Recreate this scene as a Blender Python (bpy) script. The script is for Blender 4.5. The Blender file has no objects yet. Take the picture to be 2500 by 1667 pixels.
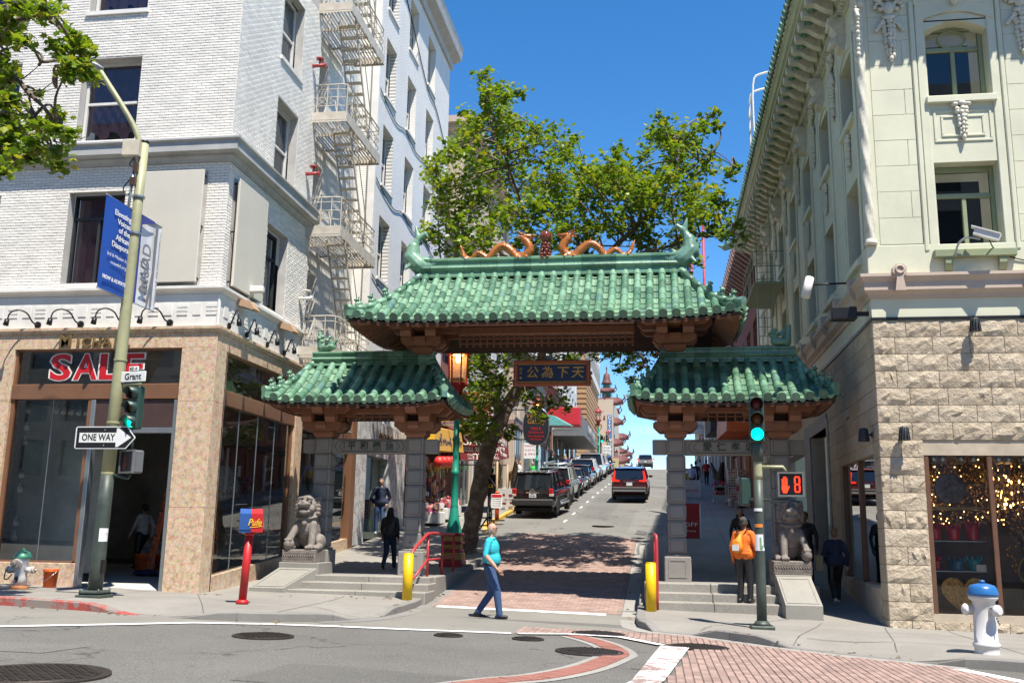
import bpy,bmesh,math,random
import numpy as np
from mathutils import Vector,Matrix,noise,geometry
sc=bpy.context.scene
COL=sc.collection
PI=math.pi
rad=math.radians
YAW,PITCH,ROLL,EYE=rad(8.775),rad(11.347),rad(0.98),1.6
cam=bpy.data.cameras.new('camera');camo=bpy.data.objects.new('camera',cam);COL.objects.link(camo)
fw=Vector((-math.sin(YAW)*math.cos(PITCH),math.cos(YAW)*math.cos(PITCH),math.sin(PITCH)))
rt=Vector((math.cos(YAW),math.sin(YAW),0));up=rt.cross(fw)
r2=math.cos(ROLL)*rt+math.sin(ROLL)*up;u2=math.cos(ROLL)*up-math.sin(ROLL)*rt
camo.matrix_world=Matrix(((r2 .x,u2 .x,-fw.x,0),(r2 .y,u2 .y,-fw.y,0),(r2 .z,u2 .z,-fw.z,EYE),(0,0,0,1)))
cam.sensor_width=36;cam.lens=2351.8/2500*36;cam.clip_start=0.1;cam.clip_end=2000
sc.camera=camo
SUN=Vector((.28,-.39,1)).normalized()
EL=math.asin(SUN.z);AZ=math.atan2(SUN.x,SUN.y)
w=bpy.data.worlds.new('World');sc.world=w;w.use_nodes=True
nt=w.node_tree;nt.nodes.clear()
sky=nt.nodes.new('ShaderNodeTexSky');sky.sky_type='NISHITA';sky.sun_disc=False
sky.sun_elevation=EL;sky.sun_rotation=AZ;sky.altitude=1500;sky.air_density=1.0;sky.dust_density=.1;sky.ozone_density=2.0
tcw=nt.nodes.new('ShaderNodeTexCoord');mpw=nt.nodes.new('ShaderNodeMapping');mpw.inputs['Scale'].default_value=(1.2,1.2,7)
nz=nt.nodes.new('ShaderNodeTexNoise');nz.inputs['Scale'].default_value=3.2;nz.inputs['Detail'].default_value=6;nz.inputs['Roughness'].default_value=.55
crw=nt.nodes.new('ShaderNodeValToRGB');crw.color_ramp.elements[0].position=.50;crw.color_ramp.elements[1].position=.74
sep=nt.nodes.new('ShaderNodeSeparateXYZ')
mrw=nt.nodes.new('ShaderNodeMapRange');mrw.inputs['From Min'].default_value=.0;mrw.inputs['From Max'].default_value=.22
mrw.inputs['To Min'].default_value=.75;mrw.inputs['To Max'].default_value=0.0
mlw=nt.nodes.new('ShaderNodeMath');mlw.operation='MULTIPLY'
mxw=nt.nodes.new('ShaderNodeMix');mxw.data_type='RGBA'
bg=nt.nodes.new('ShaderNodeBackground');bg.inputs['Strength'].default_value=.128
hsv=nt.nodes.new('ShaderNodeHueSaturation');hsv.inputs['Saturation'].default_value=1.32;hsv.inputs['Value'].default_value=1.0
out=nt.nodes.new('ShaderNodeOutputWorld')
L=nt.links.new
L(tcw.outputs['Generated'],mpw.inputs['Vector']);L(mpw.outputs['Vector'],nz.inputs['Vector']);L(nz.outputs['Fac'],crw.inputs['Fac'])
L(tcw.outputs['Generated'],sep.inputs[0]);L(sep.outputs['Z'],mrw.inputs['Value'])
L(crw.outputs['Color'],mlw.inputs[0]);L(mrw.outputs['Result'],mlw.inputs[1])
L(mlw.outputs[0],mxw.inputs['Factor']);L(sky.outputs['Color'],hsv.inputs['Color']);L(hsv.outputs['Color'],mxw.inputs['A']);mxw.inputs['B'].default_value=(7.0,7.2,7.6,1)
L(mxw.outputs['Result'],bg.inputs['Color']);L(bg.outputs[0],out.inputs['Surface'])
sl=bpy.data.lights.new('sun','SUN');sl.energy=5.0;sl.angle=rad(.53);sl.color=(1,.935,.83)
so=bpy.data.objects.new('sun',sl);COL.objects.link(so);so.rotation_euler=SUN.to_track_quat('Z','Y').to_euler()
sc.view_settings.view_transform='Standard';sc.view_settings.look='None';sc.view_settings.gamma=1
sc.view_settings.exposure=0.85;sc.view_settings.use_curve_mapping=False
sc.render.engine='CYCLES';sc.cycles.max_bounces=8;sc.cycles.transparent_max_bounces=12;sc.cycles.caustics_reflective=False;sc.cycles.caustics_refractive=False
class MB:
 def __init__(s):s.v=[];s.f=[];s.s=[];s.m=[];s.cm=0
 def add(s,vs,fs,sm=False):
  b=len(s.v);s.v+=[tuple(v)for v in vs]
  for f in fs:s.f.append(tuple(b+i for i in f));s.s.append(sm);s.m.append(s.cm)
  return s
 def box(s,x0,x1,y0,y1,z0,z1):
  return s.add([(x0,y0,z0),(x1,y0,z0),(x1,y1,z0),(x0,y1,z0),(x0,y0,z1),(x1,y0,z1),(x1,y1,z1),(x0,y1,z1)],[(0,3,2,1),(4,5,6,7),(0,1,5,4),(1,2,6,5),(2,3,7,6),(3,0,4,7)])
 def bbox(s,x0,x1,y0,y1,z0,z1,c=.01):
  c=min(c,abs(x1-x0)*.45,abs(y1-y0)*.45,abs(z1-z0)*.45)
  def ring(d,z,e):return[(x0+d+e,y0+d,z),(x1-d-e,y0+d,z),(x1-d,y0+d+e,z),(x1-d,y1-d-e,z),(x1-d-e,y1-d,z),(x0+d+e,y1-d,z),(x0+d,y1-d-e,z),(x0+d,y0+d+e,z)]
  vs=ring(c,z0,0.0001)+ring(0,z0+c,c)+ring(0,z1-c,c)+ring(c,z1,0.0001)
  fs=[tuple(range(7,-1,-1)),tuple(range(24,32))]
  for k in range(3):
   for i in range(8):j=(i+1)%8;fs.append((k*8+i,k*8+j,k*8+8+j,k*8+8+i))
  return s.add(vs,fs)
 def ob(s,c,h,M3=None):
  c=Vector(c);M3=M3 or Matrix.Identity(3)
  vs=[c+M3@Vector((sx*h[0],sy*h[1],sz*h[2]))for sz in(-1,1)for sx,sy in((-1,-1),(1,-1),(1,1),(-1,1))]
  return s.add(vs,[(0,3,2,1),(4,5,6,7),(0,1,5,4),(1,2,6,5),(2,3,7,6),(3,0,4,7)])
 def bar(s,a,b,wx,wy=None):
  a=Vector(a);b=Vector(b);d=b-a;l=d.length
  q=d.to_track_quat('Z','Y').to_matrix()
  return s.ob((a+b)/2,(wx/2,(wy or wx)/2,l/2),q)
 def tube(s,pts,r,n=8,caps=True,sm=True):
  pts=[Vector(p)for p in pts];k=len(pts)
  rs=r if isinstance(r,(list,tuple))else[r]*k
  vs=[];prev=None
  for i,p in enumerate(pts):
   t=(pts[min(i+1,k-1)]-pts[max(i-1,0)])
   if t.length<1e-9:t=Vector((0,0,1))
   t.normalize()
   if prev is None:
    a=Vector((0,0,1))if abs(t.z)<.9 else Vector((1,0,0))
    u=t.cross(a).normalized()
   else:
    u=(prev-t*prev.dot(t)).normalized()
   prev=u;v=t.cross(u)
   for j in range(n):
    an=2*PI*j/n;vs.append(p+(u*math.cos(an)+v*math.sin(an))*rs[i])
  fs=[(i*n+j,i*n+(j+1)%n,(i+1)*n+(j+1)%n,(i+1)*n+j)for i in range(k-1)for j in range(n)]
  s.add(vs,fs,sm)
  if caps:
   b=len(s.v)-len(vs)
   for idx in(list(range(n))[::-1],[(k-1)*n+j for j in range(n)]):
    s.f.append(tuple(b+i for i in idx));s.s.append(False);s.m.append(s.cm)
  return s
 def lathe(s,prof,c=(0,0,0),n=16,sm=True,M3=None):
  c=Vector(c);vs=[]
  for r_,z in prof:
   for j in range(n):
    p=Vector((r_*math.cos(2*PI*j/n),r_*math.sin(2*PI*j/n),z))
    vs.append(c+(M3@p if M3 else p))
  k=len(prof)
  fs=[(i*n+j,i*n+(j+1)%n,(i+1)*n+(j+1)%n,(i+1)*n+j)for i in range(k-1)for j in range(n)]
  s.add(vs,fs,sm);b=len(s.v)-len(vs)
  if prof[0][0]>1e-4:s.f.append(tuple(b+j for j in range(n))[::-1]);s.s.append(False);s.m.append(s.cm)
  if prof[-1][0]>1e-4:s.f.append(tuple(b+(k-1)*n+j for j in range(n)));s.s.append(False);s.m.append(s.cm)
  return s
 def ell(s,c,r,M3=None,nu=12,nv=8):
  c=Vector(c);prof=[]
  vs=[]
  for i in range(nv+1):
   th=PI*i/nv
   for j in range(nu):
    p=Vector((r[0]*math.sin(th)*math.cos(2*PI*j/nu),r[1]*math.sin(th)*math.sin(2*PI*j/nu),-r[2]*math.cos(th)))
    vs.append(c+(M3@p if M3 else p))
  fs=[(i*nu+j,i*nu+(j+1)%nu,(i+1)*nu+(j+1)%nu,(i+1)*nu+j)for i in range(nv)for j in range(nu)]
  return s.add(vs,fs,True)
 def prism(s,poly,a,b,ax='y'):
  def P(p,t):return{'y':(p[0],t,p[1]),'x':(t,p[0],p[1]),'z':(p[0],p[1],t)}[ax]
  n=len(poly);vs=[P(p,a)for p in poly]+[P(p,b)for p in poly]
  fs=[tuple(range(n)),tuple(range(2*n-1,n-1,-1))]+[(i,n+i,n+(i+1)%n,(i+1)%n)for i in range(n)]
  return s.add(vs,fs)
 def quad(s,*p):return s.add(p,[tuple(range(len(p)))])
 def merge(s,o,M4=None):
  b=len(s.v)
  s.v+=[tuple(M4@Vector(v))for v in o.v]if M4 else o.v
  for f,q,m in zip(o.f,o.s,o.m):s.f.append(tuple(b+i for i in f));s.s.append(q);s.m.append(m)
  return s
def world_off(p):
 v=Vector((0,0,0))
 while p is not None:v+=Vector(p.location);p=p.parent
 return v
def mesh_of(name,mb,mats,off=None):
 me=bpy.data.meshes.new(name)
 vs=mb.v if off is None else[(x-off.x,y-off.y,z-off.z)for x,y,z in mb.v]
 me.from_pydata(vs,[],mb.f)
 for m in(mats if isinstance(mats,(list,tuple))else[mats]):me.materials.append(m)
 me.polygons.foreach_set('use_smooth',mb.s);me.polygons.foreach_set('material_index',mb.m)
 me.update();return me
def tag(o,label=None,cat=None,group=None,kind=None):
 if label:o['label']=label
 if cat:o['category']=cat
 if group:o['group']=group
 if kind:o['kind']=kind
 return o
def link(name,data,parent=None,loc=(0,0,0),**k):
 o=bpy.data.objects.new(name,data);COL.objects.link(o);o.location=loc
 if parent is not None:o.parent=parent
 return tag(o,**k)
def part(name,mb,mats,parent=None,local=False,**k):
 off=None if(local or parent is None)else world_off(parent)
 return link(name,mesh_of(name,mb,mats,off),parent,**k)
def single(name,mb,mats,loc,label,cat,group=None,local=True,kind=None):
 me=mesh_of(name,mb,mats,None if local else Vector(loc))
 return link(name,me,None,loc,label=label,cat=cat,group=group,kind=kind)
def thing(name,label,cat,loc=(0,0,0),rz=0,group=None):
 o=link(name,None,None,loc,label=label,cat=cat,group=group);o.rotation_euler=(0,0,rz);o.empty_display_size=.2
 return o
def struct(name,mb,mats,parent=None,**k):return part(name,mb,mats,parent,kind='structure',**k)
def copy_tree(o,parent=None,loc=None,rz=None,label=None):
 c=o.copy();COL.objects.link(c)
 if parent is not None:c.parent=parent
 for ch in o.children:copy_tree(ch,c)
 if loc is not None:c.location=loc
 if rz is not None:c.rotation_euler=(0,0,rz)
 if label:c['label']=label
 return c
def rot(rx=0,ry=0,rz=0):return(Matrix.Rotation(rz,3,'Z')@Matrix.Rotation(ry,3,'Y')@Matrix.Rotation(rx,3,'X'))
def bez(p,n=8):
 p=[Vector(q)for q in p];o=[]
 for i in range(len(p)-1):
  a=p[max(i-1,0)];b=p[i];c=p[i+1];d=p[min(i+2,len(p)-1)]
  for k in range(n):
   t=k/n;o.append(.5*((2*b)+(c-a)*t+(2*a-5*b+4*c-d)*t*t+(3*b-a-3*c+d)*t**3))
 o.append(p[-1]);return o
class N:
 def __init__(s,name):
  s.m=bpy.data.materials.new(name);s.m.use_nodes=True;s.t=s.m.node_tree;s.t.nodes.clear()
  s.o=s.n('ShaderNodeOutputMaterial')
 def n(s,t,**k):
  q=s.t.nodes.new(t)
  for a,b in k.items():
   if hasattr(q,a):setattr(q,a,b)
  return q
 def l(s,a,b):s.t.links.new(a,b)
 def noise(s,scale,detail=4,rough=.6,vec=None,dim=None):
  q=s.n('ShaderNodeTexNoise');q.inputs['Scale'].default_value=scale;q.inputs['Detail'].default_value=detail;q.inputs['Roughness'].default_value=rough
  if vec is not None:s.l(vec,q.inputs['Vector'])
  return q.outputs['Fac']
 def ramp(s,fac,els):
  q=s.n('ShaderNodeValToRGB');r=q.color_ramp
  while len(r.elements)<len(els):r.elements.new(.5)
  for e,(p,c)in zip(r.elements,els):e.position=p;e.color=(*c,1)if len(c)==3 else c
  s.l(fac,q.inputs['Fac']);return q.outputs['Color']
 def mix(s,fac,a,b,mode='MIX'):
  q=s.n('ShaderNodeMix');q.data_type='RGBA';q.blend_type=mode
  for v,i in((fac,'Factor'),(a,'A'),(b,'B')):
   if isinstance(v,(int,float)):q.inputs[i].default_value=v
   elif isinstance(v,tuple):q.inputs[i].default_value=(*v,1)
   else:s.l(v,q.inputs[i])
  return q.outputs['Result']
 def math(s,op,a,b=0.0):
  q=s.n('ShaderNodeMath');q.operation=op
  for v,i in((a,0),(b,1)):
   if isinstance(v,(int,float)):q.inputs[i].default_value=v
   else:s.l(v,q.inputs[i])
  return q.outputs[0]
 def obj(s):return s.n('ShaderNodeTexCoord').outputs['Object']
 def pos(s):return s.n('ShaderNodeNewGeometry').outputs['Position']
 def bump(s,h,st=.3,d=.02):
  q=s.n('ShaderNodeBump');q.inputs['Strength'].default_value=st;q.inputs['Distance'].default_value=d;s.l(h,q.inputs['Height']);return q.outputs['Normal']
 def bsdf(s,col,rough=.6,metal=0,nrm=None,spec=.5,coat=0,sub=0,emit=None,es=0):
  q=s.n('ShaderNodeBsdfPrincipled')
  for v,i in((col,'Base Color'),(rough,'Roughness'),(metal,'Metallic')):
   if isinstance(v,tuple):q.inputs[i].default_value=(*v,1)
   elif isinstance(v,(int,float)):q.inputs[i].default_value=v
   else:s.l(v,q.inputs[i])
  q.inputs['Specular IOR Level'].default_value=spec;q.inputs['Coat Weight'].default_value=coat;q.inputs['Coat Roughness'].default_value=.05
  if nrm is not None:s.l(nrm,q.inputs['Normal'])
  if emit:q.inputs['Emission Color'].default_value=(*emit,1);q.inputs['Emission Strength'].default_value=es
  return q.outputs[0]
 def done(s,sh):s.l(sh,s.o.inputs['Surface']);return s.m
def sc3(c,k):return tuple(min(1,x*k)for x in c)
def mat(name,col,rough=.6,metal=0,var=.15,vs=3.0,bump=.0,bs=60,spec=.5,coat=0,dirt=0,dirtc=(.08,.07,.06),isl=0,wpos=False):
 n=N(name);P=n.pos()if wpos else n.obj()
 c=n.ramp(n.noise(vs,5,.65,P),[(.3,sc3(col,1-var)),(.7,sc3(col,1+var))])
 if isl:
  rp=n.n('ShaderNodeNewGeometry').outputs['Random Per Island']
  c=n.mix(1.0,c,n.ramp(rp,[(0,(1-isl,)*3),(1,(1+isl,)*3)]),'MULTIPLY')
 if dirt:
  d=n.ramp(n.noise(vs*.7+.3,8,.75,P),[(.52,(0,0,0)),(.75,(dirt,)*3)])
  c=n.mix(d,c,dirtc)
 nr=n.bump(n.noise(bs,4,.6,P),bump,.01)if bump else None
 return n.done(n.bsdf(c,rough,metal,nr,spec,coat))
def flat(name,col,rough=.5,metal=0,coat=0):return mat(name,col,rough,metal,var=.06,coat=coat)
def emis(name,col,st,base=None):
 n=N(name);return n.done(n.bsdf(base or col,.3,emit=col,es=st))
def glassm(name,tint=(.85,.9,.88),refl=1.0,rough=.0,minr=.06):
 n=N(name);tr=n.n('ShaderNodeBsdfTransparent');tr.inputs['Color'].default_value=(*tint,1)
 gl=n.n('ShaderNodeBsdfGlossy');gl.inputs['Roughness'].default_value=rough
 fr=n.n('ShaderNodeFresnel');fr.inputs['IOR'].default_value=1.5
 f=n.math('ADD',n.math('MULTIPLY',fr.outputs[0],refl),minr)
 mx=n.n('ShaderNodeMixShader');n.l(f,mx.inputs[0]);n.l(tr.outputs[0],mx.inputs[1]);n.l(gl.outputs[0],mx.inputs[2])
 return n.done(mx.outputs[0])
def text(s,size,m,parent,loc,rz=0,ex=.006,rx=PI/2,align='CENTER',shear=0,sx=1,name='lettering',fit=None,bold=0,local=False,M4=None,kind=None):
 cu=bpy.data.curves.new('txt','FONT');cu.body=s;cu.size=size;cu.extrude=ex;cu.align_x=align;cu.align_y='CENTER';cu.shear=shear;cu.resolution_u=3
 cu.offset=bold
 t=bpy.data.objects.new('txt',cu);COL.objects.link(t)
 dg=bpy.context.evaluated_depsgraph_get();me=bpy.data.meshes.new_from_object(t.evaluated_get(dg))
 bpy.data.objects.remove(t);bpy.data.curves.remove(cu)
 if fit and len(me.vertices):
  xs=[v.co.x for v in me.vertices];wd=max(xs)-min(xs);sx=fit/wd if wd>0 else 1
 T=M4 or(Matrix.Translation(Vector(loc))@Matrix.Rotation(rz,4,'Z')@Matrix.Rotation(rx,4,'X'))
 me.transform(T@Matrix.Diagonal((sx,1,1,1)))
 if parent is not None and not local:me.transform(Matrix.Translation(-world_off(parent)))
 me.materials.clear();me.materials.append(m);me.name=name
 return link(name,me,parent)
def cap_mesh(mb,p0,p1,r0,r1,n=10):
 p0=Vector(p0);p1=Vector(p1);d=(p1-p0);l=d.length or 1e-6;d=d/l
 pts=[];rs=[]
 for k in range(4):a=PI/2*(k/4);pts.append(p0-d*r0*math.cos(a));rs.append(max(r0*math.sin(a),r0*.05))
 pts.append(p0);rs.append(r0);pts.append(p1);rs.append(r1)
 for k in range(1,5):a=PI/2*(k/4);pts.append(p1+d*r1*math.sin(a));rs.append(max(r1*math.cos(a),r1*.05))
 mb.tube(pts,rs,n)
def blob(name,prims,voxel,mats,smooth=3,dec=None):
 """prims: ('e',c,r,M3,mat) or ('c',p0,p1,r0,r1,mat) -> one remeshed mesh, faces coloured by the closest primitive"""
 mb=MB()
 for p in prims:
  if p[0]=='e':mb.ell(p[1],p[2],p[3],14,10)
  else:cap_mesh(mb,*p[1:5])
 me=mesh_of('tmp',mb,[]);o=bpy.data.objects.new('tmp',me);COL.objects.link(o)
 md=o.modifiers.new('r','REMESH');md.mode='VOXEL';md.voxel_size=voxel;md.use_smooth_shade=True
 if smooth:s2=o.modifiers.new('s','SMOOTH');s2 .iterations=smooth;s2 .factor=.5
 if dec:d2=o.modifiers.new('d','DECIMATE');d2 .ratio=dec
 dg=bpy.context.evaluated_depsgraph_get();r=bpy.data.meshes.new_from_object(o.evaluated_get(dg))
 bpy.data.objects.remove(o);bpy.data.meshes.remove(me)
 n=len(r.polygons);cs=np.empty(n*3);r.polygons.foreach_get('center',cs);cs=cs.reshape(-1,3)
 best=np.full(n,1e9);idx=np.zeros(n,int)
 for p in prims:
  if p[0]=='e':
   q=cs-np.array(p[1]);
   if p[3]:q=q@np.array(p[3])
   rr=np.array(p[2]);d=(np.sqrt(((q/rr)**2).sum(1))-1)*rr.min()
  else:
   a,b=np.array(p[1],float),np.array(p[2],float);ab=b-a;t=np.clip(((cs-a)@ab)/(ab@ab+1e-9),0,1)
   d=np.sqrt(((cs-a-t[:,None]*ab)**2).sum(1))-(p[3]+(p[4]-p[3])*t)
  k=d<best;best[k]=d[k];idx[k]=p[-1]
 r.materials.clear()
 for m in mats:r.materials.append(m)
 r.polygons.foreach_set('material_index',idx.tolist());r.polygons.foreach_set('use_smooth',[True]*n)
 r.name=name;return r
FR=[(-500,0),(19,0),(20,.02),(21,.08),(22,.18),(60,4.284),(80,6.3),(100,8.2),(120,9.75),(130,10.4),(140,10.85),(150,11.1),(170,11.2),(500,6)]
FRX=[p[0]for p in FR];FRZ=[p[1]for p in FR]
def fr(y):return float(np.interp(y,FRX,FRZ))
def S0(x,y):
 k=min(1,max(0,1-(y-19)/8));y1=max(min(y,19),2)
 return.12-.022*max(-60,min(60,x))*k-.01*(y1-18)+.057*(1-k)+fr(y)
def Rd(x,y):return S0(x,y)-.14
def sm(t):t=max(0,min(1,t));return t*t*(3-2*t)
RAMPS=[(-8.35,15.2,.45,1.0),(-5.0,17.15,.45,.8),(.15,17.35,.35,.5),(2.75,15.2,.95,.7)]
def S(x,y):
 h=1.0
 for cx,cy,r0,r1 in RAMPS:h=min(h,sm((math.hypot(x-cx,y-cy)-r0)/r1))
 return Rd(x,y)+.012+.128*h
def sheet(poly,fn,step,off=0.0,skirt=0.0,box=None):
 """triangulated sheet over a polygon, following the height function"""
 xs=[p[0]for p in poly];ys=[p[1]for p in poly]
 pts=[];n=len(poly);edges=[]
 for i in range(n):
  a=poly[i];b=poly[(i+1)%n];l=math.hypot(b[0]-a[0],b[1]-a[1]);k=max(1,int(l/step))
  for j in range(k):pts.append(Vector((a[0]+(b[0]-a[0])*j/k,a[1]+(b[1]-a[1])*j/k)))
 m=len(pts);edges=[(i,(i+1)%m)for i in range(m)]
 bx=box or(min(xs),max(xs),min(ys),max(ys))
 nx=int((bx[1]-bx[0])/step);ny=int((bx[3]-bx[2])/step)
 def inside(x,y):
  c=False
  for i in range(n):
   x1,y1=poly[i];x2,y2=poly[(i+1)%n]
   if(y1>y)!=(y2>y)and x<(x2-x1)*(y-y1)/(y2-y1)+x1:c=not c
  return c
 for i in range(1,nx):
  for j in range(1,ny):
   x=bx[0]+i*step+(j%2)*.37*step;y=bx[2]+j*step
   if inside(x,y):pts.append(Vector((x,y)))
 r=geometry.delaunay_2d_cdt(pts,edges,[list(range(m))],1,1e-5)
 v2,fs=r[0],r[2]
 mb=MB();mb.add([(v.x,v.y,fn(v.x,v.y)+off)for v in v2],[tuple(f)for f in fs],True)
 if skirt:
  for i in range(m):
   a=pts[i];b=pts[(i+1)%m];za=fn(a.x,a.y)+off;zb=fn(b.x,b.y)+off
   mb.add([(a.x,a.y,za),(b.x,b.y,zb),(b.x,b.y,zb-skirt),(a.x,a.y,za-skirt)],[(0,3,2,1)])
 return mb
def strip(line,wid,fn,off,step=.4):
 mb=MB();P=[]
 for i in range(len(line)-1):
  a=Vector(line[i]);b=Vector(line[i+1]);k=max(1,int((b-a).length/step))
  for j in range(k):P.append(a+(b-a)*j/k)
 P.append(Vector(line[-1]));vs=[]
 for i,p in enumerate(P):
  t=(P[min(i+1,len(P)-1)]-P[max(i-1,0)]).normalized();q=Vector((-t.y,t.x))*wid/2
  for s_ in(1,-1):e=p+q*s_;vs.append((e.x,e.y,fn(e.x,e.y)+off))
 mb.add(vs,[(2*i,2*i+1,2*i+3,2*i+2)for i in range(len(P)-1)])
 return mb
def asphalt_mat(name,base,sp=.5):
 n=N(name);P=n.pos()
 big=n.ramp(n.noise(.35,5,.6,P),[(.3,sc3(base,.86)),(.7,sc3(base,1.12))])
 spk=n.ramp(n.noise(58,3,.8,P),[(.36,(1-sp,)*3),(.5,(1,1,1)),(.66,(1+sp*1.3,)*3)])
 c=n.mix(1.0,big,spk,'MULTIPLY')
 st=n.ramp(n.noise(1.1,6,.75,P),[(.58,(0,0,0)),(.72,(.35,)*3)])
 c=n.mix(st,c,sc3(base,.55))
 wv=n.n('ShaderNodeTexVoronoi');wv.feature='DISTANCE_TO_EDGE';wv.inputs['Scale'].default_value=.33
 dd=n.n('ShaderNodeVectorMath');dd.operation='ADD';nn=n.n('ShaderNodeTexNoise');nn.inputs['Scale'].default_value=1.6;nn.inputs['Detail'].default_value=5
 n.l(P,nn.inputs['Vector']);mm=n.n('ShaderNodeVectorMath');mm.operation='SCALE';mm.inputs['Scale'].default_value=1.2;n.l(nn.outputs['Color'],mm.inputs[0])
 n.l(P,dd.inputs[0]);n.l(mm.outputs[0],dd.inputs[1]);n.l(dd.outputs[0],wv.inputs['Vector'])
 cr=n.ramp(wv.outputs['Distance'],[(.0,(1,)*3),(.006,(.6,)*3),(.012,(0,)*3)])
 msk=n.ramp(n.noise(.5,3,.5,P),[(.47,(0,)*3),(.56,(.8,)*3)])
 c=n.mix(n.mix(1.0,cr,msk,'MULTIPLY'),c,(.03,.028,.026))
 return n.done(n.bsdf(c,.85,0,n.bump(n.noise(60,4,.7,P),.55,.012),.3))
def concrete_mat(name,base,joint=None,sp=.14):
 n=N(name);P=n.pos()
 c=n.ramp(n.noise(.6,6,.65,P),[(.28,sc3(base,.82)),(.72,sc3(base,1.12))])
 c=n.mix(1.0,c,n.ramp(n.noise(70,3,.7,P),[(.35,(1-sp,)*3),(.65,(1+sp,)*3)]),'MULTIPLY')
 st=n.ramp(n.noise(1.7,8,.8,P),[(.56,(0,0,0)),(.78,(.55,)*3)])
 c=n.mix(st,c,sc3(base,.5))
 gum=n.n('ShaderNodeTexVoronoi');gum.inputs['Scale'].default_value=1.4;n.l(P,gum.inputs['Vector'])
 g=n.ramp(gum.outputs['Distance'],[(.03,(.75,)*3),(.045,(0,)*3)])
 c=n.mix(g,c,(.06,.055,.05))
 return n.done(n.bsdf(c,.85,0,n.bump(n.noise(45,4,.7,P),.25,.008),.3))
m_asph=asphalt_mat('asphalt',(.135,.130,.118));m_asph2=asphalt_mat('asphalt_pale',(.21,.20,.175),.22)
m_conc=concrete_mat('sidewalk_concrete',(.255,.24,.215));m_curb=concrete_mat('curb_concrete',(.22,.21,.195));m_gut=concrete_mat('gutter_concrete',(.30,.29,.265))
m_pav=mat('brick_paver',(.30,.205,.172),.85,var=.14,vs=3,isl=.2,bump=.3,bs=80,dirt=.35,dirtc=(.12,.1,.09),wpos=True)
m_pavj=mat('paver_joint',(.17,.13,.11),.9,var=.2)
m_redbr=mat('red_paver',(.30,.125,.095),.8,var=.15,vs=9,isl=.2,bump=.3,bs=80,wpos=True)
def worn_paint(name,col,under,amt=.5):
 n=N(name);P=n.pos()
 f=n.ramp(n.noise(2.6,9,.78,P),[(amt-.04,(0,)*3),(amt+.03,(1,)*3)])
 c=n.mix(f,col,under);return n.done(n.bsdf(c,.7,0,n.bump(n.noise(60,3,.6,P),.3,.006)))
m_white=worn_paint('road_paint_white',(.78,.77,.74),(.22,.2,.18),.62)
m_stopp=worn_paint('stop_bar_paint',(.78,.77,.74),(.26,.18,.16),.53)
m_redp=worn_paint('red_curb_paint',(.36,.06,.045),(.24,.2,.18),.5);m_yelp=worn_paint('yellow_curb_paint',(.62,.36,.05),(.25,.22,.18),.58)
mb=MB();xs=[-600,-300,-150,-80,-60,-40,-25,-15,-10,-5,0,5,10,15,25,40,60,80,150,300,600];ys=[-300,-100,-40,-15,-5,0,5,10,15,18,20,22,25,30,40,50,60,80,100,120,130,140,150,170,200,300,450]
vs=[(x,y,Rd(x,y)-.06)for y in ys for x in xs];nx=len(xs)
mb.add(vs,[(j*nx+i,j*nx+i+1,(j+1)*nx+i+1,(j+1)*nx+i)for j in range(len(ys)-1)for i in range(nx-1)],True)
struct('ground',mb,m_asph2)
bush=sheet([(-45,-12),(45,-12),(45,19.2),(-45,19.2)],Rd,1.5,0)
struct('bush_street_road' if 0 else 'road',bush,m_asph)
grant=sheet([(-7.2,19.2),(2.5,19.2),(2.5,40),(2.5,145),(-7.2,145)],Rd,1.2,0)
struct('road',grant,asphalt_mat('asphalt_hill',(.17,.165,.15),.3))
WC=[(-45,15.9),(-12.5,15.85),(-11.3,15.8),(-9.7,15.65),(-8.8,15.4),(-8.0,15.25),(-7.4,15.25),(-6.8,15.35),(-6.25,15.55),(-5.7,15.95),(-5.3,16.55),(-5.08,17.3),(-5.0,18.2),(-5.0,28),(-5.3,31),(-6.6,37),(-6.6,140)]
EC=[(.9,140),(.9,42),(.5,37),(-.47,31.5),(-.47,19.2),(-.4,18.3),(-.15,17.65),(.5,17.3),(1.1,16.75),(1.7,16.1),(2.6,15.4),(3.5,14.9),(4.1,14.55),(4.8,14.4),(45,14.4)]
west=WC+[(-10.2,140),(-10.2,19.9),(-45,19.9)]
east=EC+[(45,20.2),(4.9,20.2),(4.9,140)]
cross=[(-14,12.3),(-9.06,12.65),(-8.06,13.7),(-7.21,14.6),(-6.16,15.05),(-5.14,15.3),(-4.07,15.45),(-2.35,15.8),(-1.4,16.6),(-.4,17.1),(-.35,18.3),(-.5,19.2),(-.5,20.35),(-5.05,20.35),(-5.1,17.0),(-5.6,16.0),(-6.8,15.45),(-8.0,15.35),(-9.7,15.75),(-14,15.9)]
struct('crosswalk',sheet(cross,Rd,.7,.004),m_asph2)
WS=struct('sidewalk',sheet(west,S,.35,0,.35,(-15,-5,15.2,27)),m_conc)
ES=struct('sidewalk',sheet(east,S,.35,0,.35,(-.5,8,14.4,27)),m_conc)
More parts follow.
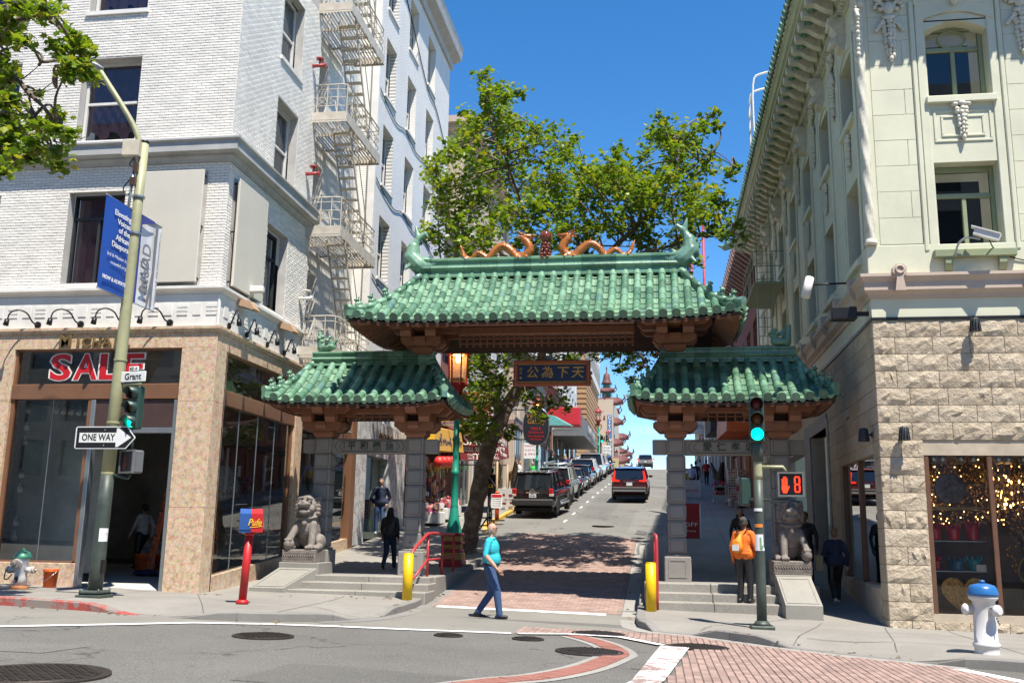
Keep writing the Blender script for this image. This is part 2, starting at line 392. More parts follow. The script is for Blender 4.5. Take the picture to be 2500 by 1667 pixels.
def curb(line,parent,m,ln=1.55,wid=.16,y1=60):
 acc=[]
 P=[Vector(p)for p in line];pts=[P[0]]
 for i in range(len(P)-1):
  l=(P[i+1]-P[i]).length;k=max(1,int(l/.25))
  for j in range(1,k+1):pts.append(P[i]+(P[i+1]-P[i])*j/k)
 seg=[];d=0;n=0
 for i,p in enumerate(pts):
  seg.append(p)
  if i:d+=(pts[i]-pts[i-1]).length
  if d>ln or i==len(pts)-1:
   if len(seg)>1 and abs(seg[0].x)<16 and seg[0].y<y1:
    mb=MB();vs=[]
    for q in range(len(seg)):
     t=(seg[min(q+1,len(seg)-1)]-seg[max(q-1,0)]).normalized();nn=Vector((-t.y,t.x))
     e=seg[q]
     if q==0:e=e+t*.006
     if q==len(seg)-1:e=e-t*.006
     a=e-nn*.012;b=e+nn*wid;za=S(a.x,a.y);zb=S(b.x,b.y)
     vs+=[(a.x,a.y,za-.3),(a.x,a.y,za-.012),(a.x+nn.x*.02,a.y+nn.y*.02,za+.006),(b.x,b.y,zb+.006),(b.x,b.y,zb-.2)]
    k=len(seg);fs=[(q*5+r,q*5+r+1,q*5+6+r,q*5+5+r)for q in range(k-1)for r in range(4)]
    fs+=[(4,3,2,1,0),tuple((k-1)*5+r for r in range(5))]
    mb.add(vs,fs);part('curb_stone',mb,m(seg[0])if callable(m)else m,parent)
   seg=[p];d=0
def wm(p):
 if p.x<-9.2 and p.y<17:return m_redp
 if p.y>32 and p.x<-5:return m_yelp
 return m_curb
curb([(x,y)for x,y in WC][::-1][::-1],WS,wm)
curb(EC,ES,lambda p:m_redp if p.x>3.9 and p.y<16 else m_curb,wid=.16)
def joints(lines,parent):
 for a,b in lines:part('joint',strip([a,b],.014,S,.004,.3),m_pavj,parent)
jm=mat('joint_dark',(.10,.095,.085),.9)
def jl(lines,parent):
 for a,b in lines:part('expansion_joint',strip([a,b],.016,S,.004,.3),jm,parent)
jl([((x,16),(x,19.3))for x in(-15,-13.5,-12,-10.5)]+[((-15,17.6),(-9.6,17.6)),((-9.4,19.2),(-7.5,15.6)),((-9.4,18.0),(-5.3,17.2)),((-6.3,15.8),(-6.6,20.2))],WS)
jl([((.6,17.5),(2.6,20.2)),((2.0,16),(3.0,19.6)),((3.4,15.2),(4.1,19.4)),((5.2,14.6),(5.2,19.4)),((6.6,14.6),(6.6,19.4)),((1.2,18.6),(8,18.0)),((2.3,16.6),(8,16.3))],ES)
jl([((-9.4,y),(-5.3,y))for y in(27.2,28.7,30.2,31.7,33.2)]+[((-7.4,26.5),(-7.9,40))],WS)
jl([((-.3,y),(4.1,y))for y in(24.5,26,27.5,29,30.5,32,34,36,38,41,44)]+[((1.9,23),(2.5,60))],ES)
gut=strip([(-.64,33),(-.64,19.3),(-.56,18.2),(-.3,17.5),(.42,17.14),(1.0,16.6),(1.6,15.95),(2.5,15.25),(3.42,14.75),(4.05,14.38)],.3,Rd,.009)
struct('gutter',gut,m_gut)
struct('gutter',strip([(-4.85,30),(-4.85,18.3),(-4.95,17.2),(-5.18,16.5),(-5.6,15.85)],.3,Rd,.009),m_curb)
struct('road_marking',strip([(-14,12.3),(-9.06,12.65),(-8.06,13.7),(-7.21,14.65),(-6.16,15.1),(-5.14,15.35),(-4.07,15.5),(-2.38,15.85)],.2,Rd,.012),m_white)
struct('road_marking',strip([(-4.64,20.38),(-3.06,20.36),(-1.11,20.33)],.26,Rd,.012),m_white)
struct('road_marking',strip([(-2.25,15.75),(-1.53,16.15),(-.65,16.12),(.0,15.2)],.16,Rd,.024),m_white)
struct('road_marking',sheet([(-1.2,7.5),(-.33,11.0),(-.02,15.05),(.40,15.0),(.02,11.15),(-.8,7.5)],Rd,.4,.024),m_stopp)
struct('road_marking',strip([(3.9,14.15),(4.9,11.8)],.22,Rd,.024),m_white)
for i in range(9):
 y=40+i*3.6;x=-3.9+.012*(y-40)
 struct('road_marking',strip([(x,y),(x+.02,y+1.0)],.1,Rd,.006),m_white)
for i,(pts,k)in enumerate((([(-4.2,9.4),(-1.9,9.2),(-1.8,10.6),(-4.1,10.9)],.86),([(-9,10.2),(-6.9,10.4),(-6.8,11.2),(-9,11.1)],1.1),([(-3.6,42),(-2.2,42),(-2.0,58),(-3.4,58)],.85),([(-1.2,36),(.2,36),(.3,47),(-1.1,47)],1.12))):struct('road_patch',sheet(pts,Rd,.5,.005),asphalt_mat('asphalt_patch_%d'%i,sc3((.135,.13,.118)if i in(0,1)else(.17,.165,.15),k)))
def inpoly(poly,x,y):
 c=False;n=len(poly)
 for i in range(n):
  x1,y1=poly[i];x2,y2=poly[(i+1)%n]
  if(y1>y)!=(y2>y)and x<(x2-x1)*(y-y1)/(y2-y1)+x1:c=not c
 return c
def paver_field(poly,parent,m,along='y',n_single=0,off=.008,ln=.2,wd=.1,rnd=3):
 r=random.Random(rnd);xs=[p[0]for p in poly];ys=[p[1]for p in poly];cells=[]
 L_,W_=(wd,ln)if along=='y' else(ln,wd)
 i=0;x=min(xs)
 while x<max(xs):
  y=min(ys)+((i%2)*.5*W_ if along=='y' else 0);j=0
  while y<max(ys):
   xo=x+((j%2)*.5*L_ if along!='y' else 0)
   if inpoly(poly,xo+L_/2,y+W_/2):cells.append((xo,y,L_,W_))
   y+=W_;j+=1
  x+=L_;i+=1
 cells.sort(key=lambda c:c[1])
 def brick(mb,c):
  x,y,a,b=c;g=.0045;dz=r.uniform(-.002,.002);e=.006
  z=lambda X,Y,d:Rd(X,Y)+off+d+dz
  X0,X1,Y0,Y1=x+g,x+a-g,y+g,y+b-g
  lo=[(X0,Y0),(X1,Y0),(X1,Y1),(X0,Y1)];hi=[(X0+e,Y0+e),(X1-e,Y0+e),(X1-e,Y1-e),(X0+e,Y1-e)]
  mb.add([(p[0],p[1],z(*p,0))for p in lo]+[(p[0],p[1],z(*p,.012))for p in hi],[(4,5,6,7),(0,1,5,4),(1,2,6,5),(2,3,7,6),(3,0,4,7)])
 for c in cells[:n_single]:
  mb=MB();brick(mb,c);part('paver',mb,m,parent)
 mb=MB()
 for c in cells[n_single:]:brick(mb,c)
 part('paver_field',mb,m,parent,kind='stuff')
CB=[(-2.35,17.0),(-.5,17.25),(.42,17.0),(1.0,16.45),(1.6,15.8),(2.5,15.1),(3.42,14.6),(4.0,14.2),(4.9,11.9),(6.2,8.5),(-.7,8.5),(.05,11.15),(.44,15.0),(-.05,15.7),(-.6,16.35),(-1.5,16.4),(-2.3,15.95)]
BC=struct('brick_crosswalk',sheet(CB,Rd,.5,.006),m_pavj)
paver_field(CB,BC,m_pav,'y',300)
PZ=[(-4.7,20.5),(-.8,20.5),(-.8,34.3),(-4.9,35.6),(-5.0,31),(-4.7,28)]
BP=struct('brick_roadway',sheet(PZ,Rd,.6,.004),m_pavj)
paver_field(PZ,BP,m_pav,'x',0,.004)
def ringpts():
 o=[(-2.6,8.6),(-2.0,9.7),(-1.55,10.45),(-1.15,10.95),(-.74,11.95),(-.47,13.2),(-.41,13.8),(-.59,14.7),(-.89,15.45),(-1.2,16.0)]
 return bez([Vector((x,y,0))for x,y in o],8)
rp=[Vector((p.x,p.y))for p in ringpts()]
RG=struct('brick_ring',strip([tuple(p+Vector((-.18,0)))for p in rp],.52,Rd,.007,.2),m_gut)
acc=0;last=None;mb=MB();r=random.Random(5);cnt=0
for i in range(len(rp)-1):
 a,b=rp[i],rp[i+1];l=(b-a).length;k=max(1,round(l/.075));t=(b-a).normalized();nn=Vector((-t.y,t.x))
 for j in range(k):
  p=a+(b-a)*((j+.5)/k);h=l/k/2-.004;q=MB()
  c=[p+Vector((-.18,0))+t*sx*h+nn*sy*.15 for sx,sy in((-1,-1),(1,-1),(1,1),(-1,1))]
  q.add([(v.x,v.y,Rd(v.x,v.y)+.006)for v in c]+[(v.x,v.y,Rd(v.x,v.y)+.017+r.uniform(-.002,.002))for v in c],[(4,5,6,7),(0,1,5,4),(1,2,6,5),(2,3,7,6),(3,0,4,7)])
  part('paver',q,m_redbr,RG);cnt+=1
m_iron=mat('cast_iron',(.055,.045,.038),.55,.6,var=.3,vs=6,bump=.3,bs=40)
def manhole(x,y,r_,label,n=7):
 z=Rd(x,y);mb=MB()
 tilt=Matrix.Rotation(math.atan(.022),3,'Y')
 mb.lathe([(r_*1.12,-.02),(r_*1.12,.008),(r_*1.02,.012),(r_*1.0,.004),(r_*.97,.004),(r_*.96,.014),(0.001,.016)],(0,0,0),40,False,tilt)
 o=single('manhole_cover',mb,m_iron,(x,y,z+.012),label,'manhole cover','manhole covers in the street')
 q=MB();k=9
 for i in range(-k,k+1):
  for j in range(-k,k+1):
   X,Y=i*r_/k*.98,j*r_/k*.98
   if X*X+Y*Y<(r_*.9)**2 and(i+j)%2==0:
    c=Vector((X,Y,.018));c.z+=-.022*X;s_=r_/k*.4
    q.box(X-s_,X+s_,Y-s_,Y+s_,c.z-.012,c.z+.004)
 link('tread_studs',mesh_of('tread_studs',q,m_iron),o)
manhole(-5.96,8.95,.60,'largest manhole cover, cut off by the lower left corner of the street')
manhole(-5.51,13.35,.38,'manhole cover alone in the asphalt below the red fire alarm post')
manhole(-.98,13.75,.42,'manhole cover overlapping the curved red brick ring')
manhole(.55,15.25,.40,'manhole cover at the top end of the wide white stop bar')
manhole(-1.03,16.55,.40,'manhole cover on the thin white line where the brick band starts')
manhole(-2.0,15.05,.22,'small round cover in asphalt left of the brick ring')
manhole(-3.2,14.9,.2,'tiny round utility cover in the asphalt below the man in turquoise')
manhole(-2.2,38.5,.4,'manhole cover in the roadway behind the black parked SUV')
mb=MB();r=random.Random(77)
for(x0,y0,x1,y1,n_)in((-12,15.6,-5.3,15.3,34),(-5.0,17.5,-4.9,27,26),(-.6,18.5,-.6,30,20),(.6,16.9,4.5,14.3,24),(-9,19,-5.4,20.2,16),(-8.6,23,-5.2,30,40),(-4.5,21,-1,33,34)):
 for k in range(n_):
  t=r.random();x=x0+(x1-x0)*t+r.gauss(0,.12);y=y0+(y1-y0)*t+r.gauss(0,.15);z=max(S(x,y)if(x<-5.05 or x>-.45)and y>15.9 else Rd(x,y),Rd(x,y))+.016;a=r.uniform(0,6.28);s_=r.uniform(.025,.06);c,d=math.cos(a)*s_,math.sin(a)*s_
  mb.add([(x+c,y+d,z),(x-d*.6,y+c*.6,z+r.uniform(0,.02)),(x-c,y-d,z),(x+d*.6,y-c*.6,z+r.uniform(0,.02))],[(0,1,2,3)])
link('fallen_leaves',mesh_of('fallen_leaves',mb,mat('dry_leaf',(.20,.13,.05),.8,var=.3,isl=.5)),kind='stuff')
def tile_mat(name,base,hi,rough=.28):
 n=N(name);P=n.obj()
 oi=n.n('ShaderNodeObjectInfo').outputs['Random'];isl=n.n('ShaderNodeNewGeometry').outputs['Random Per Island']
 r=n.math('FRACT',n.math('ADD',n.math('MULTIPLY',oi,7.31),isl))
 c=n.ramp(r,[(0,sc3(base,.72)),(.35,base),(.7,hi),(.93,sc3(hi,1.2)),(1,(base[0]*.9,base[1]*.85,base[2]*1.25))])
 c=n.mix(n.ramp(n.noise(6,7,.7,n.pos()),[(.5,(0,)*3),(.78,(.6,)*3)]),c,(.30,.38,.26))
 c=n.mix(n.ramp(n.noise(2.3,7,.75,n.pos()),[(.58,(0,)*3),(.8,(.35,)*3)]),c,(.035,.06,.05))
 return n.done(n.bsdf(c,n.ramp(n.noise(9,4,.6,n.pos()),[(.3,(rough*.7,)*3),(.75,(rough*2,)*3)]),0,n.bump(n.noise(25,4,.6,n.pos()),.2,.012),.55,.2))
m_tile=tile_mat('glazed_green_tile',(.080,.190,.118),(.150,.285,.185));m_pan=tile_mat('glazed_pan_tile',(.085,.185,.115),(.155,.275,.175),.35)
m_brown=mat('painted_brown_wood',(.235,.098,.052),.5,var=.14,vs=4,bump=.15,bs=30,dirt=.3)
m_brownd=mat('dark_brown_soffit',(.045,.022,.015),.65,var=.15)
m_gran=concrete_mat('gray_granite',(.27,.255,.235));m_groove=mat('stone_groove',(.13,.125,.115),.9)
m_step=concrete_mat('step_stone',(.28,.265,.235),sp=.25)
m_dragon=mat('amber_dragon_glaze',(.36,.115,.016),.2,var=.4,vs=7,bump=1.0,bs=24,coat=.6)
m_ball=mat('red_brown_glaze',(.16,.028,.012),.12,var=.2,coat=.8)
m_char=mat('dark_green_letter',(.035,.06,.045),.7)
GX,GY,GZ=-2.63,22.2,.665
GATE=thing('gate','three roofed stone and timber gateway with green glazed tiles spanning the hill street','gate',(GX,GY,GZ))
cnt_tiles={'barrel':0,'pan':0}
SHARE={}
def frame_obj(name,key,mk,mats,parent,o,u,s_,n_,k=None):
 """copy of a shared tile mesh set into the frame (s,u,n) at o"""
 if key not in SHARE:SHARE[key]=mesh_of(name,mk(),mats)
 M4=Matrix(((s_.x,u.x,n_.x,0),(s_.y,u.y,n_.y,0),(s_.z,u.z,n_.z,0),(0,0,0,1)))
 ob=bpy.data.objects.new(name,SHARE[key]);COL.objects.link(ob);ob.parent=parent
 ob.matrix_local=Matrix.Translation(o-world_off(parent))@M4
 return ob
TL=.31
def barrel_mb(end=False,L_=TL):
 mb=MB();n=6;vs=[]
 for y,r_ in((-L_*.5,.078),(L_*.52,.086)):
  for j in range(n+1):a=PI*j/n;vs.append((-math.cos(a)*r_,y,math.sin(a)*r_*1.05+.012))
 mb.add(vs,[(j,j+1,n+2+j,n+1+j)for j in range(n)],True)
 b=[(-math.cos(PI*j/n)*.086,L_*.52,math.sin(PI*j/n)*.09+.012)for j in range(n+1)]
 mb.add(b,[tuple(range(n,-1,-1))])
 if end:
  m2=Matrix.Rotation(-PI/2,3,'X')
  mb.lathe([(.001,.0),(.06,.0),(.07,.012),(.098,.012),(.1,.0),(.1,-.05)][::-1],(0,L_*.55,.03),12,False,m2)
 return mb
def pan_mb(w_=.15,L_=TL,end=False):
 mb=MB();vs=[]
 for y,dz in((-L_*.5,-.012),(L_*.56,.012)):
  for x in(-w_/2,-w_/4,0,w_/4,w_/2):vs.append((x,y,dz+.04*(2*x/w_)**2-.01))
 for x in(-w_/2,-w_/4,0,w_/4,w_/2):vs.append((x,L_*.56,-.03+.04*(2*x/w_)**2-(.05*(1-(2*x/w_)**2)if end else 0)))
 mb.add(vs,[(i,i+1,6+i,5+i)for i in range(4)]+[(5+i,6+i,11+i,10+i)for i in range(4)],False)
 return mb
def hip_roof(name,cx,cy,ex,ey,rx,ze,zr,lift,parent,ncol,singles,rid_ext):
 run=ey
 def z_of(x,y):
  t1=(ey-abs(y))/ey;t2=1-(abs(x)-rx)/(ex-rx)if abs(x)>rx else 1
  t=max(0,min(t1,t2));e=(1-t)
  q=t-.10*math.sin(PI*t)
  cl=lift*(max(abs(x)/ex,0)**6)*(max(abs(y)/ey,0)**3)if True else 0
  return ze+(zr-ze)*q+cl*e
 root=link(name,None,parent,Vector((cx,cy,ze))-world_off(parent));root.empty_display_size=.1
 mb=MB();nx,ny=24,12;up_=[]
 for off in(-.085,-.14):
  for j in range(ny+1):
   for i in range(nx+1):
    x=(-1+2*i/nx)*ex*.985;y=(-1+2*j/ny)*ey*.985;up_.append((cx+x,cy+y,z_of(x,y)+off))
 W=nx+1;n1=W*(ny+1)
 fs=[(j*W+i,j*W+i+1,(j+1)*W+i+1,(j+1)*W+i)for j in range(ny)for i in range(nx)]
 fs+=[(n1+j*W+i,n1+(j+1)*W+i,n1+(j+1)*W+i+1,n1+j*W+i+1)for j in range(ny)for i in range(nx)]
 for i in range(nx):fs+=[(i,n1+i,n1+i+1,i+1),(ny*W+i+1,n1+ny*W+i+1,n1+ny*W+i,ny*W+i)]
 for j in range(ny):fs+=[(j*W,(j+1)*W,n1+(j+1)*W,n1+j*W),((j+1)*W+nx,j*W+nx,n1+j*W+nx,n1+(j+1)*W+nx)]
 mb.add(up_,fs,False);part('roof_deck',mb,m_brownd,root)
 stB,stP=MB(),MB()
 def course(side):
  half=ex if side<2 else ey
  nc=ncol if side<2 else max(5,round(ncol*ey/ex))
  sp=2*half/nc
  def P(a,d):
   x,y={0:(a,-ey+d),1:(a,ey-d),2:(-ex+d,a),3:(ex-d,a)}[side]
   return x,y
  depth=ey if side<2 else(ex-rx)
  def dmax(a):
   if side<2:return depth if abs(a)<=rx else depth*(1-(abs(a)-rx)/(ex-rx))
   return depth*(1-abs(a)/ey)
  for kind in('barrel','pan'):
   for c in range(nc+1 if kind=='barrel' else nc):
    a=-half+sp*(c if kind=='barrel' else c+.5)
    if kind=='barrel' and(c==0 or c==nc):continue
    dm=dmax(a);d=0;k=0
    while True:
     slope=1.28
     dl=TL*.94/math.hypot(1,(zr-ze)/depth*(.86+.25*(d/depth)))
     if d+dl*.6>dm:break
     dc=d+dl*.5;x,y=P(a,dc);x1,y1=P(a,dc-.05);x2,y2=P(a,dc+.05)
     p=Vector((cx+x,cy+y,z_of(x,y)))
     if side<2:uu=Vector((0,y1-y2,z_of(x1,y1)-z_of(x2,y2))).normalized()
     else:uu=Vector((x1-x2,0,z_of(x1,y1)-z_of(x2,y2))).normalized()
     ss=Vector((1,0,0))if side==0 else Vector((-1,0,0))if side==1 else Vector((0,-1,0))if side==2 else Vector((0,1,0))
     nn=ss.cross(uu).normalized()
     if nn.z<0:ss=-ss;nn=-nn
     ss=uu.cross(nn).normalized()
     one=(side==0 and singles)
     if kind=='barrel':
      jit=Vector((R_.uniform(-.004,.004),0,R_.uniform(-.004,.004)))
      if one and cnt_tiles['barrel']<300:frame_obj('barrel_tile','barrel%d'%(k==0),lambda:barrel_mb(k==0),m_tile,root,p+jit+nn*.03,uu,ss,nn);cnt_tiles['barrel']+=1
      else:stB.merge(barrel_mb(k==0),Matrix.Translation(p+jit+nn*.03)@Matrix(((ss.x,uu.x,nn.x,0),(ss.y,uu.y,nn.y,0),(ss.z,uu.z,nn.z,0),(0,0,0,1))))
     else:
      w_=sp-.10
      if one and cnt_tiles['pan']<300:frame_obj('pan_tile','pan%d_%.3f'%(k==0,w_),lambda:pan_mb(w_,TL,k==0),m_pan,root,p+nn*.005,uu,ss,nn);cnt_tiles['pan']+=1
      else:stP.merge(pan_mb(w_,TL,k==0),Matrix.Translation(p+nn*.005)@Matrix(((ss.x,uu.x,nn.x,0),(ss.y,uu.y,nn.y,0),(ss.z,uu.z,nn.z,0),(0,0,0,1))))
     d+=dl;k+=1
 for s_ in(0,2,3,1):course(s_)
 part('barrel_tiling',stB,m_tile,root,kind='stuff');part('pan_tiling',stP,m_pan,root,kind='stuff')
 for sx in(-1,1):
  for sy in(-1,1):
   pts=[]
   for k in range(9):
    t=k/8;x=sx*(rx+(ex-rx)*t);y=sy*ey*t
    pts.append(Vector((cx+x,cy+y,z_of(x*.999,y*.999)+.10+(.05*t*t*t))))
   mb=MB()
   for k in range(8):
    a,b=pts[k],pts[k+1];d=b-a
    mb.tube([a,b+d*.02],[.075,.083],8)
    q=Vector((-d.y,d.x,0)).normalized()*.06
    mb.add([a+q,a-q,b-q,b+q,a+q-Vector((0,0,.2)),a-q-Vector((0,0,.2)),b-q-Vector((0,0,.2)),b+q-Vector((0,0,.2))],[(0,1,2,3),(0,3,7,4),(1,5,6,2),(0,4,5,1),(2,6,7,3)])
   part('hip_ridge',mb,m_tile,root)
   for t in(.5,.68,.85)if sy<0 else():
    x=sx*(rx+(ex-rx)*t);y=sy*ey*t
    p=Vector((cx+x,cy+y,z_of(x*.999,y*.999)+.16))
    ob=link('ridge_beast',BEAST,root,p-world_off(root));ob.rotation_euler=(0,0,math.atan2(sy*ey,sx*(ex-rx)));
 mb=MB();nr=int(2*ex/.235)
 for i in range(nr):
  x=-ex*.93+i*2*ex*.93/(nr-1)
  for sy in(-1,):
   y0,y1=sy*(ey-.03),sy*(ey*.74)
   if abs(x)>ex-.55:y1=sy*(ey-.5)
   mb.bar((cx+x,cy+y0,z_of(x,y0)-.135),(cx+x,cy+y1,z_of(x,y1)-.13-.03),.07,.085)
 part('rafters',mb,m_brown,root)
 nr=int(2*ey/.16)
 for sx in(-1,1):
  mb=MB()
  for i in range(nr):
   y=-ey*.93+i*2*ey*.93/(nr-1)
   x0,x1=sx*(ex-.05),sx*(ex-.5)
   mb.bar((cx+x0,cy+y,z_of(x0,y)-.13),(cx+x1,cy+y,z_of(x1,y)-.16),.06,.08)
  part('side_rafters',mb,m_brown,root)
 def prof(z0):
  return[(-.16,z0),(.16,z0),(.16,z0+.05),(.10,z0+.08),(.10,z0+.15),(.15,z0+.17),(.17,z0+.21),(.15,z0+.25),(.09,z0+.27),(.09,z0+.36),(.13,z0+.38),(.13,z0+.42),(.0,z0+.47),(-.13,z0+.42),(-.13,z0+.38),(-.09,z0+.36),(-.09,z0+.27),(-.15,z0+.25),(-.17,z0+.21),(-.15,z0+.17),(-.10,z0+.15),(-.10,z0+.08),(-.16,z0+.05)]
 rl=rx+rid_ext;n=max(4,round(2*rl/.4));h=(.62 if singles==2 else.45)/.47*.85
 pr_=[(y+cy,zr-.06+(z-0)*h)for y,z in prof(0)]
 for i in range(n):
  x0=cx-rl+2*rl*i/n+.003;x1=cx-rl+2*rl*(i+1)/n-.003
  mb=MB();mb.prism(pr_,x0,x1,'x');part('ridge_tile',mb,m_tile,root)
 return root,z_of
R_=random.Random(11)
_b=MB()
for c,r_ in(((0,0,.0),(.09,.055,.03)),((-.02,0,.07),(.065,.055,.075)),((.05,0,.05),(.03,.05,.07)),((.03,0,.16),(.055,.05,.05)),((.085,0,.15),(.035,.035,.03)),((-.09,0,.1),(.03,.03,.07)),((.01,.035,.215),(.015,.012,.03)),((.01,-.035,.215),(.015,.012,.03))):_b.ell(c,r_,None,8,6)
BEAST=mesh_of('ridge_beast',_b,m_tile)
def steps(label,x0s,x1s,ys,zs,xr):
 t=thing('stone_steps',label,'steps',(xr[0],ys[0],zs[0]-.3))
 for i,(y,z)in enumerate(zip(ys,zs)):
  n=2
  for k in range(n):
   a=x0s[i]+(x1s[i]-x0s[i])*k/n;b=x0s[i]+(x1s[i]-x0s[i])*(k+1)/n
   mb=MB();mb.bbox(a+.003,b-.003,y,y+(.9 if i<2 else.45),z-.34,z,.018);part('step',mb,m_step,t)
 return t
ST1=steps('three shallow stone steps between the left lion and the red railing',[-8.0,-7.92,-7.76],[-4.92,-4.95,-5.0],[20.45,20.8,21.15],[.38,.53,.665],(-7.9,))
ST2=steps('three stone steps under the person in the orange jacket',[-.32,-.32,-.32],[2.42,2.40,2.36],[20.42,20.78,21.14],[.325,.49,.665],(-.3,))
for x0,x1,lab in((-8.6,-4.96,'left'),(-.36,3.3,'right')):
 mb=MB();mb.bbox(x0,x1,21.58,25.6,-.2,.662,.02)
 struct('pavement',mb,m_conc)
def block(mb,cx,cy,w_,z0,z1,gmb):
 h=w_/2;mb.bbox(cx-h,cx+h,cy-h,cy+h,z0+.004,z1-.004,.022)
 i=.055;d=.008
 for sx,sy in((0,-1),(1,0),(-1,0),(0,1)):
  if sy:a=(cx-h+i,cx+h-i,cy+sy*h-(d if sy<0 else 0),cy+sy*h+(d if sy>0 else 0),z0+i,z1-i)
  else:a=(cx+sx*h-(d if sx<0 else 0),cx+sx*h+(d if sx>0 else 0),cy-h+i,cy+h-i,z0+i,z1-i)
  gmb.box(a[0]-(.012 if sy else 0),a[1]+(.012 if sy else 0),a[2]-(.012 if sx else 0),a[3]+(.012 if sx else 0),a[4]-.012,a[5]+.012)
  mb.box(a[0]-(d*.7 if sx<0 else 0),a[1]+(d*.7 if sx>0 else 0),a[2]-(d*.7 if sy<0 else 0),a[3]+(d*.7 if sy>0 else 0),a[4],a[5])
PX=[GX-5.27,GX-3.02,GX+3.0,GX+5.28]
for px in PX:
 p=link('pillar',None,GATE,Vector((px,GY,GZ))-world_off(GATE));p.empty_display_size=.1
 mb,g=MB(),MB()
 hp=.29;mb.bbox(px-hp,px+hp,GY-hp,GY+hp,GZ-.02,1.2,.02);mb.bbox(px-hp+.05,px+hp-.05,GY-hp+.05,GY+hp-.05,1.2,1.25,.02)
 for sx,sy in((0,-1),(1,0),(-1,0)):
  for a0,a1,b0,b1 in((-.2,.2,.08,.12),(-.2,.2,.44,.48),(-.2,-.165,.12,.44),(.165,.2,.12,.44)):
   if sy:g.box(px+a0,px+a1,GY-hp-.009,GY-hp+.01,GZ+b0,GZ+b1)
   else:g.box(px+sx*hp-.009,px+sx*hp+.009,GY+a0,GY+a1,GZ+b0,GZ+b1)
 part('pedestal',mb,m_gran,p);part('pedestal_moulding',g,m_gran,p)
 for k in range(7):
  mb,g=MB(),MB();z0=1.25+k*.364;block(mb,px,GY,.40,z0,z0+.364,g)
  mb.cm=1;mb.merge(g)
  mb.m=[0]*(len(mb.f)-len(g.f))+[1]*len(g.f)
  part('stone_block',mb,[m_gran,m_groove],p)
def lintel(xa,xb,chars,small):
 l=link('lintel',None,GATE,Vector(((xa+xb)/2,GY,3.6))-world_off(GATE));l.empty_display_size=.1
 mb=MB();mb.bbox(xa-.2+.4,xb+.2-.4,GY-.13,GY+.13,3.43,3.775,.015);part('beam',mb,m_gran,l)
 for a,b in((xa-.52,xa-.2),(xb+.2,xb+.52)):
  mb=MB();mb.bbox(a,b,GY-.13,GY+.13,3.44,3.77,.015);part('stub',mb,m_gran,l)
 cx=(xa+xb)/2;hw=(xb-xa)/2-.27
 for s_,tk in((1.0,0),(.86,1)):
  h_=.135 if tk==0 else.12;w_=hw*s_;pt=.09
  o=[(cx-w_,3.6),(cx-w_+pt,3.6+h_),(cx+w_-pt,3.6+h_),(cx+w_,3.6),(cx+w_-pt,3.6-h_),(cx-w_+pt,3.6-h_)]
  mb=MB()
  for i in range(6):
   a,b=Vector(o[i]),Vector(o[(i+1)%6]);d=b-a;mb.bar((a.x,GY-.133,a.y),(b.x,GY-.133,b.y),.014)
  part('carved_border',mb,m_groove,l)
 for i,ch in enumerate(chars):
  text(ch,.21,m_char,l,(cx-.44+i*.31,GY-.134,3.6),ex=.004,bold=.004)
 if small:
  for i,ch in enumerate(small):text(ch,.05,m_char,l,(cx-.62,GY-.134,3.67-i*.05),ex=.003)
lintel(PX[0],PX[1],'平和義信','孫中山');lintel(PX[2],PX[3],'愛仁孝忠','')
